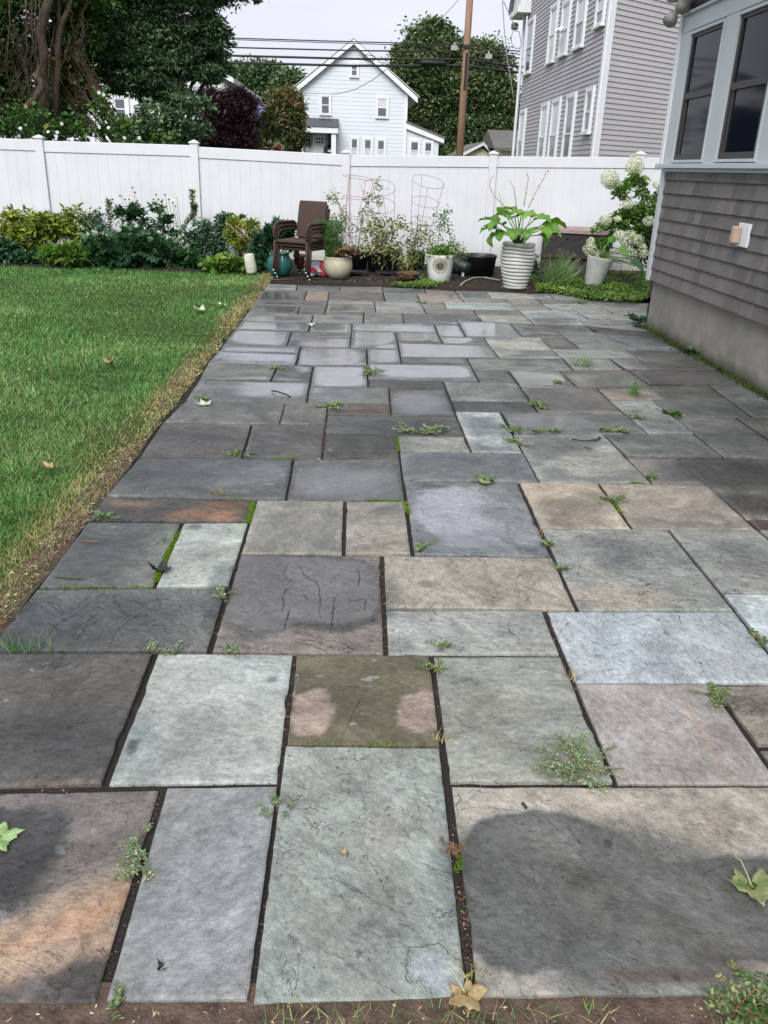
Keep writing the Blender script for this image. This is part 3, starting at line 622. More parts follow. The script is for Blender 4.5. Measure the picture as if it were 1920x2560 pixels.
# stains that belong to the stone: picture point, half sizes, colour, strength, softness
STAIN = [((10, 2140), (60, 40), (88, 82, 78), .7, .4),
 ((1430, 2110), (140, 18), (148, 116, 104), .6, .3), ((1200, 2130), (100, 30), (156, 150, 142), .5, .4), ((1580, 2075), (120, 30), (158, 148, 138), .7, .3),
 ((300, 1870), (16, 14), (70, 70, 70), .6, .3), ((285, 1612), (16, 14), (100, 102, 100), .9, .1), ((590, 1468), (14, 8), (110, 112, 110), .9, .1), ((420, 1138), (14, 6), (120, 122, 118), .8, .2), ((125, 1437), (16, 9), (60, 58, 54), .8, .2),
 ((1560, 1780), (40, 20), (180, 172, 160), .5, .3), ((440, 1112), (90, 14), (160, 122, 94), .8, .4), ((290, 1090), (50, 9), (140, 112, 88), .7, .5), ((490, 1090), (50, 10), (150, 110, 88), .6, .5), ((1370, 860), (50, 30), (158, 138, 124), .7, .3), ((430, 1560), (50, 40), (130, 134, 132), .4, .5),
 ((390, 1620), (60, 30), (125, 130, 128), .4, .5), ((430, 1185), (50, 18), (130, 134, 130), .5, .5), ((1320, 1195), (80, 40), (112, 114, 114), .4, .6), ((1340, 1290), (140, 25), (168, 154, 142), .5, .5),
 ((830, 1790), (60, 40), (150, 146, 136), .4, .2), ((800, 1960), (60, 30), (160, 158, 146), .35, .2), ((1090, 1370), (25, 9), (120, 122, 120), .6, .2), ((925, 1262), (22, 8), (110, 98, 86), .6, .3),
 ((1620, 1525), (60, 22), (92, 84, 80), .7, .3), ((1520, 1590), (16, 90), (172, 142, 120), .3, .5), ((130, 1700), (120, 20), (140, 120, 108), .4, .5), ((1480, 935), (60, 10), (150, 152, 148), .4, .5), ((1590, 910), (80, 8), (150, 152, 148), .3, .5)]
def _bl(pt, hs):
    c = gr(*V(*pt)); a = gr(*V(pt[0]+hs[0], pt[1])); b = gr(*V(pt[0], pt[1]+hs[1])); d = gr(*V(pt[0], pt[1]-hs[1]))
    return c.x, c.y, abs(a.x-c.x), (d.y-b.y)/2
def blobd(X, Y, pt, hs, s):
    cx, cy, rx, ry = _bl(pt, hs)
    k = 1.1/max(rx, .05)
    wx = (fbm(X*k*1.7, Y*k*1.7, s, 4)-.5)*.5; wy = (fbm(X*k*1.7+9, Y*k*1.7+5, s+3, 4)-.5)*.5
    e = 2.6 if 'SPEC' else 2
    return (np.abs((X-cx)/rx+wx*(1 if cy < 4 else .5))**e + np.abs((Y-cy)/ry+wy*(1 if cy < 4 else .5))**e)**(1/e)*(1 if cy < 4 else .84)
def inset(q, js):
    q = np.array(q); c = q.mean(0); L = []
    for a in range(4):
        A, B = q[a], q[(a+1) % 4]; t = (B-A)/np.linalg.norm(B-A); n = np.array([-t[1], t[0]])
        if np.dot(c-A, n) < 0: n = -n
        L.append((A+n*js[a], t))
    out = []
    for a in range(4):
        (P, t), (Q, s) = L[a-1], L[a]
        k = np.linalg.solve(np.array([t, -s]).T, Q-P); out.append(P+t*k[0])
    return np.array(out)
def slab_arrays(q, idx):
    cy = q[:, 1].mean(); res = .010 if cy < 2.1 else .016 if cy < 3.6 else .028 if cy < 6 else .05
    jw = .0098 if cy < 2.6 else .0085 if cy < 4 else .0068
    rj = random.Random(idx*31+5)
    col, damp0, film0, rel = None, 0, 0, .5
    for pt, c, dd, ff, rr in SPEC:
        g_ = gr(*V(*pt))
        if inq(q, g_.x, g_.y): col, damp0, film0, rel = c, dd, ff, rr
    if col is None:
        col = rj.choice(PAL); rel = rj.uniform(.25, .8); damp0 = rj.uniform(0, .15)
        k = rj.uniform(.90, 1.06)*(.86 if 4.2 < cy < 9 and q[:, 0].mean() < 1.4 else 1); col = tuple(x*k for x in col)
    q2 = inset(q, [jw*rj.uniform(.55, 1.4) for _ in range(4)]); TL, TR, BR, BL = q2
    w = max(np.linalg.norm(TR-TL), np.linalg.norm(BR-BL)); h = max(np.linalg.norm(TL-BL), np.linalg.norm(TR-BR))
    def par(Ln):
        n = max(3, int(Ln/res)); e = .005/Ln; return np.concatenate([[0, e], np.linspace(0, 1, n+1)[1:-1], [1-e, 1]])
    us, vs = par(w), par(h); U, Vv = np.meshgrid(us, vs); nu, nv = len(us), len(vs)
    P = ((1-U)*(1-Vv))[..., None]*BL + (U*(1-Vv))[..., None]*BR + (U*Vv)[..., None]*TR + ((1-U)*Vv)[..., None]*TL
    X, Y = P[..., 0], P[..., 1]
    fq = 16 if cy < 4 else 6
    e1 = (fbm(X*fq, Y*fq, idx, 3)-.5)*.005; e2 = (fbm(X*fq+30, Y*fq, idx+2, 3)-.5)*.005
    chip = np.maximum(0, fbm(X*9, Y*9, idx+7, 3)-.64)*.035
    wu = np.minimum(U, 1-U)*w; wv = np.minimum(Vv, 1-Vv)*h
    fu = np.clip(1-wu/.012, 0, 1)*np.sign(.5-U); fv_ = np.clip(1-wv/.012, 0, 1)*np.sign(.5-Vv)
    X = X + fu*(np.abs(e1)+chip); Y = Y + fv_*(np.abs(e2)+chip)
    tx, ty, tz = rj.uniform(-.003, .003), rj.uniform(-.003, .003), rj.uniform(-.002, .003)
    Z = tz + tx*(U-.5)*2 + ty*(Vv-.5)*2 + (fbm(X*3, Y*3, idx+4, 3)-.5)*.006
    bd_ = (U <= 0) | (U >= 1) | (Vv <= 0) | (Vv >= 1); Z = Z - bd_*.004
    damp = np.full(X.shape, float(damp0)); film = np.full(X.shape, float(film0))
    for k, (pt, hs, dm, fm, sf) in enumerate(WET):
        cx, cy_, rx, ry = _bl(pt, hs)
        if abs(cx-X.mean()) > rx*1.6+w or abs(cy_-Y.mean()) > ry*1.6+h: continue
        d = blobd(X, Y, pt, hs, 40+k); m = 1-sst(1-sf*(.55 if fm > .55 else 1), 1+sf*.5, d)
        ins = np.minimum(wu, wv); m = m*sst(.0, .03, ins)**.5
        halo = 1-sst(1-sf*.6, 1.15+sf, d)
        damp = np.maximum(damp, np.maximum(m, halo*.8)*dm); film = np.maximum(film, m*fm)
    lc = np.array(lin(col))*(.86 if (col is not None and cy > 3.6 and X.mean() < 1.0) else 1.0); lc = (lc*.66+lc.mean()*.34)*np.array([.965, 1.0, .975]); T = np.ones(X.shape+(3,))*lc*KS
    for k, (pt, hs, c, am, sf) in enumerate(STAIN):
        cx, cy_, rx, ry = _bl(pt, hs); g_ = gr(*V(*pt))
        if not inq(q, g_.x, g_.y) or abs(cx-X.mean()) > rx*1.5+w: continue
        d = blobd(X, Y, pt, hs, 80+k); m = (1-sst(1-sf, 1+sf*.5, d))*am
        T = T*(1-m[..., None]) + np.array(lin(c))*KS*m[..., None]
    for pts, c, am, sf in PSTAIN:
        cx = sum(p_[0] for p_ in pts)/len(pts); g_ = gr(*V(cx, sum(p_[1] for p_ in pts)/len(pts)))
        if not inq(q, g_.x, g_.y): continue
        m = (1-sst(-sf, sf, sdf(X, Y, pts)))*am*(.75+.25*sst(.3, .6, fbm(X*25, Y*25, 19, 4)))
        T = T*(1-m[..., None]) + np.array(lin(c))*KS*m[..., None]
    for pts, dm, fm, sf in PWET:
        g_ = gr(*V(sum(p_[0] for p_ in pts)/len(pts), sum(p_[1] for p_ in pts)/len(pts)))
        if abs(g_.x-X.mean()) > 1.2 or abs(g_.y-Y.mean()) > .6 or not (inq(q, g_.x, g_.y)): continue
        d = sdf(X, Y, pts); m = 1-sst(-sf, sf*1.5, d); rim = np.exp(-(d/.02)**2)*.12
        damp = np.maximum(damp, np.clip(m*dm+rim*m, 0, 1)); film = np.maximum(film, (1-sst(-.10, -.01, d))*fm)
    if cy > 3.4:
        f1 = fbm(X*1.7+idx*3.1, Y*2.6, idx+300, 4); f2 = fbm(X*6, Y*9, idx+400, 4); ins = np.minimum(wu, wv)
        bl_ = sst(.47, .60, f1*.75+f2*.25)*(.35+.65*sst(0, .07, ins)); damp = np.maximum(damp, bl_*rj.choice((.25, .45, .6, .75)))
        film = np.maximum(film, bl_*rj.choice((0, .1, .25, .4))*(1 if cy > 5 else .4))
    n = X.size; co = np.stack([X.ravel(), Y.ravel(), Z.ravel()], -1)
    I = np.arange(n).reshape(nv, nu)
    quads = np.stack([I[:-1, :-1], I[:-1, 1:], I[1:, 1:], I[1:, :-1]], -1).reshape(-1, 4)
    ring = np.concatenate([I[0, :], I[1:, -1], I[-1, ::-1][1:], I[::-1, 0][1:-1]])
    top = co[ring]; bot = top.copy(); bot[:, 2] = -.04
    a0 = n; b0 = n+len(ring); m_ = len(ring); k0 = np.arange(m_); k1 = (k0+1) % m_
    sk = np.stack([b0+k0, b0+k1, a0+k1, a0+k0], -1)
    co = np.concatenate([co, top, bot])
    full = lambda A: np.concatenate([A.reshape(n, -1), A.reshape(n, -1)[ring], A.reshape(n, -1)[ring]])
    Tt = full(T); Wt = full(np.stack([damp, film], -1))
    prm = np.tile([rel, rj.random(), rj.random()*.5+(.75 if rj.random() < .5 else 0)], (len(co), 1))
    return co, np.concatenate([quads, sk]), Tt, Wt, prm, len(quads)
def slab_mesh(name, parts):
    off = 0; C = []; Fc = []; T = []; Wt = []; Pm = []; sm = []
    for co, fs, t, w, p, nq in parts:
        C.append(co); Fc.append(fs+off); off += len(co); T.append(t); Wt.append(w); Pm.append(p); s_ = np.zeros(len(fs), bool); s_[:nq] = True; sm.append(s_)
    C = np.concatenate(C); Fc = np.concatenate(Fc); T = np.concatenate(T); Wt = np.concatenate(Wt); Pm = np.concatenate(Pm); sm = np.concatenate(sm)
    me = bpy.data.meshes.new(name); me.vertices.add(len(C)); me.vertices.foreach_set('co', C.astype(np.float32).ravel())
    me.loops.add(len(Fc)*4); me.loops.foreach_set('vertex_index', Fc.astype(np.int32).ravel())
    me.polygons.add(len(Fc)); me.polygons.foreach_set('loop_start', (np.arange(len(Fc))*4).astype(np.int32))
    me.update(calc_edges=True); me.polygons.foreach_set('use_smooth', sm)
    for nm, A in (('tint', T), ('wet', np.concatenate([Wt, np.zeros((len(Wt), 1))], 1)), ('prm', Pm)):
        a = me.attributes.new(nm, 'FLOAT_COLOR', 'POINT'); a.data.foreach_set('color', np.concatenate([A, np.ones((len(A), 1))], 1).astype(np.float32).ravel())
    me.materials.append(M['stone']); me.validate()
    o = bpy.data.objects.new(name, me); COL.objects.link(o); return o

def shade_ribbon(lines):
    """narrow dark strips: crevice shade of the broken layers, put in as colour"""
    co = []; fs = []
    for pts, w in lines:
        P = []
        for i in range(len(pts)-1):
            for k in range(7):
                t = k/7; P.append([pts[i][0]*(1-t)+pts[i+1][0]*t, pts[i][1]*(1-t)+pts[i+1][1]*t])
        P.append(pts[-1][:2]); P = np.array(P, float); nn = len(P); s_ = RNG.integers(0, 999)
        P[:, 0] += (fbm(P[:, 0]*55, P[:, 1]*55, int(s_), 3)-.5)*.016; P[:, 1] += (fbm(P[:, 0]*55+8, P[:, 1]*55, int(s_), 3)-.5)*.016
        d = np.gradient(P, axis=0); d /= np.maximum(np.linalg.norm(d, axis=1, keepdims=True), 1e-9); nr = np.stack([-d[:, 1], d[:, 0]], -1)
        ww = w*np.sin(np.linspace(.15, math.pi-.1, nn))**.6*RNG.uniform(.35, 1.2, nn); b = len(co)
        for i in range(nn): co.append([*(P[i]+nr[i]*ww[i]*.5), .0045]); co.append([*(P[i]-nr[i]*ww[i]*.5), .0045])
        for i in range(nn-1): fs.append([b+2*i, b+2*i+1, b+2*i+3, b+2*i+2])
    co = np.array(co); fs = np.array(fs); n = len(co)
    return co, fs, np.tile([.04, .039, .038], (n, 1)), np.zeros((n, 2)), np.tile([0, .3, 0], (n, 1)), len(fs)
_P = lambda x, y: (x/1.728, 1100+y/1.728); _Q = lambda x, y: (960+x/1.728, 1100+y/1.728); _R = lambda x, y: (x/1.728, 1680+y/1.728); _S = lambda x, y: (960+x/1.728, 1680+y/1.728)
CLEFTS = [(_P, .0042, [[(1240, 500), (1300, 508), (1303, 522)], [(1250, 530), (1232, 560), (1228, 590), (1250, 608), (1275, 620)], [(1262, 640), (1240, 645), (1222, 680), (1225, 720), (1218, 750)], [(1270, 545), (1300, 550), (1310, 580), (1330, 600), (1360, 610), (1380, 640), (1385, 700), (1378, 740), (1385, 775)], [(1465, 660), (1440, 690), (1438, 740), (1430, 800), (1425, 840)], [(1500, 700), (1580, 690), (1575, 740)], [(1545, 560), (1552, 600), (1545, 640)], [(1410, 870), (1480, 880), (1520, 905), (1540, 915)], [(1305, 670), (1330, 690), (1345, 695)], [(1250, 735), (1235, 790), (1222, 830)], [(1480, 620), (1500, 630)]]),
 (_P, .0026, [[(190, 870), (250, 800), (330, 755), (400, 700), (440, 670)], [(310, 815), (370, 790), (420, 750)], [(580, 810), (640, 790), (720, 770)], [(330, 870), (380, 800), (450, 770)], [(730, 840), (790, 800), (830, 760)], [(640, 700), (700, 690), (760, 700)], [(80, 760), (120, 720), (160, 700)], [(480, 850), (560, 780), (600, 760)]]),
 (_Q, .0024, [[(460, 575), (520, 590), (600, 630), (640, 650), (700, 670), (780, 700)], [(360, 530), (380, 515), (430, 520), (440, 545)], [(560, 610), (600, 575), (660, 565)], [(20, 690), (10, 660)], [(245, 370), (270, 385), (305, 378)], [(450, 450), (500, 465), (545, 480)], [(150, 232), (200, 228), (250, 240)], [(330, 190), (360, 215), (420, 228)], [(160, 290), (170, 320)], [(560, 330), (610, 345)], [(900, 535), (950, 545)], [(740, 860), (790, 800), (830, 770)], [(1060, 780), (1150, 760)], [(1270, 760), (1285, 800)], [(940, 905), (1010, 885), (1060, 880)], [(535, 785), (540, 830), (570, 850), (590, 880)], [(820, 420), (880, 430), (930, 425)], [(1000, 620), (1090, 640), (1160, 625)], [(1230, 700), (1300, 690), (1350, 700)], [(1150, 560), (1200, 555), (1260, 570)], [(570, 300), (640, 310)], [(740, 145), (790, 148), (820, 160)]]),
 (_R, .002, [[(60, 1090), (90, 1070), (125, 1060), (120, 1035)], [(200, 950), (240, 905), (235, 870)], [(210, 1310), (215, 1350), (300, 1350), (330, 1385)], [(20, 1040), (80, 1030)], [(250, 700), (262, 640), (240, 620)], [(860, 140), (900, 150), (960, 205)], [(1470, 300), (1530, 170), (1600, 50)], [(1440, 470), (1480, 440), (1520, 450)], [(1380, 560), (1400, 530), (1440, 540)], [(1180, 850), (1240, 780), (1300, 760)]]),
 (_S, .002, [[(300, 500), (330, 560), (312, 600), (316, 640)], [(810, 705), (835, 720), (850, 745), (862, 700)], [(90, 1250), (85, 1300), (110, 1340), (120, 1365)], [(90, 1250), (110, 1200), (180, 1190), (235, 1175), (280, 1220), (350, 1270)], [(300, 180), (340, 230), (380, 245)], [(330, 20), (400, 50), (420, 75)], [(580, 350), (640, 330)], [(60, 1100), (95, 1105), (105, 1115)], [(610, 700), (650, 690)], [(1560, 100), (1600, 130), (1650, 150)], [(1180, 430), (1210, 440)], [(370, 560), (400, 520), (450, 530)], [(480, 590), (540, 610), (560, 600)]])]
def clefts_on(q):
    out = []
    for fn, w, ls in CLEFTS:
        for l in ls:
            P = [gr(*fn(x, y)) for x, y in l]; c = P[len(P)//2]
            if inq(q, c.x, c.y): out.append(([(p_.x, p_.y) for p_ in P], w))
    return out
pm = MB(); pm.add([(EDGE-.06, 1.155, -.013), (3.6, 1.155, -.013), (3.6, 12.0, -.013), (EDGE-.06, 12.0, -.013)], [(0, 1, 2, 3)])
patio = tag(pm.build('patio', M['joint']), 'patio of irregular grey and tan bluestone flagstones with dark joints', 'patio', kind='structure')
def _px_area(q):
    R = np.array([RX, UX, FX]); P = np.array([[x, y, -EYE] for x, y in q]) @ R.T
    P[:, 2] = np.maximum(P[:, 2], .05); u = np.clip(960+F*P[:, 0]/P[:, 2], 0, 1920); v_ = np.clip(1280-F*P[:, 1]/P[:, 2], 0, 2560)
    return abs(sum(u[i]*v_[(i+1) % 4]-u[(i+1) % 4]*v_[i] for i in range(4)))/2
QS = [np.array(s).reshape(4, 2) for s in STONES]
order = sorted(range(len(QS)), key=lambda i: -_px_area(QS[i]))
big = set(order[:99]); rest = []
for i in order:
    arr = slab_arrays(QS[i], i)
    if i in big:
        rb = clefts_on(QS[i]); o = slab_mesh('paving_slab', [arr]+([shade_ribbon(rb)] if rb else [])); o.parent = patio
    else: rest.append(arr)
o = slab_mesh('far_paving_slabs', rest); o.parent = patio; o['kind'] = 'stuff'

# ================================================================== GRASS, MOSS, LITTER
def blades(name, X, Y, Z, hgt, wid, mat, lean=.45, var=None):
    n = len(X); a = RNG.random(n)*2*math.pi
    D = np.stack([np.cos(a)*lean*RNG.random(n), np.sin(a)*lean*RNG.random(n), np.ones(n)], -1)
    N = np.stack([np.cos(a), np.sin(a), np.zeros(n)], -1) + RNG.normal(size=(n, 3))*.3
    return scatter(name, 'blade', np.stack([X, Y, Z], -1), D, N, hgt, wid, mat, var=var)
xs = []; y0s = [2.0, 3.0, 4.0, 5.5, 7.5, 10.0, 13.15]; dens = [17000, 13500, 9500, 6200, 4000, 2900]
for (a, b), dn in zip(zip(y0s, y0s[1:]), dens):
    wmax = .5*b+.3; n = int((b-a)*(wmax-1.27)*dn)
    y = RNG.uniform(a, b, n); x = RNG.uniform(-wmax, EDGE+.04, n)
    k = x > -(.45*y+.45)
    xs.append(np.stack([x[k], y[k]], -1))
G = np.concatenate(xs); x, y = G[:, 0], G[:, 1]
pat = fbm(x*1.1, y*1.1, 3, 4)
edge_d = EDGE-x; fr_ = fbm(x*2.5, y*2.5, 8, 3)*.30
keep = (edge_d > fr_*.22-.05) | (RNG.random(len(x)) < .5)
x, y, pat, edge_d, fr_ = x[keep], y[keep], pat[keep], edge_d[keep], fr_[keep]
dry = RNG.random(len(x)) < np.clip(.95-(edge_d-fr_*.6)*5.5, .05, .85)
hg = (.028+.036*pat)*RNG.uniform(.6, 1.35, len(x)); wd = np.clip(.0027*y/3.0, .0027, .009)
zg = np.full(len(x), -.004)
tag(blades('lawn_grass', x[~dry], y[~dry], zg[~dry], hg[~dry], wd[~dry], M['grass'], 1.35, np.clip(pat[~dry]*1.2-.18+RNG.normal(size=(~dry).sum())*.27, 0, 1)), 'short green grass of the lawn beside the patio', 'grass', kind='stuff')
tag(blades('dry_edge_grass', x[dry], y[dry], zg[dry], hg[dry]*.75, wd[dry], M['drygrass'], 1.6), 'dry straw coloured grass along the edge of the stone patio', 'dry grass', kind='stuff')
n = 2600; x = EDGE+.04-np.abs(RNG.normal(size=n))*.06; y = RNG.uniform(1.6, 12.6, n)
L1 = np.stack([x, y, np.full(n, .014)], -1)
n = 3500; x = RNG.uniform(-1.6, 1.7, n); y = RNG.uniform(.8, 1.175, n); L2 = np.stack([x, y, np.full(n, -.006)], -1)
n = 3000; x = RNG.uniform(-1.3, 4.5, n); y = RNG.uniform(12.15, 13.6, n); L3 = np.stack([x, y, np.array([bedz(a, b)+.006 for a, b in zip(x, y)])], -1)
P = np.concatenate([L1, L2, L3]); n = len(P)
tag(scatter('leaf_litter', 'dia', P, rdir(n, 0, .25), rdir(n, 1.2, 1), RNG.uniform(.010, .026, n)*np.where(P[:, 1] < 1.3, .6, 1), RNG.uniform(.003, .013, n)*np.where(P[:, 1] < 1.3, .5, 1), M['litter']), 'brown leaf litter and wood chips along the patio edges and in the bed', 'litter', kind='stuff')
# grass at the viewer's feet
n = 9500; x = RNG.uniform(-1.4, 1.6, n); y = RNG.uniform(.7, 1.16, n)
m = fbm(x*3.2, y*3.2, 21, 3) + .10*(x > .15)*(x < .45) + .12*(x > .75) - .06*((x > .45) & (x < .75)) > .50
x, y = x[m], y[m]; dr = RNG.random(len(x)) < .5
tag(blades('front_grass', x[~dr], y[~dr], np.full((~dr).sum(), -.02), RNG.uniform(.02, .065, (~dr).sum()), .0026, M['grass'], 1.1), 'thin green grass growing in the soil before the nearest flagstones', 'grass', kind='stuff')
tag(blades('front_dry_grass', x[dr], y[dr], np.full(dr.sum(), -.015), RNG.uniform(.02, .055, dr.sum()), .0026, M['drygrass'], 2.2), 'dry grass stalks lying in the soil before the nearest flagstones', 'dry grass', kind='stuff')
def along(segs, step, wid):
    out = []
    for a, b, dn in segs:
        A = gr(*V(*a)); B = gr(*V(*b)); Ln = (B-A).length; n = int(Ln*dn)
        t = RNG.random(n); p = np.array(A)[None]*(1-t)[:, None] + np.array(B)[None]*t[:, None]
        p[:, :2] += RNG.normal(size=(n, 2))*wid; keep = fbm(p[:, 0]*11, p[:, 1]*11, 77, 2) > step; out.append(p[keep])
    return np.concatenate(out)
mp_ = along([((546, 1085), (538, 1125), 5000), ((388, 1140), (335, 1255), 4200), ((500, 1078), (530, 1081), 1500), ((800, 1081), (870, 1083), 3500), ((876, 1085), (882, 1110), 2500), ((85, 1270), (330, 1268), 900), ((990, 1850), (1003, 1960), 1500), ((1360, 1043), (1400, 1043), 3000), ((590, 990), (640, 990), 1500), ((858, 945), (860, 975), 1500), ((545, 1128), (515, 1128), 1800), ((1325, 1085), (1345, 1110), 1800), ((920, 1610), (640, 1603), 500)], .34, .006)
mp_[:, 2] = -.006 + RNG.random(len(mp_))*.006
tag(scatter('joint_moss', 'dia', mp_, rdir(len(mp_), .8), rdir(len(mp_)), .008, .005, M['moss']), 'bright green moss in the joints between the flagstones', 'moss', kind='stuff')
M['debris'] = foliage('husks', (.05, .025, .02), (.20, .10, .07), (.34, .26, .18), .05, .8, .12)
rp = along([((990, 885), (1017, 972), 900), ((612, 868), (602, 915), 900), ((708, 905), (696, 988), 900), ((715, 868), (702, 930), 500), ((1290, 940), (1340, 1000), 500), ((620, 1740), (548, 2160), 260), ((980, 1780), (1015, 2080), 420), ((545, 1500), (470, 1600), 60), ((345, 1700), (215, 2160), 100), ((845, 868), (850, 905), 500), ((1180, 1320), (1290, 1600), 150), ((935, 1420), (985, 1700), 150), ((640, 1412), (600, 1690), 160), ((0, 1700), (590, 1692), 60), ((980, 1690), (1650, 1690), 60), ((825, 1200), (835, 1405), 160), ((520, 1190), (450, 1400), 220)], .2, .008)
rp[:, 2] = -.008
tag(scatter('joint_debris', 'dia', rp, rdir(len(rp), 0, .3), rdir(len(rp), 1), .0095, .0038, M['debris']), 'reddish brown seed husks caught in the joints of the flagstones', 'debris', kind='stuff')
n = 5000; y = RNG.uniform(4.5, 9.4, n); x = 3.265-np.abs(RNG.normal(size=n))*.035*(.3+1.6*fbm(y*2.2, y*0, 5, 3))-.01
tag(scatter('wall_foot_moss', 'dia', np.stack([x, y, np.full(n, .002)], -1), rdir(n, .6), rdir(n), .022, .012, M['mossdark']), 'dark moss along the foot of the concrete foundation wall', 'moss', kind='stuff')

# ================================================================== THE WHITE VINYL FENCE
FY = 14.6
fence = thing('privacy_fence', 'tall white vinyl privacy fence with capped posts across the back of the yard', 'fence', (0, FY, 0))
def fx(px, py): return at(px, py, FY)
PX = [-7.56, -5.125, -2.675, -.238, 2.152, 4.555, 7.0]
TOPL = [1.79, 1.774, 1.769, 1.728, 1.792, 1.86]; TOPR = [1.785, 1.788, 1.734, 1.786, 1.853, 1.87]
CAPZ = [1.86, 1.86, 1.87, 1.81, 1.875, 1.95, 1.95]
for i in range(6):
    x0, x1 = PX[i]+.062, PX[i+1]-.062; tl, tr = TOPL[i], TOPR[i]
    def zf(x, d): return tl+(tr-tl)*(x-x0)/(x1-x0)+d
    b = MB(); n = 14
    for k in range(n):                       # tongue and groove boards
        a = x0+(x1-x0)*k/n; c = x0+(x1-x0)*(k+1)/n
        b.add([(a+.004, -.018, .05), (c-.004, -.018, .05), (c-.004, -.018, zf(c, -.16)), (a+.004, -.018, zf(a, -.16)),
               (a-.0005, -.0135, .05), (a-.0005, -.0135, zf(a, -.16)), (c+.0005, -.0135, .05), (c+.0005, -.0135, zf(c, -.16))],
              [(0, 1, 2, 3), (4, 0, 3, 5), (1, 6, 7, 2)])
    b.box(x0, x1, -.010, .012, .05, min(tl, tr)-.17)
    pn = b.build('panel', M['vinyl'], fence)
    r = MB(); 
    for (d0, d1) in ((-.165, 0),):
        r.add([(x0, -.034, zf(x0, d0)), (x1, -.034, zf(x1, d0)), (x1, .034, zf(x1, d0)), (x0, .034, zf(x0, d0)), (x0, -.034, zf(x0, d1)), (x1, -.034, zf(x1, d1)), (x1, .034, zf(x1, d1)), (x0, .034, zf(x0, d1))],
              [(0, 3, 2, 1), (4, 5, 6, 7), (0, 1, 5, 4), (1, 2, 6, 5), (2, 3, 7, 6), (3, 0, 4, 7)])
    r.build('top_rail', M['vinyl'], fence, bevel=.006)
    r = MB().box(x0, x1, -.034, .034, .02, .17); r.build('bottom_rail', M['vinyl'], fence)
for i, x in enumerate(PX):
    z = CAPZ[i]-.055
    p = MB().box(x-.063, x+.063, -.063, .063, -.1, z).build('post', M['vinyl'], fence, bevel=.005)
    c = MB(); c.box(x-.078, x+.078, -.078, .078, z+.001, z+.022)
    c.add([(x-.07, -.07, z+.0215), (x+.07, -.07, z+.0215), (x+.07, .07, z+.0215), (x-.07, .07, z+.0215), (x-.05, -.05, z+.035), (x+.05, -.05, z+.035), (x+.05, .05, z+.035), (x-.05, .05, z+.035), (x, 0, z+.058)],
          [(0, 1, 5, 4), (1, 2, 6, 5), (2, 3, 7, 6), (3, 0, 4, 7), (4, 5, 8), (5, 6, 8), (6, 7, 8), (7, 4, 8)])
    c.build('cap', M['vinyl'], p)

# ================================================================== WALL FRAMES
class Wall:
    """a vertical wall plane: u runs along it, w is how far something stands out of it towards the viewer"""
    def __init__(s, P0, P1):
        s.O = Vector((P0[0], P0[1], 0)); d = Vector((P1[0]-P0[0], P1[1]-P0[1], 0)); s.len = d.length; s.d = d.normalized()
        s.n = Vector((s.d.y, -s.d.x, 0))
        if s.n.dot(-s.O) < 0: s.n = -s.n
    def uz(s, px, py):
        r = ray(px, py); e = Vector((0, 0, EYE)); t = (s.O-e).dot(s.n)/r.dot(s.n); p = e+r*t
        return (p-s.O).dot(s.d), p.z
    def xf(s, p): return s.O + s.d*p[0] + s.n*p[1] + Vector((0, 0, p[2]))
    def mb(s): return MB(s.xf)
    def box(s, b, u0, u1, w0, w1, z0, z1): return b.box(u0, u1, w0, w1, z0, z1)
def clap(b, u0, u1, z0, top, ex, lip=.016, w=0.0):
    """lapped siding courses; top(u) gives the upper outline"""
    k = 0; z = z0
    while z < max(top(u0), top((u0+u1)/2), top(u1)):
        # clip the course against the roof line
        ua, ub = u0, u1
        zt = z+ex
        if top(u0) < zt or top(u1) < zt:
            us = [u0+(u1-u0)*i/400 for i in range(401) if top(u0+(u1-u0)*i/400) >= zt-ex*.4]
            if not us: break
            ua, ub = us[0], us[-1]
        b.add([(ua, w+lip, z), (ub, w+lip, z), (ub, w, zt), (ua, w, zt), (ua, w, z), (ub, w, z)], [(0, 1, 2, 3), (4, 5, 1, 0), (0, 3, 4), (1, 5, 2)])
        z = zt
def framed(wall, parent, u0, u1, z0, z1, tr=.09, glass='farglass', sash=True, frame='white', w=.03, low=None, pale_mask=0, depth=.05):
    """window: casing, sashes, panes and sill"""
    f = wall.mb(); f.box(u0-tr, u0, w-.02, w+depth, z0-tr*.2, z1+tr*1.1); f.box(u1, u1+tr, w-.02, w+depth, z0-tr*.2, z1+tr*1.1)
    f.box(u0, u1, w-.02, w+depth-.003, z1, z1+tr*1.1); f.box(u0-tr*1.1, u1+tr*1.1, w-.02, w+depth+.03, z0-tr*.8, z0-tr*.2-.001)
    win = f.build('window', M[frame], parent)
    if sash:
        s_ = wall.mb(); zm = (z0+z1)/2; t = .045
        s_.box(u0, u0+t, w, w+.03, z0, z1); s_.box(u1-t, u1, w, w+.03, z0, z1)
        s_.box(u0+t, u1-t, w, w+.03, z0, z0+t); s_.box(u0+t, u1-t, w, w+.03, z1-t, z1); s_.box(u0+t, u1-t, w, w+.034, zm-t/2, zm+t/2)
        s_.build('sash', M[frame], win)
        for a, b_, up in ((z0+t, zm-t/2, 0), (zm+t/2, z1-t, 1)):
            wall.mb().box(u0+t, u1-t, w+.002, w+.012, a, b_).build('pane', M['palepane' if (pale_mask & (1 << up)) else glass], win)
    else:
        wall.mb().box(u0, u1, w+.002, w+.012, z0, z1).build('pane', M[glass], win)
    return win

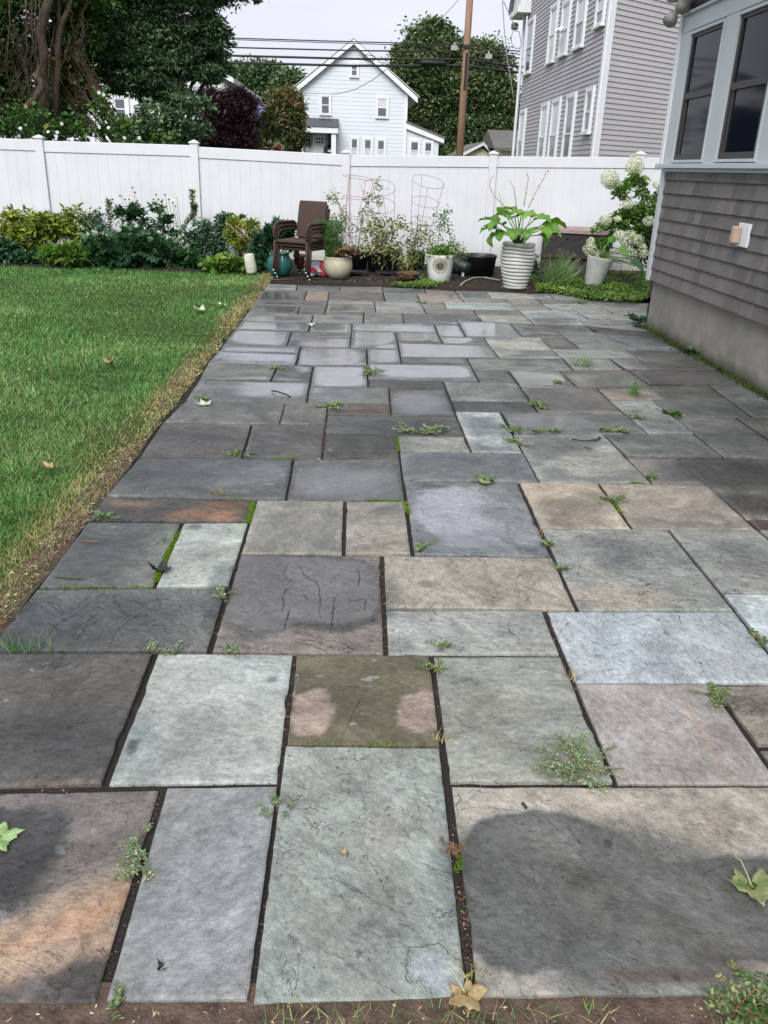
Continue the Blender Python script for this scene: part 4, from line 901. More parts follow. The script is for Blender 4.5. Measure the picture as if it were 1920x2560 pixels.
# ================================================================== THE HOUSE AT THE RIGHT (shingled wall of the yard's own house)
HX, HY1, HY0 = 3.22, 9.42, 1.0
home = thing('shingled_house', 'house with taupe shingles, grey trim and dark windows above a concrete foundation at the right', 'house', (HX, HY1, 0))
def local(root):
    inv = Matrix.Translation(-root.location); return lambda o: setattr(o, 'matrix_parent_inverse', Matrix.Identity(4))
def sub(root, o): o.location = -root.location; return o            # parts built in world space under a root that stands elsewhere
def wbox(x0, x1, y0, y1, z0, z1): return MB().box(x0, x1, y0, y1, z0, z1)
def part(root, name, mb, m, parent=None, **k):
    o = mb.build(name, M[m] if isinstance(m, str) else m, parent or root, **k)
    if parent is None: o.location = -root.location
    return o
E_ = part(home, 'foundation', wbox(HX+.05, 7.5, HY0, HY1-.05, -.3, .55), 'concrete')
part(home, 'house_body', wbox(HX+.03, 7.5, HY0+.001, HY1-.03, .5501, 3.4), 'shingle')
# shingle courses
sh = MB(); va = []; z = .527; rs = random.Random(3)
ctop = [.527+.1275*k for k in range(10)]
for k in range(9):
    z0, z1 = ctop[k], ctop[k+1]; y = HY1-.115+rs.uniform(-.1, 0)
    yy = HY1-.118
    while yy > HY0:
        wd = rs.uniform(.07, .19); y1 = max(HY0, yy-wd); j = rs.uniform(0, .002); g0 = .0022
        o = .020+rs.uniform(0, .003); a = HX-o; b = HX-.002
        sh.add([(a, yy-g0, z0), (a, y1+g0, z0), (b, y1+g0, z1+.004), (b, yy-g0, z1+.004), (HX+.028, yy-g0, z0), (HX+.028, y1+g0, z0)],
               [(0, 3, 2, 1), (4, 0, 1, 5), (0, 4, 3), (1, 2, 5)])
        va += [rs.random()]*6; yy = y1
o = part(home, 'shingle_siding', sh, 'shingle')
at_ = o.data.attributes.new('var', 'FLOAT', 'POINT'); at_.data.foreach_set('value', va)
part(home, 'corner_board', wbox(HX-.03, HX+.10, HY1-.105, HY1+.0, .515, 1.655), 'trimtaupe', bevel=.004)
lg = wbox(HX-.085, HX+.05, HY0, HY1+.07, 1.657, 1.70); lg.box(HX-.03, HX+.05, HY0, HY1-.11, 1.625, 1.656)
ledge = part(home, 'ledge', lg, 'trimtaupe', bevel=.004)
WINS = [(9.19, 8.34), (8.06, 7.21), (6.92, 6.07), (5.78, 4.93)]
tm = MB(); ed = [HY1+.02] + [v for w_ in WINS for v in w_] + [HY0]
for i in range(0, len(ed), 2): tm.box(HX-.02, HX+.03, ed[i+1], ed[i], 1.7005, 2.9)
tm.box(HX-.024, HX+.03, HY0, HY1+.02, 2.9005, 3.05)
tm.box(HX-.055, HX+.03, HY0, HY1+.03, 3.0505, 3.075)
part(home, 'window_trim', tm, 'trimtaupe', bevel=.003)
sf = wbox(HX+.02, HX+.4, HY0, HY1, 3.0755, 3.5)
for k in range(24): sf.box(HX-.002, HX+.02, HY0+k*.35, HY0+k*.35+.33, 3.0755, 3.5)
part(home, 'dark_upper_panel', sf, 'brownframe')
part(home, 'side_corner_trim', wbox(HX-.035, HX+.09, HY1+.021, HY1+.1, 1.701, 4.2), 'white', bevel=.003)
for a, b in WINS:
    fr2 = MB(); t = .028
    fr2.box(HX-.03, HX+.02, b, b+t, 1.70+.01, 2.89); fr2.box(HX-.03, HX+.02, a-t, a, 1.71, 2.89); fr2.box(HX-.03, HX+.02, b+t, a-t, 1.71, 1.735); fr2.box(HX-.03, HX+.02, b+t, a-t, 2.862, 2.89)
    w_ = part(home, 'window', fr2, 'trimtaupe', bevel=.002)
    s2 = MB(); y0, y1 = b+t, a-t; t2 = .045; zm = 2.315
    s2.box(HX-.008, HX+.03, y0, y0+t2, 1.735, 2.862); s2.box(HX-.008, HX+.03, y1-t2, y1, 1.735, 2.862)
    s2.box(HX-.008, HX+.03, y0+t2, y1-t2, 1.735, 1.79); s2.box(HX-.008, HX+.03, y0+t2, y1-t2, 2.83, 2.862); s2.box(HX-.014, HX+.03, y0+t2, y1-t2, zm-.028, zm+.028)
    s2.box(HX+.0, HX+.03, y0+t2, y0+t2+.05, 1.79, zm-.028); s2.box(HX+.0, HX+.03, y1-t2-.05, y1-t2, 1.79, zm-.028); 
    s2.build('screen_frame', M['brownframe'], w_, bevel=.002)
    MB().box(HX+.012, HX+.025, y0+t2+.051, y1-t2-.051, 1.79, zm-.028).build('lower_pane', M['glass'], w_)
    MB().box(HX+.008, HX+.025, y0+t2, y1-t2, zm+.028, 2.83).build('upper_pane', M['glass'], w_)
# outlet cover on the shingles
op = part(home, 'outlet_plate', wbox(HX-.036, HX-.012, 7.055, 7.262, 1.055, 1.24), 'white', bevel=.004)
ob = MB(); ob.box(HX-.10, HX-.0365, 7.175, 7.255, 1.075, 1.215); M['tan'] = plain('tan_plastic', (.42, .31, .23), .5, .1, 20, .1)
ob.build('outlet_cover', M['tan'], op, bevel=.015)
# flood lights at the corner
fl_ = part(home, 'floodlight', MB().tube([(HX-.03, HY1-.05, 3.14), (HX-.10, HY1-.05, 3.14)], .05, 16), 'trimtaupe', smooth=False)
M['lamp'] = plain('grey_lamp_housing', (.30, .29, .27), .4, .1, 20, .05)
for (c, d) in (((HX-.12, HY1-.16, 3.12), (-.25, -1, -.35)), ((HX-.15, HY1+.02, 3.04), (-.5, -.6, -.7)), ((HX-.16, HY1-.02, 3.22), (-.6, -.5, .1))):
    c = Vector(c); d = Vector(d).normalized()
    MB().tube([c-d*.07, c-d*.05, c, c+d*.05, c+d*.052, c+d*.035], [.02, .045, .062, .072, .064, .058], 20).build('lamp_head', M['lamp'], fl_, smooth=True)
part(home, 'roof_overhang', wbox(HX-.35, 7.5, HY0, HY1+.3, 3.501, 3.62), 'trimtaupe')

# ================================================================== NEIGHBOUR'S GREY HOUSE
C0 = at(1493, 300, 20.0); C1 = at(1298, 300, 29.8); C2 = at(1735, 300, 22.2)
WL, WR = Wall(C0, C1), Wall(C0, C2)
grey = thing('grey_clapboard_house', 'tall mauve grey clapboard house with white trimmed windows beyond the fence at the right', 'house', (C0.x, C0.y, 0))
TOPZ = 9.2
b = MB(); c3 = C1+(C2-C0)
b.add([(C0.x, C0.y, -.3), (C1.x, C1.y, -.3), (c3.x, c3.y, -.3), (C2.x, C2.y, -.3), (C0.x, C0.y, TOPZ), (C1.x, C1.y, TOPZ), (c3.x, c3.y, TOPZ), (C2.x, C2.y, TOPZ)],
      [(0, 1, 5, 4), (1, 2, 6, 5), (2, 3, 7, 6), (3, 0, 4, 7), (4, 5, 6, 7)])
part(grey, 'wall_body', b, 'greysiding')
b = WL.mb(); clap(b, .10, WL.len, 0, lambda u: TOPZ, .105, .018, .004); part(grey, 'long_side_siding', b, 'greysiding')
b = WR.mb(); clap(b, .10, WR.len, 0, lambda u: TOPZ, .105, .018, .004); part(grey, 'end_siding', b, 'greysiding')
b = WL.mb(); b.box(-.022, .13, -.02, .035, 0, TOPZ); part(grey, 'corner_trim', b, 'white')
b = WR.mb(); b.box(-.036, .15, .0, .037, 0, TOPZ); part(grey, 'corner_trim', b, 'white')
def gwin(l, r, tp, rb, bt, pale_mask=0):
    u0, zt = WL.uz(*R3(r, tp)); u1, _ = WL.uz(*R3(l, tp+4)); _, zb = WL.uz(*R3(rb, bt))
    return framed(WL, None, u0+.09, u1-.09, zb+.09, zt-.09, .09, 'farglass', pale_mask=pale_mask)
for a in ((165, 207, 95, 175, 465, 0), (315, 358, 5, 325, 395, 3), (391, 440, -25, 405, 350, 3), (487, 545, -70, 510, 300, 2), (610, 664, -75, 640, 165, 2),
          (115, 150, 683, 110, 1075, 2), (252, 295, 640, 258, 1075, 2), (322, 372, 610, 332, 1075, 2), (415, 470, 578, 425, 1090, 0), (538, 585, 541, 548, 850, 0)):
    w_ = gwin(*a); w_.parent = grey; w_.location = -grey.location
dp = WL.mb(); u, _ = WL.uz(*R3(100, 600)); dp.tube([(u, .06, 0), (u, .06, 6.3), (u-.15, .12, 6.6), (u-.1, .45, 6.9)], .05, 8); part(grey, 'downspout', dp, 'white')
# small return of the eave at the far end
ea = WL.mb(); u, z = WL.uz(*R3(130, 115)); ea.box(u-1.1, u+.4, 0, .42, z, z+.16); ea.prism([(u-1.1, z+.161), (u+.5, z+.161), (u-.1, z+1.2), (u-1.1, z+1.2)], 0.0, .35)
part(grey, 'eave_return', ea, 'white')
ea = WL.mb(); ea.prism([(u+.55, z+.165), (u-.12, z+1.3), (u-.3, z+1.3), (u+.3, z+.165)], -.02, .46); part(grey, 'eave_roof', ea, 'asphalt')
mt = WL.mb(); u, z = WL.uz(*R3(95, 175)); mt.lathe([(0, 0), (.10, 0), (.12, .05), (.12, .16), (.08, .2), (0, .2)], (u-.3, .2, z-.1), 14); part(grey, 'cable_bracket', mt, 'lamp')
fl2 = WL.mb(); u, z = WL.uz(*R3(395, 190)); fl2.tube([(u, 0, z), (u, .16, z)], .04, 8); fl2.tube([(u-.1, .14, z+.03), (u-.16, .24, z-.06)], .06, 10); fl2.tube([(u+.1, .14, z+.03), (u+.16, .24, z-.02)], .06, 10); part(grey, 'security_light', fl2, 'white')
rf = MB(); d1 = (C1-C0).normalized()*.4; rf.add([(C0.x-.3, C0.y-.4, TOPZ+.001), (C1.x-.3, C1.y+.3, TOPZ+.001), (c3.x, c3.y, TOPZ+.001), (C2.x+.4, C2.y-.3, TOPZ+.001), ((C0.x+C2.x)/2, (C0.y+C2.y)/2, TOPZ+2.4), ((C1.x+c3.x)/2, (C1.y+c3.y)/2, TOPZ+2.4)],
      [(0, 1, 5, 4), (2, 3, 4, 5), (3, 0, 4), (1, 2, 5), (0, 3, 2, 1)]); part(grey, 'roof', rf, 'asphalt')

# ================================================================== WHITE GABLE HOUSE ACROSS THE STREET
GY = 50.0
def G2(x, y): p = at(*R2(x, y), GY); return p.x, p.z
wh = thing('white_gable_house', 'white clapboard house with a steep gable and small front porch across the street', 'house', (G2(690, 800)[0], GY, 0))
x0, _ = G2(403, 500); x1, _ = G2(975, 520); zl = G2(403, 470)[1]; zr = G2(975, 500)[1]; xp, zp = G2(690, 238); zs = (zl+zr)/2-.05
gw = Wall((x0, GY), (x1, GY)); Lw = x1-x0; up = xp-x0
def gtop(u): return zs+(zp-zs)*(u/up if u < up else (Lw-u)/(Lw-up))
def Gu(x, y): return gw.uz(*R2(x, y))
b = gw.mb(); b.prism([(0, 0), (Lw, 0), (Lw, zs), (up, zp-.05), (0, zs)], -9, 0); part(wh, 'walls', b, 'whitesiding')
b = gw.mb(); clap(b, .12, Lw-.12, 1.2, gtop, .2, .010, .004); part(wh, 'front_siding', b, 'whitesiding')
b = gw.mb(); b.box(-.03, .14, -.02, .05, 1, zs); part(wh, 'corner_trim', b, 'white'); b = gw.mb(); b.box(Lw-.14, Lw+.03, -.02, .05, 1, zs); part(wh, 'corner_trim', b, 'white')
b = gw.mb(); k = .55; rt = .27
sl, sr = (zp-zs)/up, (zp-zs)/(Lw-up)
b.prism([(-k, zs-k*sl), (up, zp), (Lw+k, zs-k*sr), (Lw+k, zs-k*sr+rt), (up, zp+rt), (-k, zs-k*sl+rt)], .05, .30); part(wh, 'rake_trim', b, 'white')
b = gw.mb(); b.prism([(-k-.1, zs-k*sl+rt+.001), (up, zp+rt+.001), (Lw+k+.1, zs-k*sr+rt+.001), (Lw+k+.1, zs-k*sr+rt+.04), (up, zp+rt+.05), (-k-.1, zs-k*sl+rt+.04)], -9.4, .34)
part(wh, 'roof', b, 'paleroof')
# lean-to at the right
u2, z2 = Gu(970, 652); u3, z3 = Gu(1170, 735); u4, _ = Gu(1140, 800)
b = gw.mb(); b.prism([(Lw, 0), (u4, 0), (u4, z3-.1), (Lw, z2-.15)], -7, -.06); part(wh, 'side_wing', b, 'whitesiding')
b = gw.mb(); clap(b, Lw+.04, u4-.1, 1.2, lambda u: z2+(z3-z2)*(u-Lw)/(u3-Lw)-.3, .2, .010, -.055); part(wh, 'wing_siding', b, 'whitesiding')
b = gw.mb(); b.prism([(Lw-.02, z2-.3), (u3, z3-.26), (u3, z3), (Lw-.02, z2)], -7.2, .10); part(wh, 'wing_roof_trim', b, 'white')
b = gw.mb(); b.prism([(Lw-.02, z2+.001), (u3+.06, z3-.03), (u3+.06, z3+.05), (Lw-.02, z2+.09)], -7.25, .15); part(wh, 'wing_roof', b, 'asphalt')
def hwin(l, r, t, bt, pale_mask=0, w=.03):
    u0, zt = Gu(l, t); u1, zb = Gu(r, bt); w_ = framed(gw, None, u0+.09, u1-.09, zb+.10, zt-.09, .09, 'farglass', pale_mask=pale_mask, w=w); w_.parent = wh; w_.location = -wh.location; return w_
hwin(668, 718, 328, 418); hwin(508, 570, 500, 618); hwin(808, 874, 512, 635, 2)
hwin(668, 718, 727, 850, 1); hwin(738, 790, 731, 852, 1); hwin(808, 860, 735, 855, 1); hwin(985, 1040, 742, 860, 1, -.03); hwin(1060, 1110, 747, 862, 1, -.03)
# porch
u0, za = Gu(410, 625); u1, zb = Gu(604, 678); _, zc = Gu(410, 690)
pr = part(wh, 'porch', (lambda b: (b.box(u0-.05, u1+.05, .04, 1.2, zc-.15, zc+.12), b.box(u0, u0+.22, .9, 1.12, 1, zc-.1505), b.box(u1-.3, u1-.05, .9, 1.12, 1, zc-.1505), b)[-1])(gw.mb()), 'white')
b = gw.mb(); b.add([(u0-.05, 1.25, zc+.14), (u1+.05, 1.25, zc+.14), (u1+.05, .04, za), (u0-.05, .04, za), (u0-.05, .04, zc+.14), (u1+.05, .04, zc+.14)], [(0, 1, 2, 3), (0, 3, 4), (1, 5, 2), (0, 4, 5, 1)])
for i in range(9): q = u0+(u1-u0)*i/8; b.add([(q-.02, 1.26, zc+.15), (q+.02, 1.26, zc+.15), (q+.02, .05, za+.03), (q-.02, .05, za+.03)], [(0, 1, 2, 3)])
b.build('porch_roof', M['slate'], pr)
b = gw.mb(); b.box(u0+.25, u1-.3, .04, .07, 1, zc-.16); b.build('recess_siding', M['whitesiding'], pr)
du0, dz = Gu(472, 720); du1, _ = Gu(540, 720)
dr_ = part(wh, 'door', (lambda b: (b.box(du0+.1, du1-.1, .071, .11, 1.05, dz-.1), b.box(du0, du0+.1, .071, .13, 1, dz), b.box(du1-.1, du1, .071, .13, 1, dz), b.box(du0+.101, du1-.101, .071, .13, dz-.1, dz), b)[-1])(gw.mb()), 'white')
a0, ztp = Gu(488, 730); a1, zbt = Gu(530, 765)
b = gw.mb()
for i in range(3):
    for j in range(2):
        wdt = (a1-a0)/3; ht = (ztp-zbt)/2; b.box(a0+i*wdt+.03, a0+(i+1)*wdt-.03, .1105, .118, zbt+j*ht+.03, zbt+(j+1)*ht-.03)
b.build('door_pane', M['glass'], dr_)
u, z = Gu(537, 790); gw.mb().box(u-.06, u+.02, .111, .18, z-.25, z+.1).build('handle', M['blackmetal'], dr_)
for (x, y) in ((449, 740), (566, 748)):
    u, z = Gu(x, y); b = gw.mb(); b.box(u-.12, u+.12, .071, .3, z-.35, z+.3); b.box(u-.17, u+.17, .071, .34, z+.301, z+.38); part(wh, 'wall_lantern', b, 'blackmetal')
u, z = Gu(566, 797); b = gw.mb(); b.box(u-.25, u+.25, .071, .3, z-.25, z+.25); mbx = part(wh, 'mailbox', b, 'black')
b = gw.mb(); b.box(u-.13, u+.13, .301, .31, z-.11, z-.02); b.box(u-.02, u+.10, .301, .31, z-.019, z+.03); b.build('house_number', M['white'], mbx)

# ================================================================== OTHER BUILDINGS
def simple_house(name, label, rect, Y, depth, roof_px, wallm, roofm, ridge='x', wins=(), base=0):
    """rect = wall in full picture pixels (x0, x1, y_eave)"""
    a = at(rect[0], rect[2], Y); c = at(rect[1], rect[2], Y); r = at(*roof_px, Y if ridge == 'y' else Y+depth/2)
    t = thing(name, label, 'house', (a.x, Y, 0)); w = Wall((a.x, Y), (c.x, Y)); L_ = c.x-a.x; zt = (a.z+c.z)/2
    b = w.mb()
    if ridge == 'x':
        b.box(0, L_, -depth, 0, base-1, zt); b.prism
    else:
        b.prism([(0, base-1), (L_, base-1), (L_, zt), (r.x-a.x, r.z-.1), (0, zt)], -depth, 0)
    part(t, 'walls', b, wallm)
    b = w.mb()
    if ridge == 'x':
        e = .35
        b.add([(-e, e, zt), (L_+e, e, zt), (L_+e, -depth/2, r.z), (-e, -depth/2, r.z), (-e, -depth-e, zt), (L_+e, -depth-e, zt), (-e, e, zt+.001-.12), (L_+e, e, zt-.12)],
              [(0, 1, 2, 3), (3, 2, 5, 4), (0, 3, 4), (1, 5, 2), (6, 7, 1, 0), (0, 4, 5, 1)])
    else:
        e = .35; u = r.x-a.x; sl, sr = (r.z-zt)/u, (r.z-zt)/(L_-u)
        b.prism([(-e, zt-e*sl+.02), (u, r.z+.02), (L_+e, zt-e*sr+.02), (L_+e, zt-e*sr+.17), (u, r.z+.18), (-e, zt-e*sl+.17)], -depth-.2, .25)
    rf_ = part(t, 'roof', b, roofm)
    if ridge == 'y':
        b = w.mb(); b.prism([(-e-.02, zt-e*sl-.0), (u, r.z-.0), (L_+e+.02, zt-e*sr), (L_+e+.02, zt-e*sr+.14), (u, r.z+.14), (-e-.02, zt-e*sl+.14)], .2505, .30); b.build('fascia', M['white'], rf_)
    for (l, rr, tp, bt, bl) in wins:
        u0, z1 = w.uz(l, tp); u1, z0 = w.uz(rr, bt); w_ = framed(w, t, u0, u1, z0, z1, .12, pale_mask=bl); w_.location = -t.location
    return t, w
simple_house('cream_garage', 'low cream garage with a shallow gable roof beside the utility pole', (1163, 1228, 388), 42, 6, (1207, 364), 'creamsiding', 'asphalt', 'y')
simple_house('cream_cottage', 'cream cottage with a grey shingled roof against the grey house', (1252, 1330, 371), 40, 4.5, (1268, 326), 'creamsiding', 'asphalt', 'x')
t, w = simple_house('solar_roof_house', 'small white house with blue solar panels on its roof behind the maroon tree', (628, 700, 326), 60, 9, (655, 262), 'white', 'asphalt', 'x', [(654, 678, 335, 362, 0)])
b = MB(); 
p0 = at(629, 318, 60); p1 = at(668, 318, 60); q0 = at(632, 268, 63.5); q1 = at(672, 268, 63.5)
for i in range(4):
    for j in range(2):
        f = lambda s, t_: tuple(((p0*(1-s)+p1*s)*(1-t_)+(q0*(1-s)+q1*s)*t_) + Vector((0, -.25, .2)))
        s0, s1, t0, t1 = i/4+.01, (i+1)/4-.01, j/2+.02, (j+1)/2-.02
        b.add([f(s0, t0), f(s1, t0), f(s1, t1), f(s0, t1)], [(0, 1, 2, 3)])
part(t, 'solar_panels', b, 'solar')
simple_house('white_house_in_trees', 'white house mostly hidden behind the dark tree at the left', (215, 560, 190), 34, 9, (400, 120), 'white', 'paleroof', 'y',
             [(285, 318, 245, 300, 0), (350, 380, 250, 300, 0), (450, 480, 215, 265, 0), (330, 360, 185, 215, 0), (505, 530, 240, 300, 0)])

# ================================================================== UTILITY POLE AND WIRES
PY = 39.0
pt = at(*R2(1318, -160), PY); pb = at(*R2(1252, 826), PY)
dirp = (pb-pt).normalized(); pb2 = pb + dirp*(pb.z/abs(dirp.z))
pole = thing('utility_pole', 'tall brown wooden utility pole beside the white gable house', 'utility pole', (pb2.x, pb2.y, 0))
part(pole, 'shaft', MB().tube([pb2, pt, pt+(pt-pb)*.1], [.17, .135, .13], 16), 'wood', smooth=True)
m1 = at(*R2(1283, 385), PY); part(pole, 'cable_guard', MB().box(m1.x-.05, m1.x+.05, PY-.2, PY-.1, m1.z-.65, m1.z+.7), 'blackmetal')
m1 = at(*R2(1295, 250), PY); part(pole, 'bracket', MB().box(m1.x-.2, m1.x+.2, PY-.22, PY-.12, m1.z-.06, m1.z+.06), 'blackmetal')
def wire(name, label, pts, r, Ys=PY, m='rubberblack', grp='overhead wires along the street', fn=R2, cat='wire'):
    if not isinstance(Ys, (list, tuple)): Ys = [Ys]*len(pts)
    P = [at(*fn(x, y), Y) for (x, y), Y in zip(pts, Ys)]
    Q = []
    for i in range(len(P)-1):
        for k in range(8): t_ = k/8; q = P[i]*(1-t_)+P[i+1]*t_; Q.append(q)
    Q.append(P[-1])
    return tag(MB().tube(Q, r, 6).build(name, M[m], smooth=True), label, cat, grp)
wire('power_line', 'thin topmost wire of the pair crossing above the white gable house', [(-400, 192), (20, 202), (690, 222), (1270, 238), (1590, 275)], .022)
wire('power_line', 'thin second wire just under the topmost one above the gable peak', [(-400, 200), (20, 210), (690, 231), (1285, 250), (1590, 292)], .015)
wire('power_line', 'black third wire crossing the upper gable, midway between thin and thick ones', [(-400, 240), (30, 252), (690, 269), (1285, 276), (1590, 312)], .028)
wire('power_line', 'thick black cable crossing the gable, second from the bottom', [(-400, 286), (0, 295), (690, 313), (1285, 316), (1590, 358)], .042)
wire('power_line', 'thickest lowest black cable crossing just above the attic window', [(-400, 320), (30, 333), (690, 350), (1285, 349), (1590, 388)], .046)
wire('power_line', 'faint grey wire rising from the maple top towards the upper edge', [(1120, 135), (1180, 72), (1250, -5)], .014, 34, 'greycable')
wire('service_drop', 'slack grey wire drooping from the cables down across the white house front', [(862, 370), (790, 425), (700, 475), (600, 500), (420, 495)], .018, [PY, 41, 44, 48, 49.7], 'greycable')
wire('service_drop', 'grey wire hanging from the top edge down beside the grey house', [(1480, -5), (1490, 150), (1505, 300), (1540, 520)], .014, 28, 'greycable')
wire('service_drop', 'grey wire sagging from the top edge to the bracket on the grey house', [(1485, 5), (1520, 80), (1545, 140), (1565, 150)], .014, 28, 'greycable')
wire('cable_loop', 'coiled loop of cable hanging under the bracket of the grey house', [(20, 300), (60, 335), (90, 330), (110, 280), (95, 200), (60, 190), (45, 230), (50, 280), (75, 305), (100, 300)], .012, 28, 'greycable', fn=R3, cat='cable')
wire('cable_loop', 'small coil of cable slung on the wires before the gable', [(740, 300), (760, 290), (800, 300), (808, 315), (780, 328), (750, 320), (740, 300)], .016, PY-.1, 'rubberblack', cat='cable')
sp = at(*R2(1112, 334), PY-.1); tag(MB().tube([sp-Vector((.55, 0, 0)), sp-Vector((.45, 0, 0)), sp+Vector((.45, 0, 0)), sp+Vector((.55, 0, 0))], [.04, .10, .10, .04], 10).build('splice_case', M['rubberblack'], smooth=True), 'black splice case hung on the cable left of the pole', 'splice case')
for (x, y, lb) in ((1224, 255, 'small grey terminal box on the wires just left of the pole'), (1407, 300, 'small grey terminal box on the wires right of the pole')):
    q = at(*R2(x, y), PY-.12); b = MB().box(q.x-.13, q.x+.13, q.y-.08, q.y+.08, q.z-.09, q.z+.09); b.box(q.x-.03, q.x+.03, q.y-.03, q.y+.03, q.z+.0901, q.z+.2)
    tag(b.build('terminal_box', M['lamp']), lb, 'utility box')

# ================================================================== TREES
def lump_leaves(lobes, n, size, aspect=.6, kind='dia', clump=.22, flat=.6, squash=.7, droop=0):
    vol = np.array([l[1][0]*l[1][1]*l[1][2] for l in lobes])**(2/3); vol = vol/vol.sum()
    P, D, Nn, VV = [], [], [], []
    for (c, r), w in zip(lobes, vol):
        m = int(n*w); cl = max(6, int(m/45)); r = np.array(r)
        u = norm(RNG.normal(size=(cl, 3))); rad = RNG.random(cl)**.33; rad = .25+.75*rad
        cen = u*rad[:, None]*r*(.82+.3*RNG.random(cl))[:, None]
        cv = RNG.random(cl)*.65+.18*(u[:, 2]+1)*.5
        k = RNG.integers(0, cl, m); cs = clump*(.5+RNG.random(cl))
        q = cen[k] + RNG.normal(size=(m, 3))*np.array([1, 1, squash])*r*cs[k][:, None]
        P.append(q+np.array(c)); VV.append(np.clip(cv[k]+RNG.normal(size=m)*.16, 0, 1))
        D.append(norm(RNG.normal(size=(m, 3))*np.array([1, 1, flat])+norm(q/r)*.5-np.array([0, 0, droop]))); Nn.append(RNG.normal(size=(m, 3))*.6+np.array([0, 0, 1.]))
    P, D, Nn, VV = map(np.concatenate, (P, D, Nn, VV))
    s = size*RNG.uniform(.6, 1.35, len(P))
    return kind, P, D, Nn, s, s*aspect, VV
def limbs(mb, base, lobes, r0, fork=.35, n_per=5, seed=1, bend=.3, maxl=8):
    rs = random.Random(seed); base = Vector(base)
    cen = sum((Vector(l[0]) for l in lobes), Vector())/len(lobes); ft = base+(cen-base)*fork
    mb.tube([base, base+(ft-base)*.5+Vector((rs.uniform(-.1, .1)*r0*6, 0, 0)), ft], [r0*1.25, r0, r0*.85], 10)
    for c, r in lobes[:maxl]:
        c = Vector(c); m = ft*.4+c*.6+Vector((rs.uniform(-1, 1), rs.uniform(-1, 1), rs.uniform(-.5, .5)))*bend*max(r)*.5
        mb.tube([ft, m, c], [r0*.6, r0*.35, r0*.14], 7)
        for k in range(n_per):
            d = Vector((rs.gauss(0, 1), rs.gauss(0, 1), rs.gauss(.3, .8))).normalized(); e = c+Vector((d.x*r[0], d.y*r[1], d.z*r[2]))*.85
            s = m+(c-m)*rs.random(); mb.tube([s, (s+e)/2+Vector((0, 0, -.05*max(r))), e], [r0*.22, r0*.13, r0*.04], 5)
def tree(name, label, cat, Y, lobes_px, n, size, mat, base_px, r0, group=None, kind='dia', aspect=.6, depth=.8, trunk='bark', clump=.22, extra=None, **kw):
    lobes = [(tuple(at(px, py, Y+dy)), (rx*Y/F, max(rx, ry)*Y/F*depth, ry*Y/F)) for px, py, rx, ry, dy in lobes_px]
    b = at(*base_px, Y); b.z = -.2
    t = thing(name, label, cat, (b.x, b.y, 0), 0, group)
    part(t, 'crown', MB(), 'f_mid') if False else None
    k_, P, D, Nn, s, w, vv = lump_leaves(lobes, n, size, aspect, kind, clump, **kw)
    o = scatter('crown', k_, P, D, Nn, s, w, M[mat], t, vv); o.location = -t.location
    mb = MB(); limbs(mb, b, lobes, r0, seed=int(px_seed(lobes_px)))
    if extra: extra(mb)
    part(t, 'trunk', mb, trunk, smooth=True)
    return t
def px_seed(l): return abs(l[0][0]*7+l[0][1])
def pxtube(mb, pts, Y, rr, n=8, fn=R1):
    ps = [at(*fn(x, y), Y) for x, y in pts]; mb.tube(ps, rr, n)
# the dark drooping tree
tree('drooping_tree', 'large dark green tree with low drooping branches above the left part of the fence', 'tree', 18.5,
     [(285, 60, 110, 85, 0), (400, 70, 110, 90, .3), (480, 40, 75, 70, 0), (505, 120, 62, 55, .5), (560, 95, 22, 26, .8), (350, 150, 115, 65, 0), (455, 150, 85, 45, .6), (400, 225, 75, 26, 0), (520, 185, 44, 22, .2), (565, 170, 20, 14, .2), (455, 262, 50, 22, -.2), (280, 205, 40, 24, .3), (410, 335, 48, 26, .2), (500, 320, 30, 18, 0),
      (590, -40, 45, 22, 0), (625, -8, 26, 12, 0), (440, -60, 170, 50, 0)], 90000, .078, 'f_dark', (355, 400), .12, 'trees beyond the fence', aspect=.5, clump=.12, squash=.5, droop=.3,
     extra=lambda mb: [pxtube(mb, [(850, 250), (960, 380), (1020, 470), (1080, 590), (1180, 690)], 18.2, [.06, .05, .04, .03, .015]), pxtube(mb, [(860, 300), (900, 420), (870, 560)], 18.3, [.04, .03, .01]), pxtube(mb, [(700, 380), (900, 350), (1150, 345)], 18.2, [.04, .03, .01])])
# the vine-draped twin-trunk tree at the far left
def twin(mb):
    pxtube(mb, [(300, -300), (318, 0), (285, 110), (262, 210), (285, 330), (270, 420), (285, 560), (290, 850)], 16.4, [.07, .08, .085, .08, .075, .085, .09, .10], 12)
    pxtube(mb, [(470, -60), (445, 60), (395, 160), (375, 280), (378, 420), (360, 600), (362, 860)], 16.6, [.04, .045, .05, .055, .055, .06, .07], 10)
    pxtube(mb, [(385, -40), (380, 100), (395, 160)], 16.6, [.035, .04, .045], 8)
    pxtube(mb, [(215, 480), (262, 520), (272, 560), (225, 640), (175, 690), (155, 760), (150, 860)], 16.1, [.04, .055, .065, .06, .055, .05, .055], 10)
    pxtube(mb, [(262, 420), (230, 500), (262, 545)], 16.2, [.03, .04, .045], 8)
tree('twin_trunk_tree', 'tree with bare twisted brown trunks wrapped in vines at the far left behind the fence', 'tree', 16.6,
     [(30, 20, 70, 55, .6), (150, -30, 120, 60, .6), (20, 120, 50, 60, .9), (150, 130, 70, 60, 1.2), (200, 60, 60, 60, .8), (60, 200, 60, 60, 1.4), (190, 200, 50, 50, 1.3), (-60, 100, 80, 160, .8)], 42000, .085, 'f_mid', (112, 400), .05, 'trees beyond the fence', aspect=.55, clump=.2, extra=twin)
vt = MB(); rs = random.Random(5)
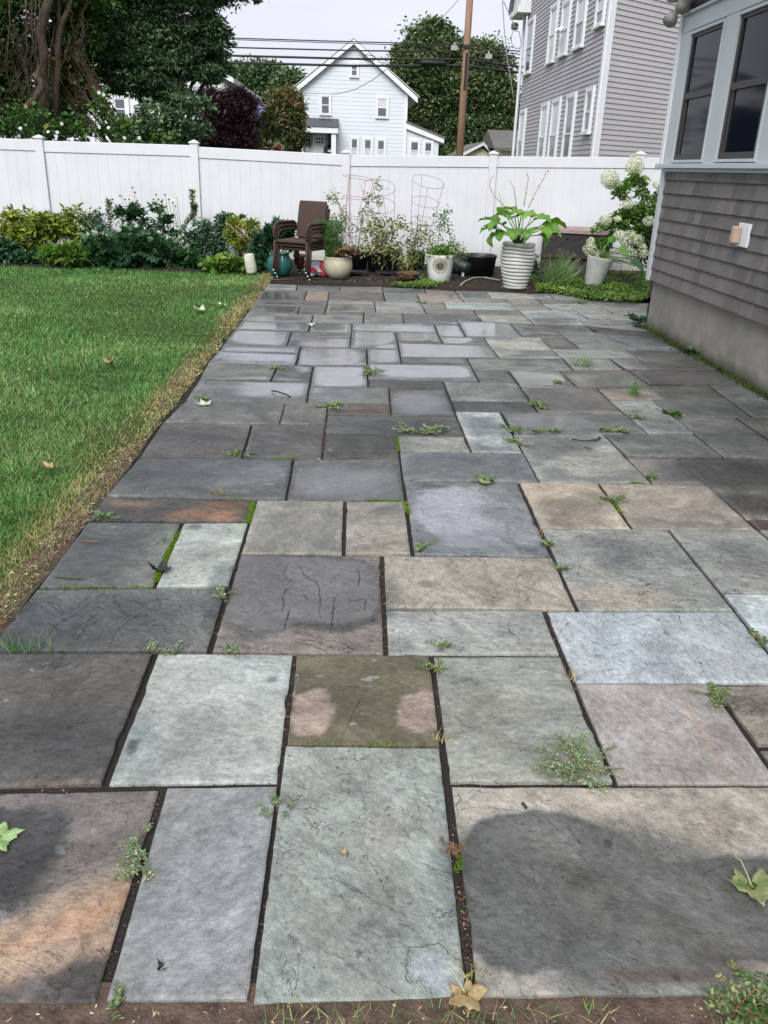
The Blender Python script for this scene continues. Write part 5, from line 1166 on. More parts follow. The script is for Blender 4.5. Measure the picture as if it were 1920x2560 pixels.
for i in range(80):
    x = rs.uniform(-60, 560) if i % 3 else rs.uniform(-60, 300); y0 = rs.uniform(-40, 500); Y = rs.uniform(15.9, 17)
    p = [(x, y0)]
    for k in range(5): p.append((p[-1][0]+rs.uniform(-45, 45), p[-1][1]+rs.uniform(20, 110)))
    pxtube(vt, p, Y, [.006]*6, 4)
for x in (60, 170, 205, 235, 250): pxtube(vt, [(x, -60), (x+rs.uniform(-15, 15), 150), (x+rs.uniform(-15, 15), 300), (x+rs.uniform(-15, 15), 420)], 16.1, .012, 6)
tag(vt.build('hanging_vines', M['twig'], smooth=True), 'tangle of bare brown hanging vines around the twisted trunks at the far left', 'vines')
def clump_plant(name, label, cat, lobes, n, size, mat, group=None, kind='dia', aspect=.6, stems=0, stemmat='twig', base=None, r=.006, clump=.3, **kw):
    c = Vector(base) if base else Vector((lobes[0][0][0], lobes[0][0][1], 0))
    t = thing(name, label, cat, tuple(c), 0, group)
    k_, P, D, Nn, s, w, vv = lump_leaves(lobes, n, size, aspect, kind, clump, **kw)
    o = scatter('foliage', k_, P, D, Nn, s, w, M[mat], t, vv); o.location = -t.location
    if stems:
        mb = MB(); rs = random.Random(len(label))
        for i in range(stems):
            l = lobes[i % len(lobes)]; e = Vector(l[0])+Vector((rs.uniform(-1, 1)*l[1][0], rs.uniform(-1, 1)*l[1][1], rs.uniform(-.4, 1)*l[1][2]))
            b = c+Vector((rs.uniform(-.06, .06), rs.uniform(-.06, .06), 0)); mb.tube([b, (b+e)/2+Vector((rs.uniform(-.05, .05), 0, .06)), e], [r*1.2, r, r*.5], 5)
        part(t, 'stems', mb, stemmat, smooth=True)
    return t
def LP(fn, pts, Y, dfac=.9):      # lobes given in zoomed picture coordinates (x, y, rx, ry)
    s = {R1: 2.592, R2: 2.127, R4: 2.37, R5: 2.765, R6: 3.072}[fn]; out = []
    for p in pts:
        x, y, rx, ry = p[:4]; yy = Y+(p[4] if len(p) > 4 else 0); out.append((tuple(at(*fn(x, y), yy)), (rx/s*yy/F, max(rx, ry)/s*yy/F*dfac, ry/s*yy/F)))
    return out
def flowers(t, spots, r, mat, petals=5, name='flower', face=(0, -1, .3)):
    for p in spots:
        p = Vector(p); n = petals; a = np.arange(n)*2*math.pi/n + RNG.random()*3
        nn = norm((np.array(face)+RNG.normal(size=3)*.3)[None])[0]; u = norm(np.cross(nn, (0, .2, 1))[None])[0]; w = np.cross(nn, u)
        D = np.cos(a)[:, None]*u+np.sin(a)[:, None]*w
        o = scatter(name, 'oval', np.tile(np.array(p), (n, 1)), D+nn*.25, np.tile(nn, (n, 1)), r, r*.9, M[mat], t); o.location = -Vector(t.location)
cv = clump_plant('flowering_vine', 'bright green vine with white trumpet flowers climbing over the fence top at the left', 'vine',
     LP(R1, [(60, 830, 110, 60), (180, 800, 90, 70), (330, 850, 70, 60), (450, 830, 60, 60), (650, 680, 40, 70), (690, 780, 70, 60), (760, 850, 70, 60), (850, 870, 70, 50), (200, 770, 60, 40, .4), (980, 920, 60, 20), (1090, 900, 60, 30), (540, 860, 50, 50), (785, 900, 25, 35, -.5)], 15.2, .5),
     2200, .075, 'f_mid', kind='oval', aspect=.75, clump=.42, base=(-4.5, 15.2, 0), stems=30)
flowers(cv, [at(*R1(x, y), 14.9) for x, y in ((400, 800), (370, 858), (312, 855), (470, 902), (703, 828), (640, 600), (672, 612), (805, 895), (903, 893), (132, 832))], .034, 'f_petal')
clump_plant('shrub', 'dark green undergrowth below the twisted trunks at the far left', 'shrub', LP(R1, [(60, 700, 120, 110), (200, 740, 110, 90), (330, 700, 90, 90), (480, 740, 90, 100), (560, 620, 60, 70), (40, 520, 90, 90), (300, 520, 60, 60)], 17.4), 9000, .10, 'f_mid', 'shrubs beyond the fence', stems=20, base=(-5.6, 17.4, 0))
clump_plant('shrub', 'tall browning brushwood with rusty leaves between the trunks and the dark tree', 'shrub', LP(R1, [(520, 500, 60, 70), (450, 420, 70, 60), (400, 560, 60, 60), (470, 350, 50, 60), (520, 640, 50, 60)], 16.9), 2200, .09, 'f_brownt', 'shrubs beyond the fence', stems=60, base=(-3.4, 16.9, 0), r=.012)
tree('drooping_maple', 'mid green low maple in front of the maroon tree behind the fence', 'tree', 17.6, [(400, 300, 50, 34, 0), (455, 318, 40, 28, 0), (350, 330, 45, 28, 0), (495, 262, 28, 18, 0), (432, 350, 60, 16, .2)], 6500, .08, 'f_dark', (420, 400), .06, 'trees beyond the fence', aspect=.6)
tree('japanese_maple', 'dark maroon japanese maple with dense purple leaves behind the fence', 'tree', 23, [(575, 262, 42, 30, 0), (545, 300, 42, 42, 0), (600, 300, 42, 45, 0), (570, 345, 62, 36, 0), (520, 350, 40, 34, .3), (522, 245, 28, 22, 0), (612, 262, 24, 24, 0), (590, 235, 18, 20, 0), (450, 360, 60, 25, .5)], 40000, .085, 'f_maroon', (565, 400), .09, 'trees beyond the fence', aspect=.35)
tree('distant_tree', 'distant rounded green tree rising left of the white gable house', 'tree', 70, [(640, 215, 55, 42, 0), (668, 200, 42, 30, 0), (610, 200, 35, 28, 0), (650, 245, 60, 30, 0), (690, 235, 40, 34, 0), (595, 180, 20, 18, 0)], 26000, .30, 'f_fargreen', (650, 420), .3, 'distant trees')
tree('distant_tree', 'second distant green tree directly beside the left eave of the gable house', 'tree', 66, [(725, 215, 34, 28, 0), (742, 232, 24, 30, 0), (705, 240, 28, 24, 0)], 10000, .28, 'f_fargreen', (728, 420), .25, 'distant trees')
tree('weeping_tree', 'weeping olive and bronze tree just left of the white gable house', 'tree', 44, [(715, 262, 34, 34, 0), (700, 300, 34, 40, 0), (732, 290, 24, 45, 0), (722, 340, 32, 40, 0), (680, 310, 22, 36, 0), (738, 345, 18, 32, 0), (700, 350, 34, 30, 0)], 30000, .18, 'f_brownt', (718, 420), .15, 'trees around the gable house', aspect=.4, droop=.5)
tree('big_maple', 'big round maple turning rusty behind the utility pole, right of the gable house', 'tree', 66,
     [(1078, 100, 52, 40, 0), (1110, 165, 105, 56, 0), (1010, 165, 40, 38, 0), (1030, 220, 60, 60, 0), (1130, 230, 110, 70, 0), (1205, 170, 62, 56, 0), (1230, 245, 56, 60, 0), (1065, 310, 70, 55, 0), (1160, 320, 90, 60, 0), (1240, 320, 46, 60, 0), (1270, 280, 22, 50, 0), (1155, 130, 36, 26, 0), (1035, 122, 22, 16, 0), (1100, 385, 110, 30, 0), (985, 240, 20, 26, 0), (1186, 128, 22, 18, 0), (1092, 72, 26, 18, 0), (1238, 176, 26, 22, 0), (1262, 215, 22, 26, 0), (1000, 122, 16, 14, 0)],
     110000, .23, 'f_maple', (1110, 430), .45, 'trees around the gable house', aspect=.7, clump=.16, depth=.6)
tree('distant_tree', 'dark distant tree glimpsed between the big maple and the grey house', 'tree', 80, [(1292, 300, 22, 34, 0), (1285, 345, 26, 30, 0)], 2500, .45, 'f_dark', (1290, 420), .25, 'distant trees')
clump_plant('shrub', 'small bright green shrub above the fence below the solar roof house', 'shrub', LP(R2, [(165, 755, 28, 40), (140, 770, 15, 30)], 40), 1200, .22, 'f_bright', 'shrubs beyond the fence', base=(-9, 40, 0))
pk = clump_plant('rose_bush', 'bush with pink blossoms just above the fence left of the porch', 'bush', LP(R2, [(240, 785, 50, 18), (300, 780, 25, 22), (205, 790, 22, 12)], 42), 1500, .18, 'f_mid', base=(-8, 42, 0))
kk = lump_leaves(LP(R2, [(240, 783, 50, 15), (290, 785, 25, 12)], 41.7), 450, .2); o = scatter('blossoms', *kk[:6], M['f_pink'], pk, kk[6]); o.location = -pk.location

# ================================================================== THE PLANTING BED ALONG THE FENCE
Bg = 'plants in the bed along the fence'
def BL(pts, Y): return LP(R4, pts, Y, .8)
clump_plant('peony', 'large bushy plant with pale yellow green leaves at the far left end of the bed', 'plant', BL([(130, 540, 110, 70), (60, 620, 60, 60), (230, 500, 60, 50), (250, 580, 80, 60), (160, 640, 90, 60), (330, 600, 70, 60), (60, 520, 40, 30)], 13.7), 2500, .10, 'f_yellow', Bg, 'oval', .42, 24, 'greenstem', (-4.9, 13.7, .1))
clump_plant('peony', 'yellowing loose bush second from the left, against the fence', 'plant', BL([(400, 560, 70, 70), (430, 490, 45, 40), (450, 620, 50, 50), (350, 560, 50, 50)], 13.9), 1000, .085, 'f_yellow', Bg, 'oval', .42, 18, 'greenstem', (-3.9, 13.9, .1))
clump_plant('rose_bush', 'thin airy shrub with small green leaves left of the anemones', 'plant', BL([(540, 560, 60, 60), (590, 530, 50, 50), (500, 520, 40, 40), (620, 590, 40, 40)], 14), 900, .05, 'f_bluegreen', Bg, 'oval', .6, 20, 'twig', (-3.3, 14, .1), r=.004)
clump_plant('hosta', 'dark leafy ground plant at the far left foot of the bed', 'plant', BL([(40, 730, 70, 60), (100, 760, 50, 40), (170, 740, 60, 40)], 13.2), 900, .11, 'f_dkbroad', Bg, 'oval', .6, 0, 'greenstem', (-5.2, 13.2, .02))
clump_plant('lobed_plant', 'low bright green plant with lobed leaves below the yellowing bush', 'plant', BL([(330, 750, 70, 50), (400, 740, 60, 50), (450, 720, 50, 50), (290, 720, 35, 40)], 13.1), 700, .12, 'f_bright', Bg, 'lobed', .85, 8, 'greenstem', (-4, 13.1, .02), flat=.9)
clump_plant('anemone_foliage', 'dense mound of dark green maple shaped leaves in the middle of the bed', 'plant', BL([(600, 720, 80, 70), (700, 700, 90, 70), (800, 710, 90, 80), (900, 700, 90, 70), (980, 740, 70, 60), (640, 640, 70, 50), (760, 640, 70, 40), (870, 650, 60, 40), (1080, 760, 80, 60), (520, 740, 50, 50), (1150, 790, 50, 40)], 13.25), 2900, .135, 'f_dkbroad', Bg, 'lobed', .85, 20, 'greenstem', (-2.9, 13.3, .02), flat=.9)
clump_plant('columbine', 'low lime green plant with scalloped leaves at the bed front near the white ornament', 'plant', BL([(1320, 790, 70, 45), (1400, 800, 40, 40), (1280, 820, 40, 25)], 13.0), 550, .10, 'f_bright', Bg, 'lobed', .95, 8, 'greenstem', (-1.8, 13, .02), flat=.9)
clump_plant('rose_bush', 'blue green rose bush with fine leaves right of the second fence post', 'plant', BL([(1200, 620, 80, 80), (1280, 580, 50, 60), (1230, 700, 60, 50), (1150, 640, 50, 60), (1290, 680, 50, 50), (1330, 540, 40, 35)], 13.9), 2400, .06, 'f_bluegreen', Bg, 'oval', .6, 24, 'twig', (-2.1, 13.9, .1), r=.005)
clump_plant('spirea', 'bright yellow green bush at the right end of the left bed', 'plant', BL([(1440, 600, 70, 60), (1500, 570, 45, 50), (1400, 560, 60, 40), (1450, 660, 60, 40), (1360, 620, 45, 40)], 13.7), 1900, .065, 'f_yellow', Bg, 'oval', .38, 30, 'drystem', (-1.55, 13.7, .1))
clump_plant('spirea', 'dark leaved low shrub top between the blue green rose and the yellow bush', 'plant', BL([(1370, 520, 60, 26), (1320, 520, 30, 26)], 14.0), 500, .07, 'f_dkbroad', Bg, 'oval', .5, 8, 'greenstem', (-1.9, 14, .1))
for (spots, lab, bx) in (([(800, 358), (815, 408), (720, 380), (765, 400), (740, 400), (668, 400), (840, 455), (715, 455), (690, 440), (785, 330)], 'tall pink and dark seed headed anemone stems left of the second post', -3.0),
                    ([(925, 372), (978, 372), (1000, 400), (1025, 420), (1045, 370), (910, 400), (940, 400), (1040, 440), (960, 410), (985, 440)], 'tall white anemone stems with round seed heads just left of the second post', -2.6)):
    t = thing('anemone', lab, 'plant', (bx, 13.6, .05), 0, Bg); mb = MB(); hd = []; rs = random.Random(int(abs(bx)*10))
    for (x, y) in spots:
        e = at(*R4(x, y), 13.6); b_ = Vector((bx+rs.uniform(-.3, .3), 13.6, .1)); b_.x = e.x*.8+bx*.2; mb.tube([b_, (b_+e)/2+Vector((.02, 0, 0)), e], [.006, .005, .003], 5); hd.append(e)
    part(t, 'stems', mb, 'redstem' if bx < -2.8 else 'greenstem', smooth=True)
    for e in hd: part(t, 'seed_head', MB().lathe([(0, -.012), (.014, -.004), (.016, .006), (0, .014)], e, 8), 'twig', smooth=True)
    k = lump_leaves(BL([(760, 470, 60, 30), (740, 500, 50, 30), (860, 530, 30, 20)] if bx < -2.8 else [(940, 480, 60, 40), (930, 540, 40, 30), (1000, 560, 60, 50), (960, 600, 60, 40)], 13.6), 330, .10, .5, 'lobed'); o = scatter('leaves', *k[:6], M['f_dkbroad'], t, k[6]); o.location = -t.location
    if bx > -2.8: flowers(t, [at(*R4(1043, 370), 13.55), at(*R4(1030, 395), 13.58)], .04, 'f_petal')
    else: flowers(t, [at(*R4(x, y), 13.5) for x, y in ((775, 597), (760, 605), (735, 620), (745, 628), (630, 615), (860, 640), (712, 380), (772, 380))], .03, 'f_pink')
for (pts, lab) in (([(1150, 560), (1150, 470), (1140, 400), (1138, 345)], 'tall feathery dark green spike in front of the second fence post'), ([(650, 620), (652, 520), (645, 450), (645, 405)], 'feathery green spike at the left of the pink anemones'), ([(1060, 610), (1110, 540), (1150, 470), (1160, 440)], 'leaning feathery spike beside the second fence post')):
    P0 = [at(*R4(x, y), 14.0) for x, y in pts]; t = thing('goldenrod', lab, 'plant', tuple(P0[0]), 0, Bg); part(t, 'stem', MB().tube(P0, .006, 5), 'greenstem')
    Q = np.array([list(P0[int(k)]*(1-(k % 1))+P0[min(3, int(k)+1)]*(k % 1)) for k in np.linspace(0, 2.99, 260)])
    D = RNG.normal(size=(260, 3))*[1, 1, .3]+[0, 0, .5]; o = scatter('leaves', 'dia', Q, D, RNG.normal(size=(260, 3)), .075, .012, M['f_mid'], t); o.location = -t.location
clump_plant('fig_shrub', 'deep green broad leaved shrub behind the stacked chairs and teal pot', 'plant', LP(R5, [(40, 580, 60, 60), (60, 660, 70, 70), (150, 500, 60, 40), (190, 460, 40, 30), (110, 560, 60, 50), (200, 560, 50, 40), (20, 720, 50, 60), (60, 740, 40, 40)], 13.4), 900, .14, 'f_dkbroad', Bg, 'lobed', .8, 14, 'greenstem', (-1.3, 13.4, .1), flat=.9)

# ================================================================== POTS AND THINGS IN FRONT OF THE FENCE
def glaze(name, c, rough=.25, vary=.1, spots=0):
    g = NG(name); v = g.co(); n = g.noise(4, 5, .6, .3, v); col = g.mix(g.mr(n, .3, .7, 0, 1), tuple(x*(1-vary) for x in c), tuple(min(1, x*(1+vary)) for x in c))
    n2 = g.noise(34, 5, .65, .4, v); col = g.mix(g.mr(n2, .60, .7, 0, .55), col, tuple(x*.45 for x in c)) if spots else col
    return g.fin(col, rough, g.bump(g.noise(30, 3, .5, 0, v), .1, .004), .5)
M['g_cream'] = glaze('cream_glaze', (.42, .40, .30), .35, .12, 1); M['g_teal'] = glaze('teal_glaze', (.02, .11, .10), .18, .15)
M['g_white'] = glaze('white_glaze', (.62, .63, .60), .35, .05); M['g_grey'] = glaze('grey_glaze', (.40, .41, .40), .22, .12); M['g_tex'] = plain('grey_textured_pot', (.36, .37, .36), .7, .12, 8, .2)
M['terra'] = plain('terracotta', (.30, .10, .06), .8, .15, 8, .2); M['coco'] = plain('coir_brown', (.10, .055, .035), .9, .4, 20, .8, 90); M['gold'] = plain('aged_brass', (.11, .085, .06), .6, .3, 30, .3)
M['groove'] = plain('groove_dark', (.10, .10, .09), .7, .2, 8, .2)
def wallprof(prof, th=.014): return prof + [(prof[-1][0]-th*.3, prof[-1][1]+th*.4), (prof[-1][0]-th, prof[-1][1])] + [(prof[-1][0]-th*1.1, prof[-1][1]-.05)]
def pot(name, label, c, prof, mat, group='plant pots along the back of the patio', fn=None, soil=True, tilt=None, n=48, cat='plant pot'):
    t = thing(name, label, cat, c, 0, group)
    MB().lathe([(0, prof[0][1]+.001)]+prof+[(prof[-1][0]-.006, prof[-1][1]+.006), (prof[-1][0]-.018, prof[-1][1]+.002), (prof[-1][0]-.022, prof[-1][1]-.06)], n=n, fn=fn).build('body', M[mat], t, smooth=True)
    if soil: MB().lathe([(0, prof[-1][1]-.025), (prof[-1][0]*.5, prof[-1][1]-.02), (prof[-1][0]-.015, prof[-1][1]-.03)], n=24).build('soil', M['soil'], t)
    if tilt: t.rotation_euler = tilt
    return t
def P5(x, y, z=0.02): p = gr(*R5(x, y), z); return p
def P6(x, y, z=0.02): return gr(*R6(x, y), z)
Z0 = .03
# teal ribbed jar
p = P5(165, 800, Z0); pot('glazed_jar', 'teal ribbed glazed jar on the lawn edge behind the stacked chairs', tuple(p), [(.105, 0), (.15, .05), (.18, .14), (.172, .23), (.137, .29), (.132, .31), (.15, .325)], 'g_teal', fn=lambda r, z, a, i: (r*(1+.025*math.cos(a*22)), z), n=132)
# white weathered ornament
p = gr(*R4(1492, 838), Z0); t = thing('garden_ornament', 'upright weathered white stone cylinder at the front of the flower bed', 'ornament', tuple(p)); 
MB().lathe([(0, 0), (.07, 0), (.082, .03), (.084, .12), (.078, .2), (.074, .26), (.06, .285), (0, .29)], n=24, fn=lambda r, z, a, i: (r*(1+.05*math.sin(a*3+i)), z)).build('body', plain('weathered_stone', (.5, .49, .42), .8, .25, 9, .6, 40, .3, dirt=((.16, .15, .1), .8)), t, smooth=True); t.rotation_euler = (0, -.12, 0)
# cream bowl planter with fennel-like plant and heuchera
p = P5(565, 815, Z0); R = .262
bowl = pot('bowl_planter', 'round speckled cream ceramic bowl planter with feathery green and bronze leaves', tuple(p), [(.11, 0), (.145, .02), (.198, .09), (.217, .17), (.21, .245), (.197, .28), (.21, .30)], 'g_cream')
bowl.data if False else None
MB().lathe([(0, -.012), (.17, -.012), (.175, .008), (.13, .012)], n=32).build('saucer', M['black'], bowl)
n = 2600; a = RNG.random(n)*6.28; rr = RNG.random(n)**.5*.2; h = RNG.random(n)
P = np.stack([-.06+rr*np.cos(a)*(.5+.6*h), rr*np.sin(a)*(.5+.6*h), .29+h*.50+0*h], -1); P[:, 0] -= .05*h
scatter('feathery_plant', 'dia', P, RNG.normal(size=(n, 3))*[1, 1, .6]+[0, 0, .8], RNG.normal(size=(n, 3)), .07, .007, M['f_feather'], bowl)
mb = MB(); rs = random.Random(8)
for i in range(16): e = Vector((rs.uniform(-.26, .12), rs.uniform(-.15, .15), rs.uniform(.55, .82))); mb.tube([(rs.uniform(-.05, .05), 0, .3), tuple(e*.6+Vector((0, 0, .1))), tuple(e)], .003, 4)
mb.build('feathery_stems', M['greenstem'], bowl)
n = 220; a = RNG.random(n)*6.28; P = np.stack([.13+.17*np.cos(a)*RNG.random(n)**.5, -.08+.16*np.sin(a)*RNG.random(n)**.5, .36+.09*RNG.random(n)], -1)
scatter('bronze_leaves', 'lobed', P, RNG.normal(size=(n, 3))*[1, 1, .3], RNG.normal(size=(n, 3))*.5+[0, -.3, 1], .075, .07, M['f_heuchera'], bowl)

# stacked wicker chairs
def wicker_chair(label, loc, rz):
    t = thing('wicker_chair', label, 'chair', loc, rz, 'stacked brown wicker chairs')
    w, d = .25, .26; m = 'wicker'
    s = MB().box(-w, w, -d, d, .395, .435); s.build('seat', M[m], t, bevel=.012)
    b = MB(); nseg = 8; vs = []
    for k in range(nseg+1):
        z = .45+.50*k/nseg; y = d-.02+.10*(k/nseg)**1.2
        vs += [(-w+.02+.012*(k == nseg), y, z), (w-.02-.012*(k == nseg), y, z), (w-.02, y+.03, z), (-w+.02, y+.03, z)]
    fs = [(0, 1, 2, 3)[::-1], tuple(range(nseg*4, nseg*4+4))]
    for k in range(nseg):
        for j in range(4): fs.append((k*4+j, k*4+(j+1) % 4, (k+1)*4+(j+1) % 4, (k+1)*4+j))
    b.add(vs, fs); b.build('backrest', M[m], t, bevel=.008)
    for sx in (-1, 1):
        x = sx*(w+.02)
        a = MB().tube([(x, -d+.01, .42), (x, -d-.012, .55), (x, -d+.03, .635), (x, -d+.10, .655), (x, 0, .66), (x, d-.02, .655), (x*.96, d+.02, .63)], [.02, .022, .024, .026, .026, .024, .02], 10); a.build('armrest', M[m], t, smooth=True)
        for y0, y1 in ((-d+.01, -d-.03), (d-.01, d+.05)):
            lg_ = MB().tube([(x, y0, .44), (x*1.01, (y0+y1)/2, .22), (x*1.02, y1, .028)], [.021, .019, .016], 8).build('leg', M[m], t, smooth=True)
            MB().lathe([(0, 0), (.010, 0), (.012, .008), (.011, .02), (0, .02)], (x*1.02, y1, .008), 10).build('foot_cap', M['white'], lg_)
    return t
# yaw: fronts look towards the viewer and slightly left
p1 = P5(143, 812, Z0); p2 = P5(350, 842, Z0); mid = (p1+p2)/2+Vector((-.02, 0, 0)); u = (p2-p1); ang = -.50
fwd_ = Vector((math.sin(ang), -math.cos(ang), 0)); ctr = mid - fwd_*.28
for k, lab in enumerate(('topmost brown wicker armchair of the stack by the cream bowl', 'middle brown wicker armchair of the stack of three', 'bottom brown wicker armchair of the stack, its arms lowest')):
    wicker_chair(lab, tuple(ctr - fwd_*.032*k + Vector((.008*k, 0, .10-.05*k))), ang)
# torch leaning behind the chairs
a_ = at(*R5(490, 590), 13.3); b_ = at(*R5(432, 380), 13.2); t = thing('garden_torch', 'thin pole with a dark cone head leaning behind the stacked chairs', 'garden torch', tuple(a_))
q = a_+(a_-b_)*1.0; part(t, 'pole', MB().tube([q, b_], .009, 8), 'drystem'); c_ = at(*R5(404, 325), 13.15)
part(t, 'head', MB().tube([b_, b_+(c_-b_)*.02, c_+(c_-b_)*-.05, c_], [.045, .05, .036, .03], 16), 'brownframe')
# things behind the chair legs
p = P5(300, 748, .05); pot('terracotta_pot', 'small terracotta pot seen between the legs of the stacked chairs', tuple(p), [(.06, 0), (.085, .17), (.095, .172), (.098, .21)], 'terra')
mb = MB(); p = P5(405, 790, .05); M['redbag'] = plain('red_and_white_bag', (.5, .04, .05), .4, .2, 3, .3, 8)
t = thing('bag', 'crumpled red and white plastic bag lying behind the chair legs', 'bag', tuple(p))
def crump(r, z, a, i): return r*(1+.18*math.sin(a*3+i*2)+.1*math.sin(a*7+i)), z+.01*math.sin(a*4)
MB().lathe([(0, 0), (.11, 0), (.14, .05), (.12, .12), (.07, .17), (0, .19)], n=24, fn=crump).build('bag_body', M['white'], t)
MB().lathe([(.142, .05), (.128, .118)], n=24, fn=crump).build('red_band', M['redbag'], t); MB().lathe([(0, 0), (.07, 0), (.09, .1), (.05, .2), (0, .22)], (.17, -.05, 0), n=20, fn=crump).build('red_part', M['redbag'], t)

# black grow pots
def bucket(label, x, ytop, ybase, halfw, Y=None, mat='black', name='nursery_pot', taper=.85, fn=None, soil=True):
    c = P5(x, ybase, .05); s = 2.765; Y = Y or c.y; r = halfw/s*Y/F*1.03; top = at(*R5(x, ytop), Y).z
    h = max(.1, top-.05)
    return pot(name, label, (c.x, Y, .05), [(r*taper, 0), (r*.99, h-.04), (r*1.03, h-.035), (r*1.03, h)], mat, 'black pots along the fence', fn=fn, soil=soil)
g1 = bucket('black nursery pot holding the tomato plant in the leaning red cage', 705, 640, 785, 62, 13.7)
g2 = bucket('black fabric grow pot in the middle, below the yellowing tomato leaves', 880, 640, 795, 108, 13.5, 'fabric', 'grow_pot')
g3 = bucket('black pot behind the white sun pot, at its left shoulder', 1110, 632, 780, 60, 13.8)
g4 = bucket('black pot behind the white sun pot, at its right shoulder', 1395, 645, 790, 55, 13.8)
g5 = bucket('wide black tub between the fallen pot and the big ribbed planter', 1550, 655, 800, 105, 13.5, 'black', 'black_tub', .9)
for (x, w) in ((695, 50), (895, 60)):
    c = P5(x, 800, .03); b = MB(); b.box(c.x-.16, c.x+.16, c.y-.12, c.y+.12, .07, .10)
    for sx in (-1, 1): b.box(c.x+sx*.11-.03, c.x+sx*.11+.03, c.y-.11, c.y-.05, -.01, .0695); b.box(c.x+sx*.11-.03, c.x+sx*.11+.03, c.y+.05, c.y+.11, -.01, .0695)
    tag(b.build('pot_stand', M['black']), 'low black stand under the %s black pot' % ('left' if x < 800 else 'middle'), 'pot stand')
# tomato cages
M['cage_red'] = plain('red_cage_wire', (.34, .09, .11), .5, .1, 4, .05); M['cage_purple'] = plain('purple_cage_wire', (.20, .12, .17), .5, .1, 4, .05)
def cage(label, rings, legs, m, Y, grp='wire tomato cages'):
    """rings: (x, y, rx, ry, tilt) in zoomed picture coordinates"""
    c = at(*R5(rings[-1][0], 640), Y); t = thing('tomato_cage', label, 'plant cage', (c.x, Y, 0), 0, grp); cs = []
    for (x, y, rx, ry, tl) in rings:
        o = at(*R5(x, y), Y); r = rx/2.765*Y/F; kk = ry/rx; pts = []
        for k in range(33):
            a = k/32*2*math.pi; u = math.cos(a)*r; dv = math.sin(a)*r
            # the ring leans: its far side is higher
            pts.append((o.x+u, o.y+dv*math.sqrt(max(0, 1-kk*kk)), o.z+dv*kk+u*math.tan(-tl)))
        part(t, 'ring', MB().tube(pts, .0035, 5, False), m, smooth=True); cs.append((o, r, kk, tl))
    for a in legs:
        pts = []
        for (o, r, kk, tl) in cs:
            u = math.cos(a)*r; dv = math.sin(a)*r; pts.append(Vector((o.x+u, o.y+dv*math.sqrt(max(0, 1-kk*kk)), o.z+dv*kk+u*math.tan(-tl))))
        e = Vector((cs[-1][0].x+(pts[-1].x-cs[-1][0].x)*.5, Y, .25)); part(t, 'leg', MB().tube(pts+[e], .0035, 5), m, smooth=True)
    return t
cage('red wire tomato cage leaning left in front of the middle fence post', [(710, 122, 102, 8, .10), (690, 262, 88, 6, .07), (665, 397, 72, 5, .08), (660, 535, 62, 4, .06)], (.3, 2.2, 4.0, 5.2), 'cage_red', 13.7)
cage('purple wire tomato cage with a wide open top ring in the middle', [(845, 190, 110, 50, 0), (870, 315, 85, 45, 0), (890, 440, 62, 38, 0), (890, 560, 50, 12, 0)], (.2, 2.0, 3.4, 5.0), 'cage_purple', 13.6)
cage('purple wire tomato cage leaning right, standing above the white sun pot', [(1190, 150, 105, 36, .14), (1170, 290, 90, 30, .12), (1150, 420, 76, 26, .1), (1120, 560, 50, 10, .05)], (.2, 1.9, 3.3, 4.6), 'cage_purple', 13.7)
# tomato and other pot plants
def vine_plant(name, label, segs, base, n, size, mat, fruit=(), stemm='greenstem', Y=13.5, kind='oval', spread=.05, cat='plant', grp='plants growing in the pots'):
    t = thing(name, label, cat, tuple(base), 0, grp); mb = MB(); Q = []
    for s in segs:
        ps = [at(*R5(x, y), Y+RNG.uniform(-.1, .1)) for x, y in s]; mb.tube(ps, [.006]*(len(ps)-1)+[.003], 5)
        for i in range(len(ps)-1):
            for k in np.linspace(0, 1, 14): Q.append(list(ps[i]*(1-k)+ps[i+1]*k))
    part(t, 'stems', mb, stemm, smooth=True); Q = np.array(Q)[RNG.integers(0, len(Q), n)]+RNG.normal(size=(n, 3))*spread
    D = RNG.normal(size=(n, 3))*[1, 1, .5]+[0, 0, -.45]; o = scatter('leaves', kind, Q, D, RNG.normal(size=(n, 3))*.6+[0, -.4, .8], size*RNG.uniform(.6, 1.3, n), size*.38, M[mat], t); o.location = -t.location
    for (x, y) in fruit:
        q = at(*R5(x, y), Y-.05); part(t, 'tomato', MB().lathe([(0, -.016), (.012, -.012), (.017, 0), (.012, .012), (0, .015)], q, 12), 'tomato', smooth=True)
    return t
M['tomato'] = plain('brown_red_tomato', (.12, .035, .03), .3, .3, 30)
vine_plant('tomato_plant', 'leggy withered tomato plant with pale leaves in the red cage', [[(690, 640), (650, 520), (610, 400), (560, 280), (548, 215)], [(650, 520), (600, 480), (540, 370), (510, 400)], [(700, 640), (720, 480), (740, 350), (790, 250), (850, 110)], [(740, 350), (800, 350), (850, 420), (870, 470)], [(790, 250), (850, 260), (860, 300)], [(830, 160), (860, 180), (875, 210)], [(560, 280), (520, 250), (497, 262)], [(720, 480), (660, 440), (620, 360), (590, 350)], [(610, 400), (590, 440), (570, 470)], [(750, 400), (780, 430), (770, 500)]],
           (at(*R5(700, 640), 13.7)), 430, .06, 'f_pale', [(787, 250), (757, 268), (742, 272), (776, 298), (725, 358), (712, 368), (605, 396), (590, 404)], spread=.035, Y=13.65)
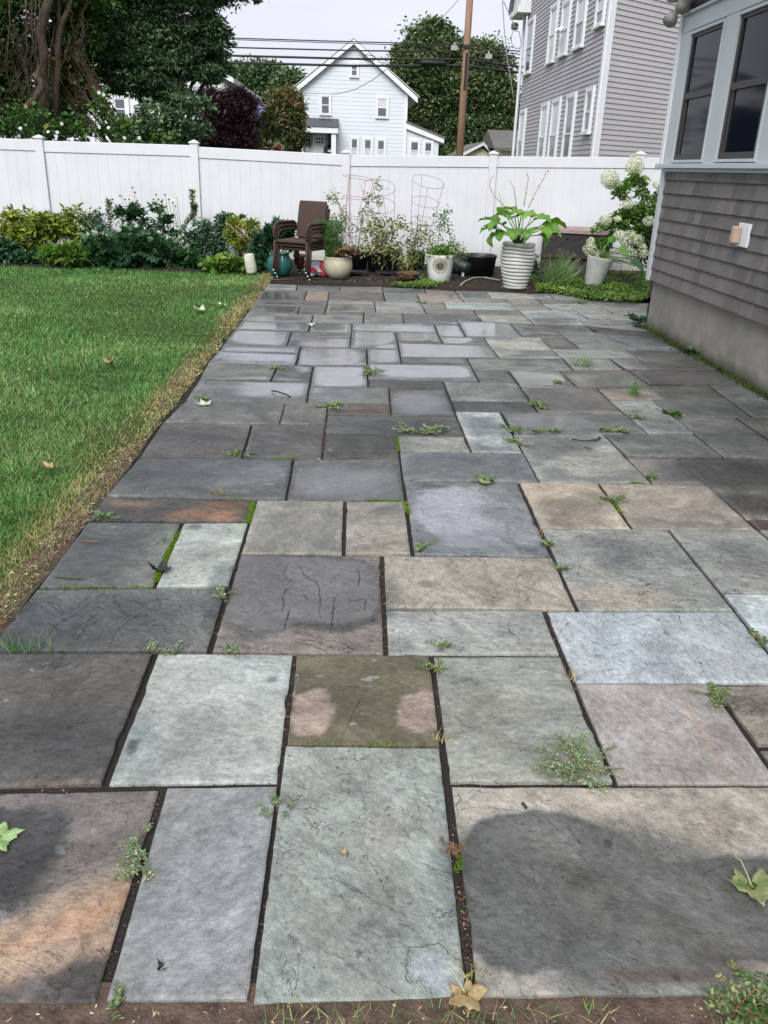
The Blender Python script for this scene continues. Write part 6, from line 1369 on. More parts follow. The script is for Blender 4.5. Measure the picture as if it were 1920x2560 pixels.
vine_plant('tomato_plant', 'yellowing tomato plant hanging over the middle black fabric pot', [[(880, 650), (870, 560), (850, 480), (840, 400)], [(880, 640), (920, 520), (950, 440), (1000, 430), (1030, 520)], [(880, 640), (820, 560), (780, 570), (775, 620)], [(870, 560), (910, 460)], [(900, 600), (850, 640), (850, 720)], [(920, 600), (960, 620), (980, 680)], [(870, 600), (900, 640), (900, 690)], [(850, 480), (800, 470), (760, 500)]],
           (at(*R5(880, 650), 13.4)), 640, .085, 'f_sick', spread=.075, Y=13.3)
vine_plant('tomato_plant', 'fading tomato plant between the middle pot and the white sun pot', [[(1100, 640), (1090, 560), (1110, 480), (1130, 430)], [(1100, 640), (1060, 580), (1040, 540)], [(1110, 540), (1160, 520), (1190, 480)], [(1090, 600), (1140, 560)]], (at(*R5(1100, 640), 13.6)), 320, .06, 'f_sick', spread=.06, Y=13.6)
vine_plant('seedling', 'small bright green seedling at the left rim of the middle black pot', [[(730, 640), (728, 610), (722, 590)], [(728, 620), (740, 600)]], (at(*R5(730, 640), 13.5)), 26, .07, 'f_bright', spread=.02, Y=13.5)
# coir bowl with pepper plant
p = P5(1045, 838, Z0); pot('coir_bowl', 'small shallow brown bowl standing before the black pots', tuple(p), [(.06, 0), (.11, .03), (.15, .10), (.165, .125)], 'coco', fn=lambda r, z, a, i: (r*(1+.05*math.sin(a*5+i)), z*(1+.08*math.sin(a*2))))
vine_plant('pepper_plant', 'yellow leaved pepper plant growing in the small brown bowl', [[(1040, 780), (1030, 720), (1000, 660), (990, 620)], [(1035, 740), (1060, 680), (1080, 650)], [(1030, 720), (1010, 690), (985, 700)], [(1040, 760), (1070, 720), (1095, 690)]], (at(*R5(1040, 780), 12.85)), 190, .085, 'f_sick', Y=12.85, spread=.045)
# white pot with a sun face medallion
p = P5(1265, 838, Z0); sp_ = pot('sun_pot', 'white tapered pot with a dark sunburst medallion and trailing green plant', tuple(p), [(.152, 0), (.16, .008), (.18, .16), (.203, .335), (.212, .36), (.215, .38)], 'g_white')
MB().lathe([(0, -.02), (.19, -.02), (.2, 0), (.15, .002)], n=32).build('saucer', M['black'], sp_)
md = MB(); ca = -1.66; cz = .235; 
def onpot(a, b, out=.004): 
    an = ca+a/.185; rr = .152+(cz+b)*.152+out; return (rr*math.cos(an), rr*math.sin(an), cz+b)
for k in range(24):
    a = k/24*2*math.pi; w_ = .10; r0, r1 = .048, .098
    f = lambda r, da, o=.006: onpot(r*math.cos(a+da), r*math.sin(a+da), o)
    md.add([f(r0, -w_), f(r0, w_), f(r1, .03), f(r1, -.03), f(r0, -w_, .0), f(r0, w_, .0)], [(0, 1, 2, 3), (0, 4, 5, 1)])
def ringm(r0, r1, o):
    n = 36; vs = [onpot(r*math.cos(k/n*6.2832), r*math.sin(k/n*6.2832), o) for r in (r0, r1) for k in range(n)]
    md.add(vs, [(k, (k+1) % n, n+(k+1) % n, n+k) for k in range(n)])
ringm(.098, .104, .008); ringm(.034, .044, .012); ringm(.0, .034, .008)
md.build('sun_medallion', M['gold'], sp_)
vine_plant('trailing_plant', 'leafy green plant rising and trailing from the white sun pot', [[(1260, 650), (1260, 560), (1270, 460), (1290, 380), (1330, 340)], [(1270, 460), (1320, 440), (1340, 520), (1390, 600)], [(1250, 650), (1200, 560), (1180, 500)], [(1260, 640), (1320, 600), (1380, 600), (1395, 630)], [(1380, 620), (1370, 700), (1350, 780)], [(1200, 640), (1150, 650), (1140, 720), (1170, 790)], [(1300, 380), (1250, 370)], [(1260, 640), (1220, 600)], [(1395, 630), (1440, 640), (1430, 690)], [(1290, 690), (1300, 740), (1270, 740)]],
           (at(*R5(1260, 650), 12.9)), 700, .055, 'f_mid', spread=.045, Y=12.85)
n = 420; P = np.stack([p.x+RNG.normal(size=n)*.10, p.y-.03+RNG.normal(size=n)*.09, .37+.03+np.abs(RNG.normal(size=n))*.07], -1)
t = thing('herb', 'bushy low herb filling the top of the white sun pot', 'plant', (p.x, p.y, .42), 0, 'plants growing in the pots'); o = scatter('foliage', 'oval', P, RNG.normal(size=(n, 3))*[1, 1, .5], RNG.normal(size=(n, 3))*.5+[0, 0, 1], .06, .03, M['f_bright'], t); o.location = -t.location
# fallen black pot
p = P5(1425, 800, .03); t = thing('fallen_pot', 'black plastic pot with a white sticker lying on its side', 'plant pot', (p.x, p.y, .155), 0); 
xf = Matrix.Rotation(math.radians(-60), 4, 'Z') @ Matrix.Rotation(math.radians(97), 4, 'Y')
b = MB(lambda q: xf @ Vector(q)); b.lathe([(0, .16), (.105, .16), (.145, -.14), (.152, -.14), (.154, -.165), (.138, -.166), (.10, .14), (0, .141)], n=32); b.build('body', M['black'], t, smooth=True)
q = at(*R5(1430, 795), p.y-.21)-Vector(t.location); b = MB(); b.box(q.x-.016, q.x+.018, q.y, q.y+.05, q.z-.028, q.z+.028); b.build('sticker', M['white'], t)
# hose
tag(MB().tube([gr(*R5(1412, 868), .02), gr(*R5(1440, 842), .05), gr(*R5(1500, 815), .06), gr(*R5(1600, 808), .05), gr(*R6(150, 965), .05), gr(*R6(280, 985), .05)], .011, 8).build('garden_hose', plain('grey_hose', (.3, .31, .27), .5), smooth=True), 'pale grey garden hose curving on the soil before the black tub', 'hose')
tag(MB().tube([gr(*R5(100, 828), .03), gr(*R5(300, 822), .03), gr(*R5(480, 824), .03), gr(*R5(640, 812), .03), gr(*R5(720, 812), .04), gr(*R5(800, 830), .03)], .009, 6).build('soaker_hose', M['brownframe'], smooth=True), 'thin dark hose lying on the soil under the chairs and bowl planter', 'hose')

# big ribbed planter with hosta
p = P6(390, 1040, Z0); c = at(*R6(395, 695), p.y); HB = c.z-Z0
def ribs(r, z, a, i):
    k = (z+.010*math.sin(a+1.3)+.004*math.sin(a*3+z*9))/HB*12.5
    fr_ = k-math.floor(k); return (r*(1-.085*math.exp(-((fr_-.5)/.13)**2)) if .03 < z < HB-.012 else r), z
pr_ = []
for k in range(121):
    s = k/120; r = .165+.085*math.sin(min(1, s*1.25)*math.pi/2)-.020*max(0, (s-.62)/.38)**1.5; pr_.append((r, s*HB))
big_ = pot('ribbed_planter', 'tall glossy grey white planter with dark horizontal grooves', tuple(p), pr_, 'g_ribbed' if False else 'g_grey', fn=ribs, n=72)
# the grooves get a darker colour than the ribs
g = NG('ribbed_glaze'); v = g.co(); gx = g.n('ShaderNodeSeparateXYZ'); g.l(v, gx.inputs[0]); n = g.noise(5, 5, .6, .3, v)
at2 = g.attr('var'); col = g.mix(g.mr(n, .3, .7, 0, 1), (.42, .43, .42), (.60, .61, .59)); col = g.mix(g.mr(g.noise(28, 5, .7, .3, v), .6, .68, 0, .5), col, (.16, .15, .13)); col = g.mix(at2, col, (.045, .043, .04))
g.fin(col, .2, g.bump(g.noise(25, 3, .5, 0, v), .12, .004), .5)
bo = [c_ for c_ in big_.children if c_.name.startswith('body')][0]; me = bo.data; me.materials.clear(); me.materials.append(g.m)
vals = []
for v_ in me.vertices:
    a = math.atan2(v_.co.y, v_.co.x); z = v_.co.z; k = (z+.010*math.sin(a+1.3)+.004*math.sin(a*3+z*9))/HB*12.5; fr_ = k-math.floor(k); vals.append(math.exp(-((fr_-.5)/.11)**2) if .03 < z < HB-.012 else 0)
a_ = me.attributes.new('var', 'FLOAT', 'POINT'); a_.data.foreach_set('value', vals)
MB().lathe([(0, -.02), (.2, -.02), (.21, 0), (.15, .003)], n=32).build('saucer', M['black'], big_)

def leaf_mat(name, c0, c1):
    g = NG(name); u = g.attr('vein'); v = g.attr('var'); n = g.noise(6, 4, .6, .2, g.co())
    col = g.mix(g.math('ADD', v, g.mr(n, .4, .7, -.3, .4), None, True), c0, c1); w = g.math('SINE', g.math('MULTIPLY', u, 60.))
    col = g.mix(g.mr(w, .6, 1, 0, .2), col, tuple(x*1.35 for x in c1))
    g.fin(col, .32, g.bump(w, .25, .004), .45); tr = g.n('ShaderNodeBsdfTranslucent'); g.l(g.mix(1, col, (1.2, 1.25, .5), 'MULTIPLY'), tr.inputs[0])
    ms = g.n('ShaderNodeMixShader'); ms.inputs[0].default_value = .35; g.l(g.b.outputs[0], ms.inputs[1]); g.l(tr.outputs[0], ms.inputs[2]); g.l(ms.outputs[0], g.out.inputs[0]); return g.m
M['hosta'] = leaf_mat('hosta_leaves', (.07, .20, .03), (.22, .42, .06)); M['hosta_dark'] = leaf_mat('dark_hosta_leaves', (.03, .11, .05), (.08, .2, .08))
def big_leaf(parent, base, tip0, L_, W_, droop, mat, roll=0, root=None, name='leaf', stem=True, var=None):
    """petiole from base to tip0, then the blade going on outwards and drooping"""
    base, tip0 = Vector(base), Vector(tip0); d = (tip0-base); hd = Vector((d.x, d.y, 0)); hd = hd.normalized() if hd.length > 1e-3 else Vector((0, -1, 0)); el = math.atan2(d.z, math.hypot(d.x, d.y))*.35
    nu, nv = 12, 8; vs = []; vein = []; p = tip0.copy(); side = hd.cross(Vector((0, 0, 1))).normalized(); side = (Matrix.Rotation(roll, 3, hd) @ side)
    for i in range(nu+1):
        s = i/nu; ang = el - droop*s**1.3; t = hd*math.cos(ang)+Vector((0, 0, 1))*math.sin(ang)
        if i: p = p+t*(L_/nu)
        up = side.cross(t).normalized(); up = up if up.z > 0 or droop > 1 else -up
        w = W_*.5*(math.sin(math.pi*min(1, (s**.62)*.985+.015)))**.8 if s < 1 else 0
        for j in range(nv+1):
            q = j/nv*2-1; fold = abs(q)*w*.30; rip = .012*math.sin(s*15+q*3+roll*5)*abs(q)
            vs.append(p+side*(q*w)+up*(fold+rip)); vein.append(abs(q)*.45+s*.15)
    mb = MB(); mb.add(vs, [(i*(nv+1)+j, i*(nv+1)+j+1, (i+1)*(nv+1)+j+1, (i+1)*(nv+1)+j) for i in range(nu) for j in range(nv)])
    o = mb.build(name, M[mat], parent, smooth=True); o.location = -Vector(parent.location)
    a = o.data.attributes.new('vein', 'FLOAT', 'POINT'); a.data.foreach_set('value', vein)
    a = o.data.attributes.new('var', 'FLOAT', 'POINT'); a.data.foreach_set('value', [random.random() if var is None else var]*len(vs))
    if stem:
        s_ = MB().tube([base, base+d*.5+Vector((0, 0, .05)), tip0, tip0+hd*L_*.25*math.cos(el)+Vector((0, 0, L_*.2*math.sin(el)))], [.010, .008, .007, .003], 6).build('stalk', M['greenstem'], o, smooth=True)
    return o
pc = Vector((p.x, p.y, HB+Z0-.03)); ho = thing('hosta', 'large hosta with broad bright green leaves growing in the ribbed planter', 'plant', tuple(pc), 0, 'plants growing in the pots')
def h6(x, y, dy=0): return at(*R6(x, y), p.y+dy)
for (x, y, dy, L_, W_, dr, ro) in ((330, 500, -.05, .20, .22, .9, .3), (300, 560, -.15, .26, .20, 1.2, 0), (250, 580, -.05, .20, .16, .5, .2), (240, 590, -.1, .22, .17, 1.0, .1), (390, 500, -.22, .20, .24, .9, .1), (440, 490, -.25, .22, .24, 1.0, -.2), (460, 490, .15, .24, .22, .5, 0), (540, 520, -.1, .24, .20, .9, .2),
                            (600, 560, .02, .34, .24, .7, -.3), (600, 590, -.1, .28, .24, 1.3, .4), (560, 590, -.2, .26, .2, 2.0, .1), (330, 620, -.2, .2, .2, 1.8, .1), (290, 630, -.1, .26, .20, 2.4, .2), (400, 600, -.3, .22, .18, 1.9, 0), (470, 600, -.28, .22, .18, 1.9, .1), (350, 480, .2, .24, .22, .5, .2), (520, 500, .2, .25, .2, .5, .1), (560, 640, -.15, .24, .2, 2.5, .1), (270, 540, .15, .3, .22, .6, -.1), (410, 470, .05, .22, .24, .7, 0)):
    big_leaf(ho, pc+Vector((random.uniform(-.05, .05), random.uniform(-.05, .05), 0)), h6(x, y, dy), L_*1.12, W_*1.3, dr, 'hosta', ro)
mb = MB()
for pts in ([(330, 480), (300, 400), (230, 340), (195, 260), (205, 205), (235, 178)], [(320, 480), (290, 410), (272, 310)], [(405, 440), (385, 280), (345, 210)], [(460, 420), (475, 320), (495, 200), (480, 160)], [(495, 430), (530, 350), (590, 240), (640, 150)]):
    mb.tube([h6(x, y, .05) for x, y in pts], [.006]*(len(pts)-1)+[.004], 5)
for (x, y) in ((640, 150), (625, 170), (650, 145), (575, 260), (605, 215), (535, 360), (480, 318), (495, 205), (486, 175)): mb.lathe([(0, -.012), (.012, 0), (0, .014)], h6(x, y, .05), 6)
o = part(ho, 'flower_stalks', mb, 'drystem', smooth=True)

# storage box
A = at(*R6(612, 580), 14.05); B = at(*R6(1135, 640), 13.75); Wb = Wall((A.x, A.y), (B.x, B.y)); Lb = Wb.len; zt = at(*R6(860, 602), 13.9).z
bx_ = thing('storage_box', 'dark wicker deck box with a worn pale lid behind the chives', 'storage box', (A.x, A.y, 0))
b = Wb.mb(); b.box(0, Lb, -.5, 0, .06, zt-.045); part(bx_, 'box_body', b, 'darkwicker', bevel=.01)
M['lid'] = plain('worn_pinkish_lid', (.27, .20, .205), .7, .15, 5, .2, dirt=((.16, .11, .1), .6))
b = Wb.mb(); b.add([(-.02, .02, zt-.05), (Lb+.02, .02, zt-.05), (Lb+.02, .02, zt), (-.02, .02, zt), (-.02, -.53, zt+.03), (Lb+.02, -.53, zt+.03), (-.02, -.53, zt-.05), (Lb+.02, -.53, zt-.05)], [(0, 1, 2, 3), (3, 2, 5, 4), (0, 3, 4, 6), (1, 7, 5, 2)]); part(bx_, 'lid', b, 'lid')
b = Wb.mb(); z_ = at(*R6(790, 800), 13.9).z; b.box(-.01, Lb+.01, .001, .03, z_-.03, z_+.01); part(bx_, 'lower_rail', b, 'twig')
b = Wb.mb(); u_, z_ = Wb.uz(*R6(792, 655)); b.lathe([(0, 0), (.02, 0)], (0, 0, 0), 3); b = Wb.mb(); b.tube([(u_, 0, z_), (u_, .02, z_)], .025, 16); part(bx_, 'lock', b, 'black')

# chives
p = P6(700, 1010, Z0); ch = thing('chives', 'clump of thin grassy chives with dried flower heads at the patio edge', 'plant', tuple(p)); n = 520
a = RNG.random(n)*6.28; L1 = RNG.uniform(.18, .42, n)*1.2; le = RNG.random(n)*1.1
D = np.stack([np.cos(a)*le+.25, np.sin(a)*le, np.ones(n)], -1); scatter('leaves', 'blade', np.stack([RNG.normal(size=n)*.08, RNG.normal(size=n)*.07, np.zeros(n)], -1), D, RNG.normal(size=(n, 3)), L1, .007, foliage('chive_leaves', (.16, .32, .10), (.42, .55, .28), None, .3), ch)
mb = MB(); hm = []
for (x, y) in ((735, 755), (755, 770), (745, 790), (715, 790), (800, 772), (760, 800), (880, 830), (880, 885), (870, 925), (600, 855), (612, 805), (660, 820), (845, 795), (815, 835), (800, 900), (930, 1045), (590, 855)):
    e = at(*R6(x, y), p.y-.05); mb.tube([p+Vector((random.uniform(-.05, .05), 0, 0)), (p+e)/2+Vector((0, 0, .05)), e], .003, 4); hm.append(e)
part(ch, 'flower_stalks', mb, 'greenstem'); P = np.concatenate([np.array(e)[None]+RNG.normal(size=(34, 3))*.012 for e in hm]); n = len(P)
o = scatter('dried_heads', 'dia', P, RNG.normal(size=(n, 3)), RNG.normal(size=(n, 3)), .016, .008, M['f_pale'], ch); o.location = -ch.location
# grey textured pot, tilted, with hosta
p = P6(985, 1035, Z0); rt_ = .175; t = thing('textured_pot', 'pale grey pot with a scale pattern, leaning on the groundcover', 'plant pot', tuple(p), 0); t.rotation_euler = (0, .16, 0)
b = MB(); hh_ = .42; pr_ = [(0, 0), (.105, 0), (.115, .01)]
for k in range(41): s = k/40; pr_.append((.118+.072*s, .012+s*(hh_-.012)))
def scales(r, z, a, i):
    if .02 < z < hh_-.02: q = math.sin(a*14+z*90)*math.sin(a*14-z*90); r = r*(1+.018*(1 if q > 0 else -1)*min(1, abs(q)*3))
    return r, z
b.lathe(pr_+[(.178, hh_+.008), (.170, hh_), (.165, hh_-.06)], n=112, fn=scales); b.build('body', M['g_tex'], t, smooth=True); MB().lathe([(0, hh_-.05), (.168, hh_-.055)], n=24).build('soil', M['soil'], t)
p2 = p+Vector((.065, 0, hh_-.05)); h2 = thing('hosta', 'drooping hosta with green and pale leaves spilling right from the grey textured pot', 'plant', tuple(p2), 0, 'plants growing in the pots')
for (x, y, dy, L_, W_, dr, ro, m_) in ((1170, 760, -.1, .22, .2, 1.2, .3, 'hosta'), (1270, 850, -.15, .34, .24, 1.9, .3, 'hosta_dark'), (1290, 870, -.05, .30, .18, 1.7, 0, 'hosta'), (1110, 690, .05, .2, .14, .3, .4, 'hosta'), (1240, 770, .1, .25, .18, .8, 0, 'hosta')): big_leaf(h2, p2, at(*R6(x, y), p.y+dy), L_, W_, dr, m_, ro)
mb = MB()
for k in range(14): e = at(*R6(1050+k*12, 730+k*10+random.uniform(-15, 15)), p.y-.05); mb.tube([p2, (p2+e)/2+Vector((0, 0, .02)), e], .005, 5)
part(h2, 'bare_stalks', mb, 'greenstem', smooth=True)
# hydrangea
p = P6(1330, 960, Z0); hy = thing('hydrangea', 'tall hydrangea with heavy white cone shaped flower heads beside the shingled house', 'shrub', tuple(p)); HYY = 12.9
mb = MB()
def h7(x, y, dy=0): return at(*R6(x, y), HYY+dy)
heads = [(1120, 205, 62, 60), (1125, 255, 35, 30), (1175, 240, 32, 28), (1315, 75, 45, 52), (1290, 120, 45, 36), (1345, 120, 35, 32), (1490, 250, 35, 30), (1260, 403, 40, 30), (1090, 525, 40, 34), (1420, 530, 42, 34), (1195, 640, 40, 36), (1245, 690, 42, 38), (1275, 640, 38, 34), (1330, 675, 42, 38), (965, 745, 46, 44), (975, 690, 30, 34), (1030, 790, 30, 32), (1280, 790, 48, 44), (1370, 735, 30, 30), (1378, 785, 36, 34), (1180, 515, 25, 20)]
for (x, y, rx, ry) in heads:
    c_ = h7(x, y, -.22 if y > 450 else -.12); r_ = rx/3.072*HYY/F*1.12; rz_ = ry/3.072*HYY/F*1.05; n = int(280*(rx/40)**2)
    u = norm(RNG.normal(size=(n, 3))); P = np.array(c_)[None]+u*np.array([r_, r_, rz_])*(.72+.30*RNG.random(n))[:, None]
    o = scatter('flower_head', 'oval', P, np.cross(u, RNG.normal(size=(n, 3)))+u*.2, u+RNG.normal(size=(n, 3))*.25, .020, .020, M['f_white'], hy); o.location = -hy.location
    b_ = Vector((p.x+random.uniform(-.15, .15), HYY, .1)); mb.tube([b_, (b_+c_)/2+Vector(((c_.x-b_.x)*-.1, 0, .12)), c_], [.009, .007, .004], 6)
part(hy, 'stems', mb, 'twig', smooth=True); M['f_hyd'] = foliage('hydrangea_leaves', (.07, .18, .03), (.24, .44, .08), (.38, .5, .12), .3, .45)
k = lump_leaves(LP(R6, [(1380, 480, 100, 90), (1300, 520, 90, 70), (1400, 600, 90, 90), (1200, 480, 60, 50), (1320, 250, 60, 80, .05), (1230, 320, 50, 60), (1450, 330, 50, 60), (1360, 700, 70, 70), (1430, 430, 50, 60), (1080, 600, 60, 50), (1070, 680, 70, 50), (1180, 570, 60, 40), (1320, 600, 80, 60), (1200, 280, 30, 30), (1400, 760, 50, 60)], HYY+.1), 3600, .075, .55, 'oval', .3)
o = scatter('leaves', *k[:6], M['f_hyd'], hy, k[6]); o.location = -hy.location
# groundcover and small plants
def cover(name, label, poly, n, size, mat, h=.10, kind='oval'):
    C_ = [gr(*R6(x, y), .03) for x, y in poly]; xs_ = [c.x for c in C_]; ys_ = [c.y for c in C_]; q = np.array([[c.x, c.y] for c in C_]); X = RNG.uniform(min(xs_), max(xs_), n*3); Y_ = RNG.uniform(min(ys_), max(ys_), n*3); ins = np.zeros(len(X), bool)
    for i in range(len(q)):
        a, b = q[i], q[(i+1) % len(q)]; cnd = ((a[1] > Y_) != (b[1] > Y_)) & (X < (b[0]-a[0])*(Y_-a[1])/(b[1]-a[1]+1e-9)+a[0]); ins ^= cnd
    X, Y_ = X[ins][:n], Y_[ins][:n]; f = fbm(X*5, Y_*5, 3, 3); ok = f > .36; X, Y_, f = X[ok], Y_[ok], f[ok]; m = len(X)
    P = np.stack([X, Y_, .02+h*f*RNG.random(m)], -1); o = scatter(name, kind, P, RNG.normal(size=(m, 3))*[1, 1, .3]+[0, 0, .3], RNG.normal(size=(m, 3))*.4+[0, -.2, 1], size*RNG.uniform(.6, 1.3, m), size*.7, M[mat], None, np.clip(f*1.5-.4+RNG.normal(size=m)*.2, 0, 1))
    return tag(o, label, 'groundcover', kind='stuff')
cover('groundcover', 'low leafy green groundcover spreading between the chives and the house', [(480, 960), (560, 1070), (830, 1090), (900, 1130), (1310, 1160), (1400, 1130), (1430, 1000), (1420, 930), (1100, 940), (600, 930)], 9000, .038, 'f_bright', .12)
cover('creeping_weeds', 'brighter trailing weeds at the very edge of the patio stones', [(600, 1040), (800, 1070), (1000, 1090), (1300, 1120), (1310, 1150), (1000, 1120), (760, 1090), (560, 1060)], 1500, .035, 'f_bright', .10)
def cover5(name, label, poly, n, size, mat, h): 
    return cover(name, label, [((R5(x, y)[0]-1160)*3.072, (R5(x, y)[1]-380)*3.072) for x, y in poly], n, size, mat, h)
cover5('bed_weeds', 'small green weeds along the soil in front of the black pots', [(930, 870), (1200, 880), (1330, 850), (1150, 820), (1130, 850), (940, 850)], 1400, .035, 'f_bright', .08)
clump_plant('leafy_weed', 'pale green leafy weed against the foot of the ribbed planter at its right', 'weed', LP(R6, [(545, 850, 22, 60), (560, 930, 30, 30)], 12.9), 130, .07, 'f_bluegreen', kind='oval', aspect=.35, stems=3, stemmat='greenstem', base=tuple(P6(545, 930, .03)))

# ================================================================== WEEDS IN THE JOINTS
WG = 'weeds growing in the patio joints'
def spurge(label, pt, spread, n_st, seed, mat='f_spurge', leaf=.011, stem='redstem', name='spurge', up=.25, dirs=None, cat='weed', grp=WG, zt=.02):
    """flat mat of thin stems with paired small leaves"""
    c = gr(*V(*pt), -.005); k_ = .82 if c.y < 2.3 and name == 'spurge' else .62 if name == 'spurge' and c.y > 2.1 else .75 if name != 'spurge' else 1; spread *= k_; leaf *= (.78 if k_ < 1 else 1); n_st = max(3, int(n_st*(.8 if k_ < 1 else 1)))
    t = thing(name, label, cat, tuple(c), 0, grp); rs = random.Random(seed); mb = MB(); P = []; D = []
    for i in range(n_st):
        a = rs.uniform(0, 2*math.pi) if not dirs else rs.choice(dirs)+rs.uniform(-.35, .35); L_ = spread*rs.uniform(.45, 1.0); p = Vector((rs.gauss(0, .012), rs.gauss(0, .008), 0)); pts = [p.copy()]; k = max(4, int(L_/(leaf*.9)))
        for j in range(k):
            a += rs.uniform(-.28, .28); zz = up*L_*(1-(j/k))*.22 if j < k*.6 else rs.uniform(-.15, .12)*leaf
            p = p+Vector((math.cos(a)*L_/k, math.sin(a)*L_/k, zz*.6)); p.z = max(.010, p.z); pts.append(p.copy())
            for s in (-1, 1):
                P.append(list(p)); D.append([math.cos(a+s*1.1), math.sin(a+s*1.1), rs.uniform(0, .5)])
                if rs.random() < .5: P.append([p.x, p.y, p.z+.003]); D.append([math.cos(a+s*rs.uniform(.2, 2)), math.sin(a+s*rs.uniform(.2, 2)), .6])
            if rs.random() < .3 and j < k-2:
                q = p.copy(); b_ = a+rs.choice((-1, 1))*rs.uniform(.6, 1.1); qs = [q.copy()]
                for m in range(rs.randint(2, 5)):
                    q = q+Vector((math.cos(b_)*leaf*.9, math.sin(b_)*leaf*.9, rs.uniform(-.002, .004))); qs.append(q.copy())
                    for s in (-1, 1): P.append(list(q)); D.append([math.cos(b_+s), math.sin(b_+s), .3])
                mb.tube(qs, .0008, 4)
        mb.tube(pts, .0012, 4)
    mb.build('stems', M[stem], t); P = np.array(P); D = np.array(D); n = len(P)
    scatter('leaves', 'oval', P, D, RNG.normal(size=(n, 3))*.3+[0, 0, 1], leaf*RNG.uniform(.7, 1.3, n), leaf*.6*RNG.uniform(.8, 1.2, n), M[mat], t); return t
def tuft(label, pt, h, n, mat='grass', r=.02, name='grass_tuft', grp='grass tufts in the patio joints', flat=.9):
    c = gr(*V(*pt), -.008); t = thing(name, label, 'grass', tuple(c), 0, grp); a = RNG.random(n)*6.28; le = RNG.random(n)*flat
    D = np.stack([np.cos(a)*le, np.sin(a)*le, np.ones(n)], -1); P = np.stack([RNG.normal(size=n)*r, RNG.normal(size=n)*r*.3, np.zeros(n)], -1)
    scatter('blades', 'blade', P, D, RNG.normal(size=(n, 3)), h*RNG.uniform(.5, 1.2, n), .0030 if c.y < 4 else .006, M[mat], t); return t
spurge('largest mat of spurge, sprawling over the joint behind the big damp flagstone', (1262, 1678), .19, 24, 1, leaf=.0125, dirs=(0, .2, 3.0, 2.7, 3.3, 1.2, 1.8, -.9))
spurge('upright spurge sprawling left from the joint beside the ochre striped flagstone', (308, 1870), .10, 12, 2, leaf=.013, dirs=(2.4, 3.3, 3.9, 1.7, 4.6))
spurge('small spurge at the corner left of the long pale flagstone', (597, 1752), .055, 9, 3, leaf=.011)
spurge('tiny sprig in the joint just above the spurge beside the ochre striped flagstone', (318, 1808), .03, 4, 4, leaf=.009)
spurge('spurge hanging in the joint at the left edge of the wet brown flagstone', (485, 1285), .085, 10, 5, leaf=.014)
spurge('spurge at the joint above the pale grey flagstone, left one of the two', (352, 1412), .10, 8, 6, leaf=.015, dirs=(0, 3.1, .3, 2.8))
spurge('spurge at the joint above the pale grey flagstone, right one of the two', (502, 1408), .07, 9, 7, leaf=.014)
spurge('yellow green weed with reddish base at the corner of the olive flagstone', (937, 1447), .055, 10, 8, 'f_weed', .013)
spurge('bushy bright weed between the pinkish flagstone and the dark broken one at the right', (1552, 1508), .075, 16, 9, 'f_weed', .015, up=.8)
spurge('two leaved bright seedling in the joint above the olive flagstone', (960, 1402), .035, 4, 10, 'f_weed', .022, up=1)
spurge('bright seedling at the lower left corner of the shiny grey flagstone', (905, 1190), .05, 5, 11, 'f_weed', .026, up=1)
spurge('bright seedling at the lower right corner of the shiny grey flagstone', (1186, 1183), .045, 5, 12, 'f_weed', .026, up=1)
spurge('small bright seedling in the joint left of the wavy grey flagstone', (1211, 1232), .03, 4, 13, 'f_weed', .022, up=1)
spurge('leafy sprout in the joint at the far edge of the shiny grey flagstone', (1055, 1042), .06, 6, 14, 'f_weed', .035, up=.8)
spurge('weed in the joint at the upper right corner of the tan square flagstone', (1330, 1083), .13, 12, 15, 'f_weed', .020)
spurge('weeds along the joint left of the pale square flagstone, lower clump', (1120, 960), .12, 14, 16, 'f_weed', .022, dirs=(1.9, 5.0, 2.2))
spurge('weeds along the joint left of the pale square flagstone, upper clump', (1100, 930), .14, 14, 17, 'f_weed', .022, dirs=(1.9, 5.0, 0))
spurge('weed strip in the joint above the large rippled flagstone', (1180, 935), .16, 14, 18, 'f_weed', .020, dirs=(0, 3.1))
spurge('pale weeds along the joint above the small pale flagstone', (905, 938), .30, 20, 19, 'f_spurge', .022, dirs=(0, 3.1))
spurge('weed at the four stone corner above the long dark flagstone', (712, 880), .18, 14, 20, 'f_weed', .024)
spurge('weed in the joint between the wet bluish flagstones, far left middle', (797, 805), .24, 16, 21, 'f_weed', .026, dirs=(1.6, 4.7, 0))
spurge('weed in the joint at the left corner of the brown bordered flagstone', (1165, 880), .20, 14, 22, 'f_weed', .024, dirs=(1.9, 5))
spurge('weed in the joint between the brown flagstones at the right middle', (1215, 828), .12, 10, 23, 'f_weed', .024)
spurge('clump of weeds low in the joint right of the white streaked flagstone', (1380, 905), .14, 10, 24, 'f_weed', .022)
spurge('bushy green weed at the joint beside the white streaked flagstone at the right', (1455, 898), .12, 16, 25, 'f_mid', .030, up=1)
spurge('wide green weed at the top right corner of the large rippled flagstone', (1322, 934), .16, 16, 26, 'f_weed', .026, up=.6, dirs=(0, 3.1, .4))
spurge('weed at the right picture edge beside the long blue grey flagstone', (1640, 1383), .11, 12, 27, 'f_weed', .016, dirs=(1.8, 5))
spurge('weed at the left end of the joint above the dark green flagstone', (228, 1122), .09, 9, 28, 'f_weed', .022, up=.6)
spurge('small weed in the joint left of the two dark middle flagstones', (515, 983), .10, 9, 29, 'f_weed', .022)
spurge('faint weed in the joint above the dark grey flagstone far left', (435, 862), .12, 9, 30, 'f_weed', .022)
spurge('small weed at the joint above the dark flagstone with white flakes', (590, 797), .12, 9, 31, 'f_weed', .022)
spurge('seedling in the joint at the right of the rippled flagstone, near the pinkish one', (1405, 1030), .10, 9, 32, 'f_weed', .020)
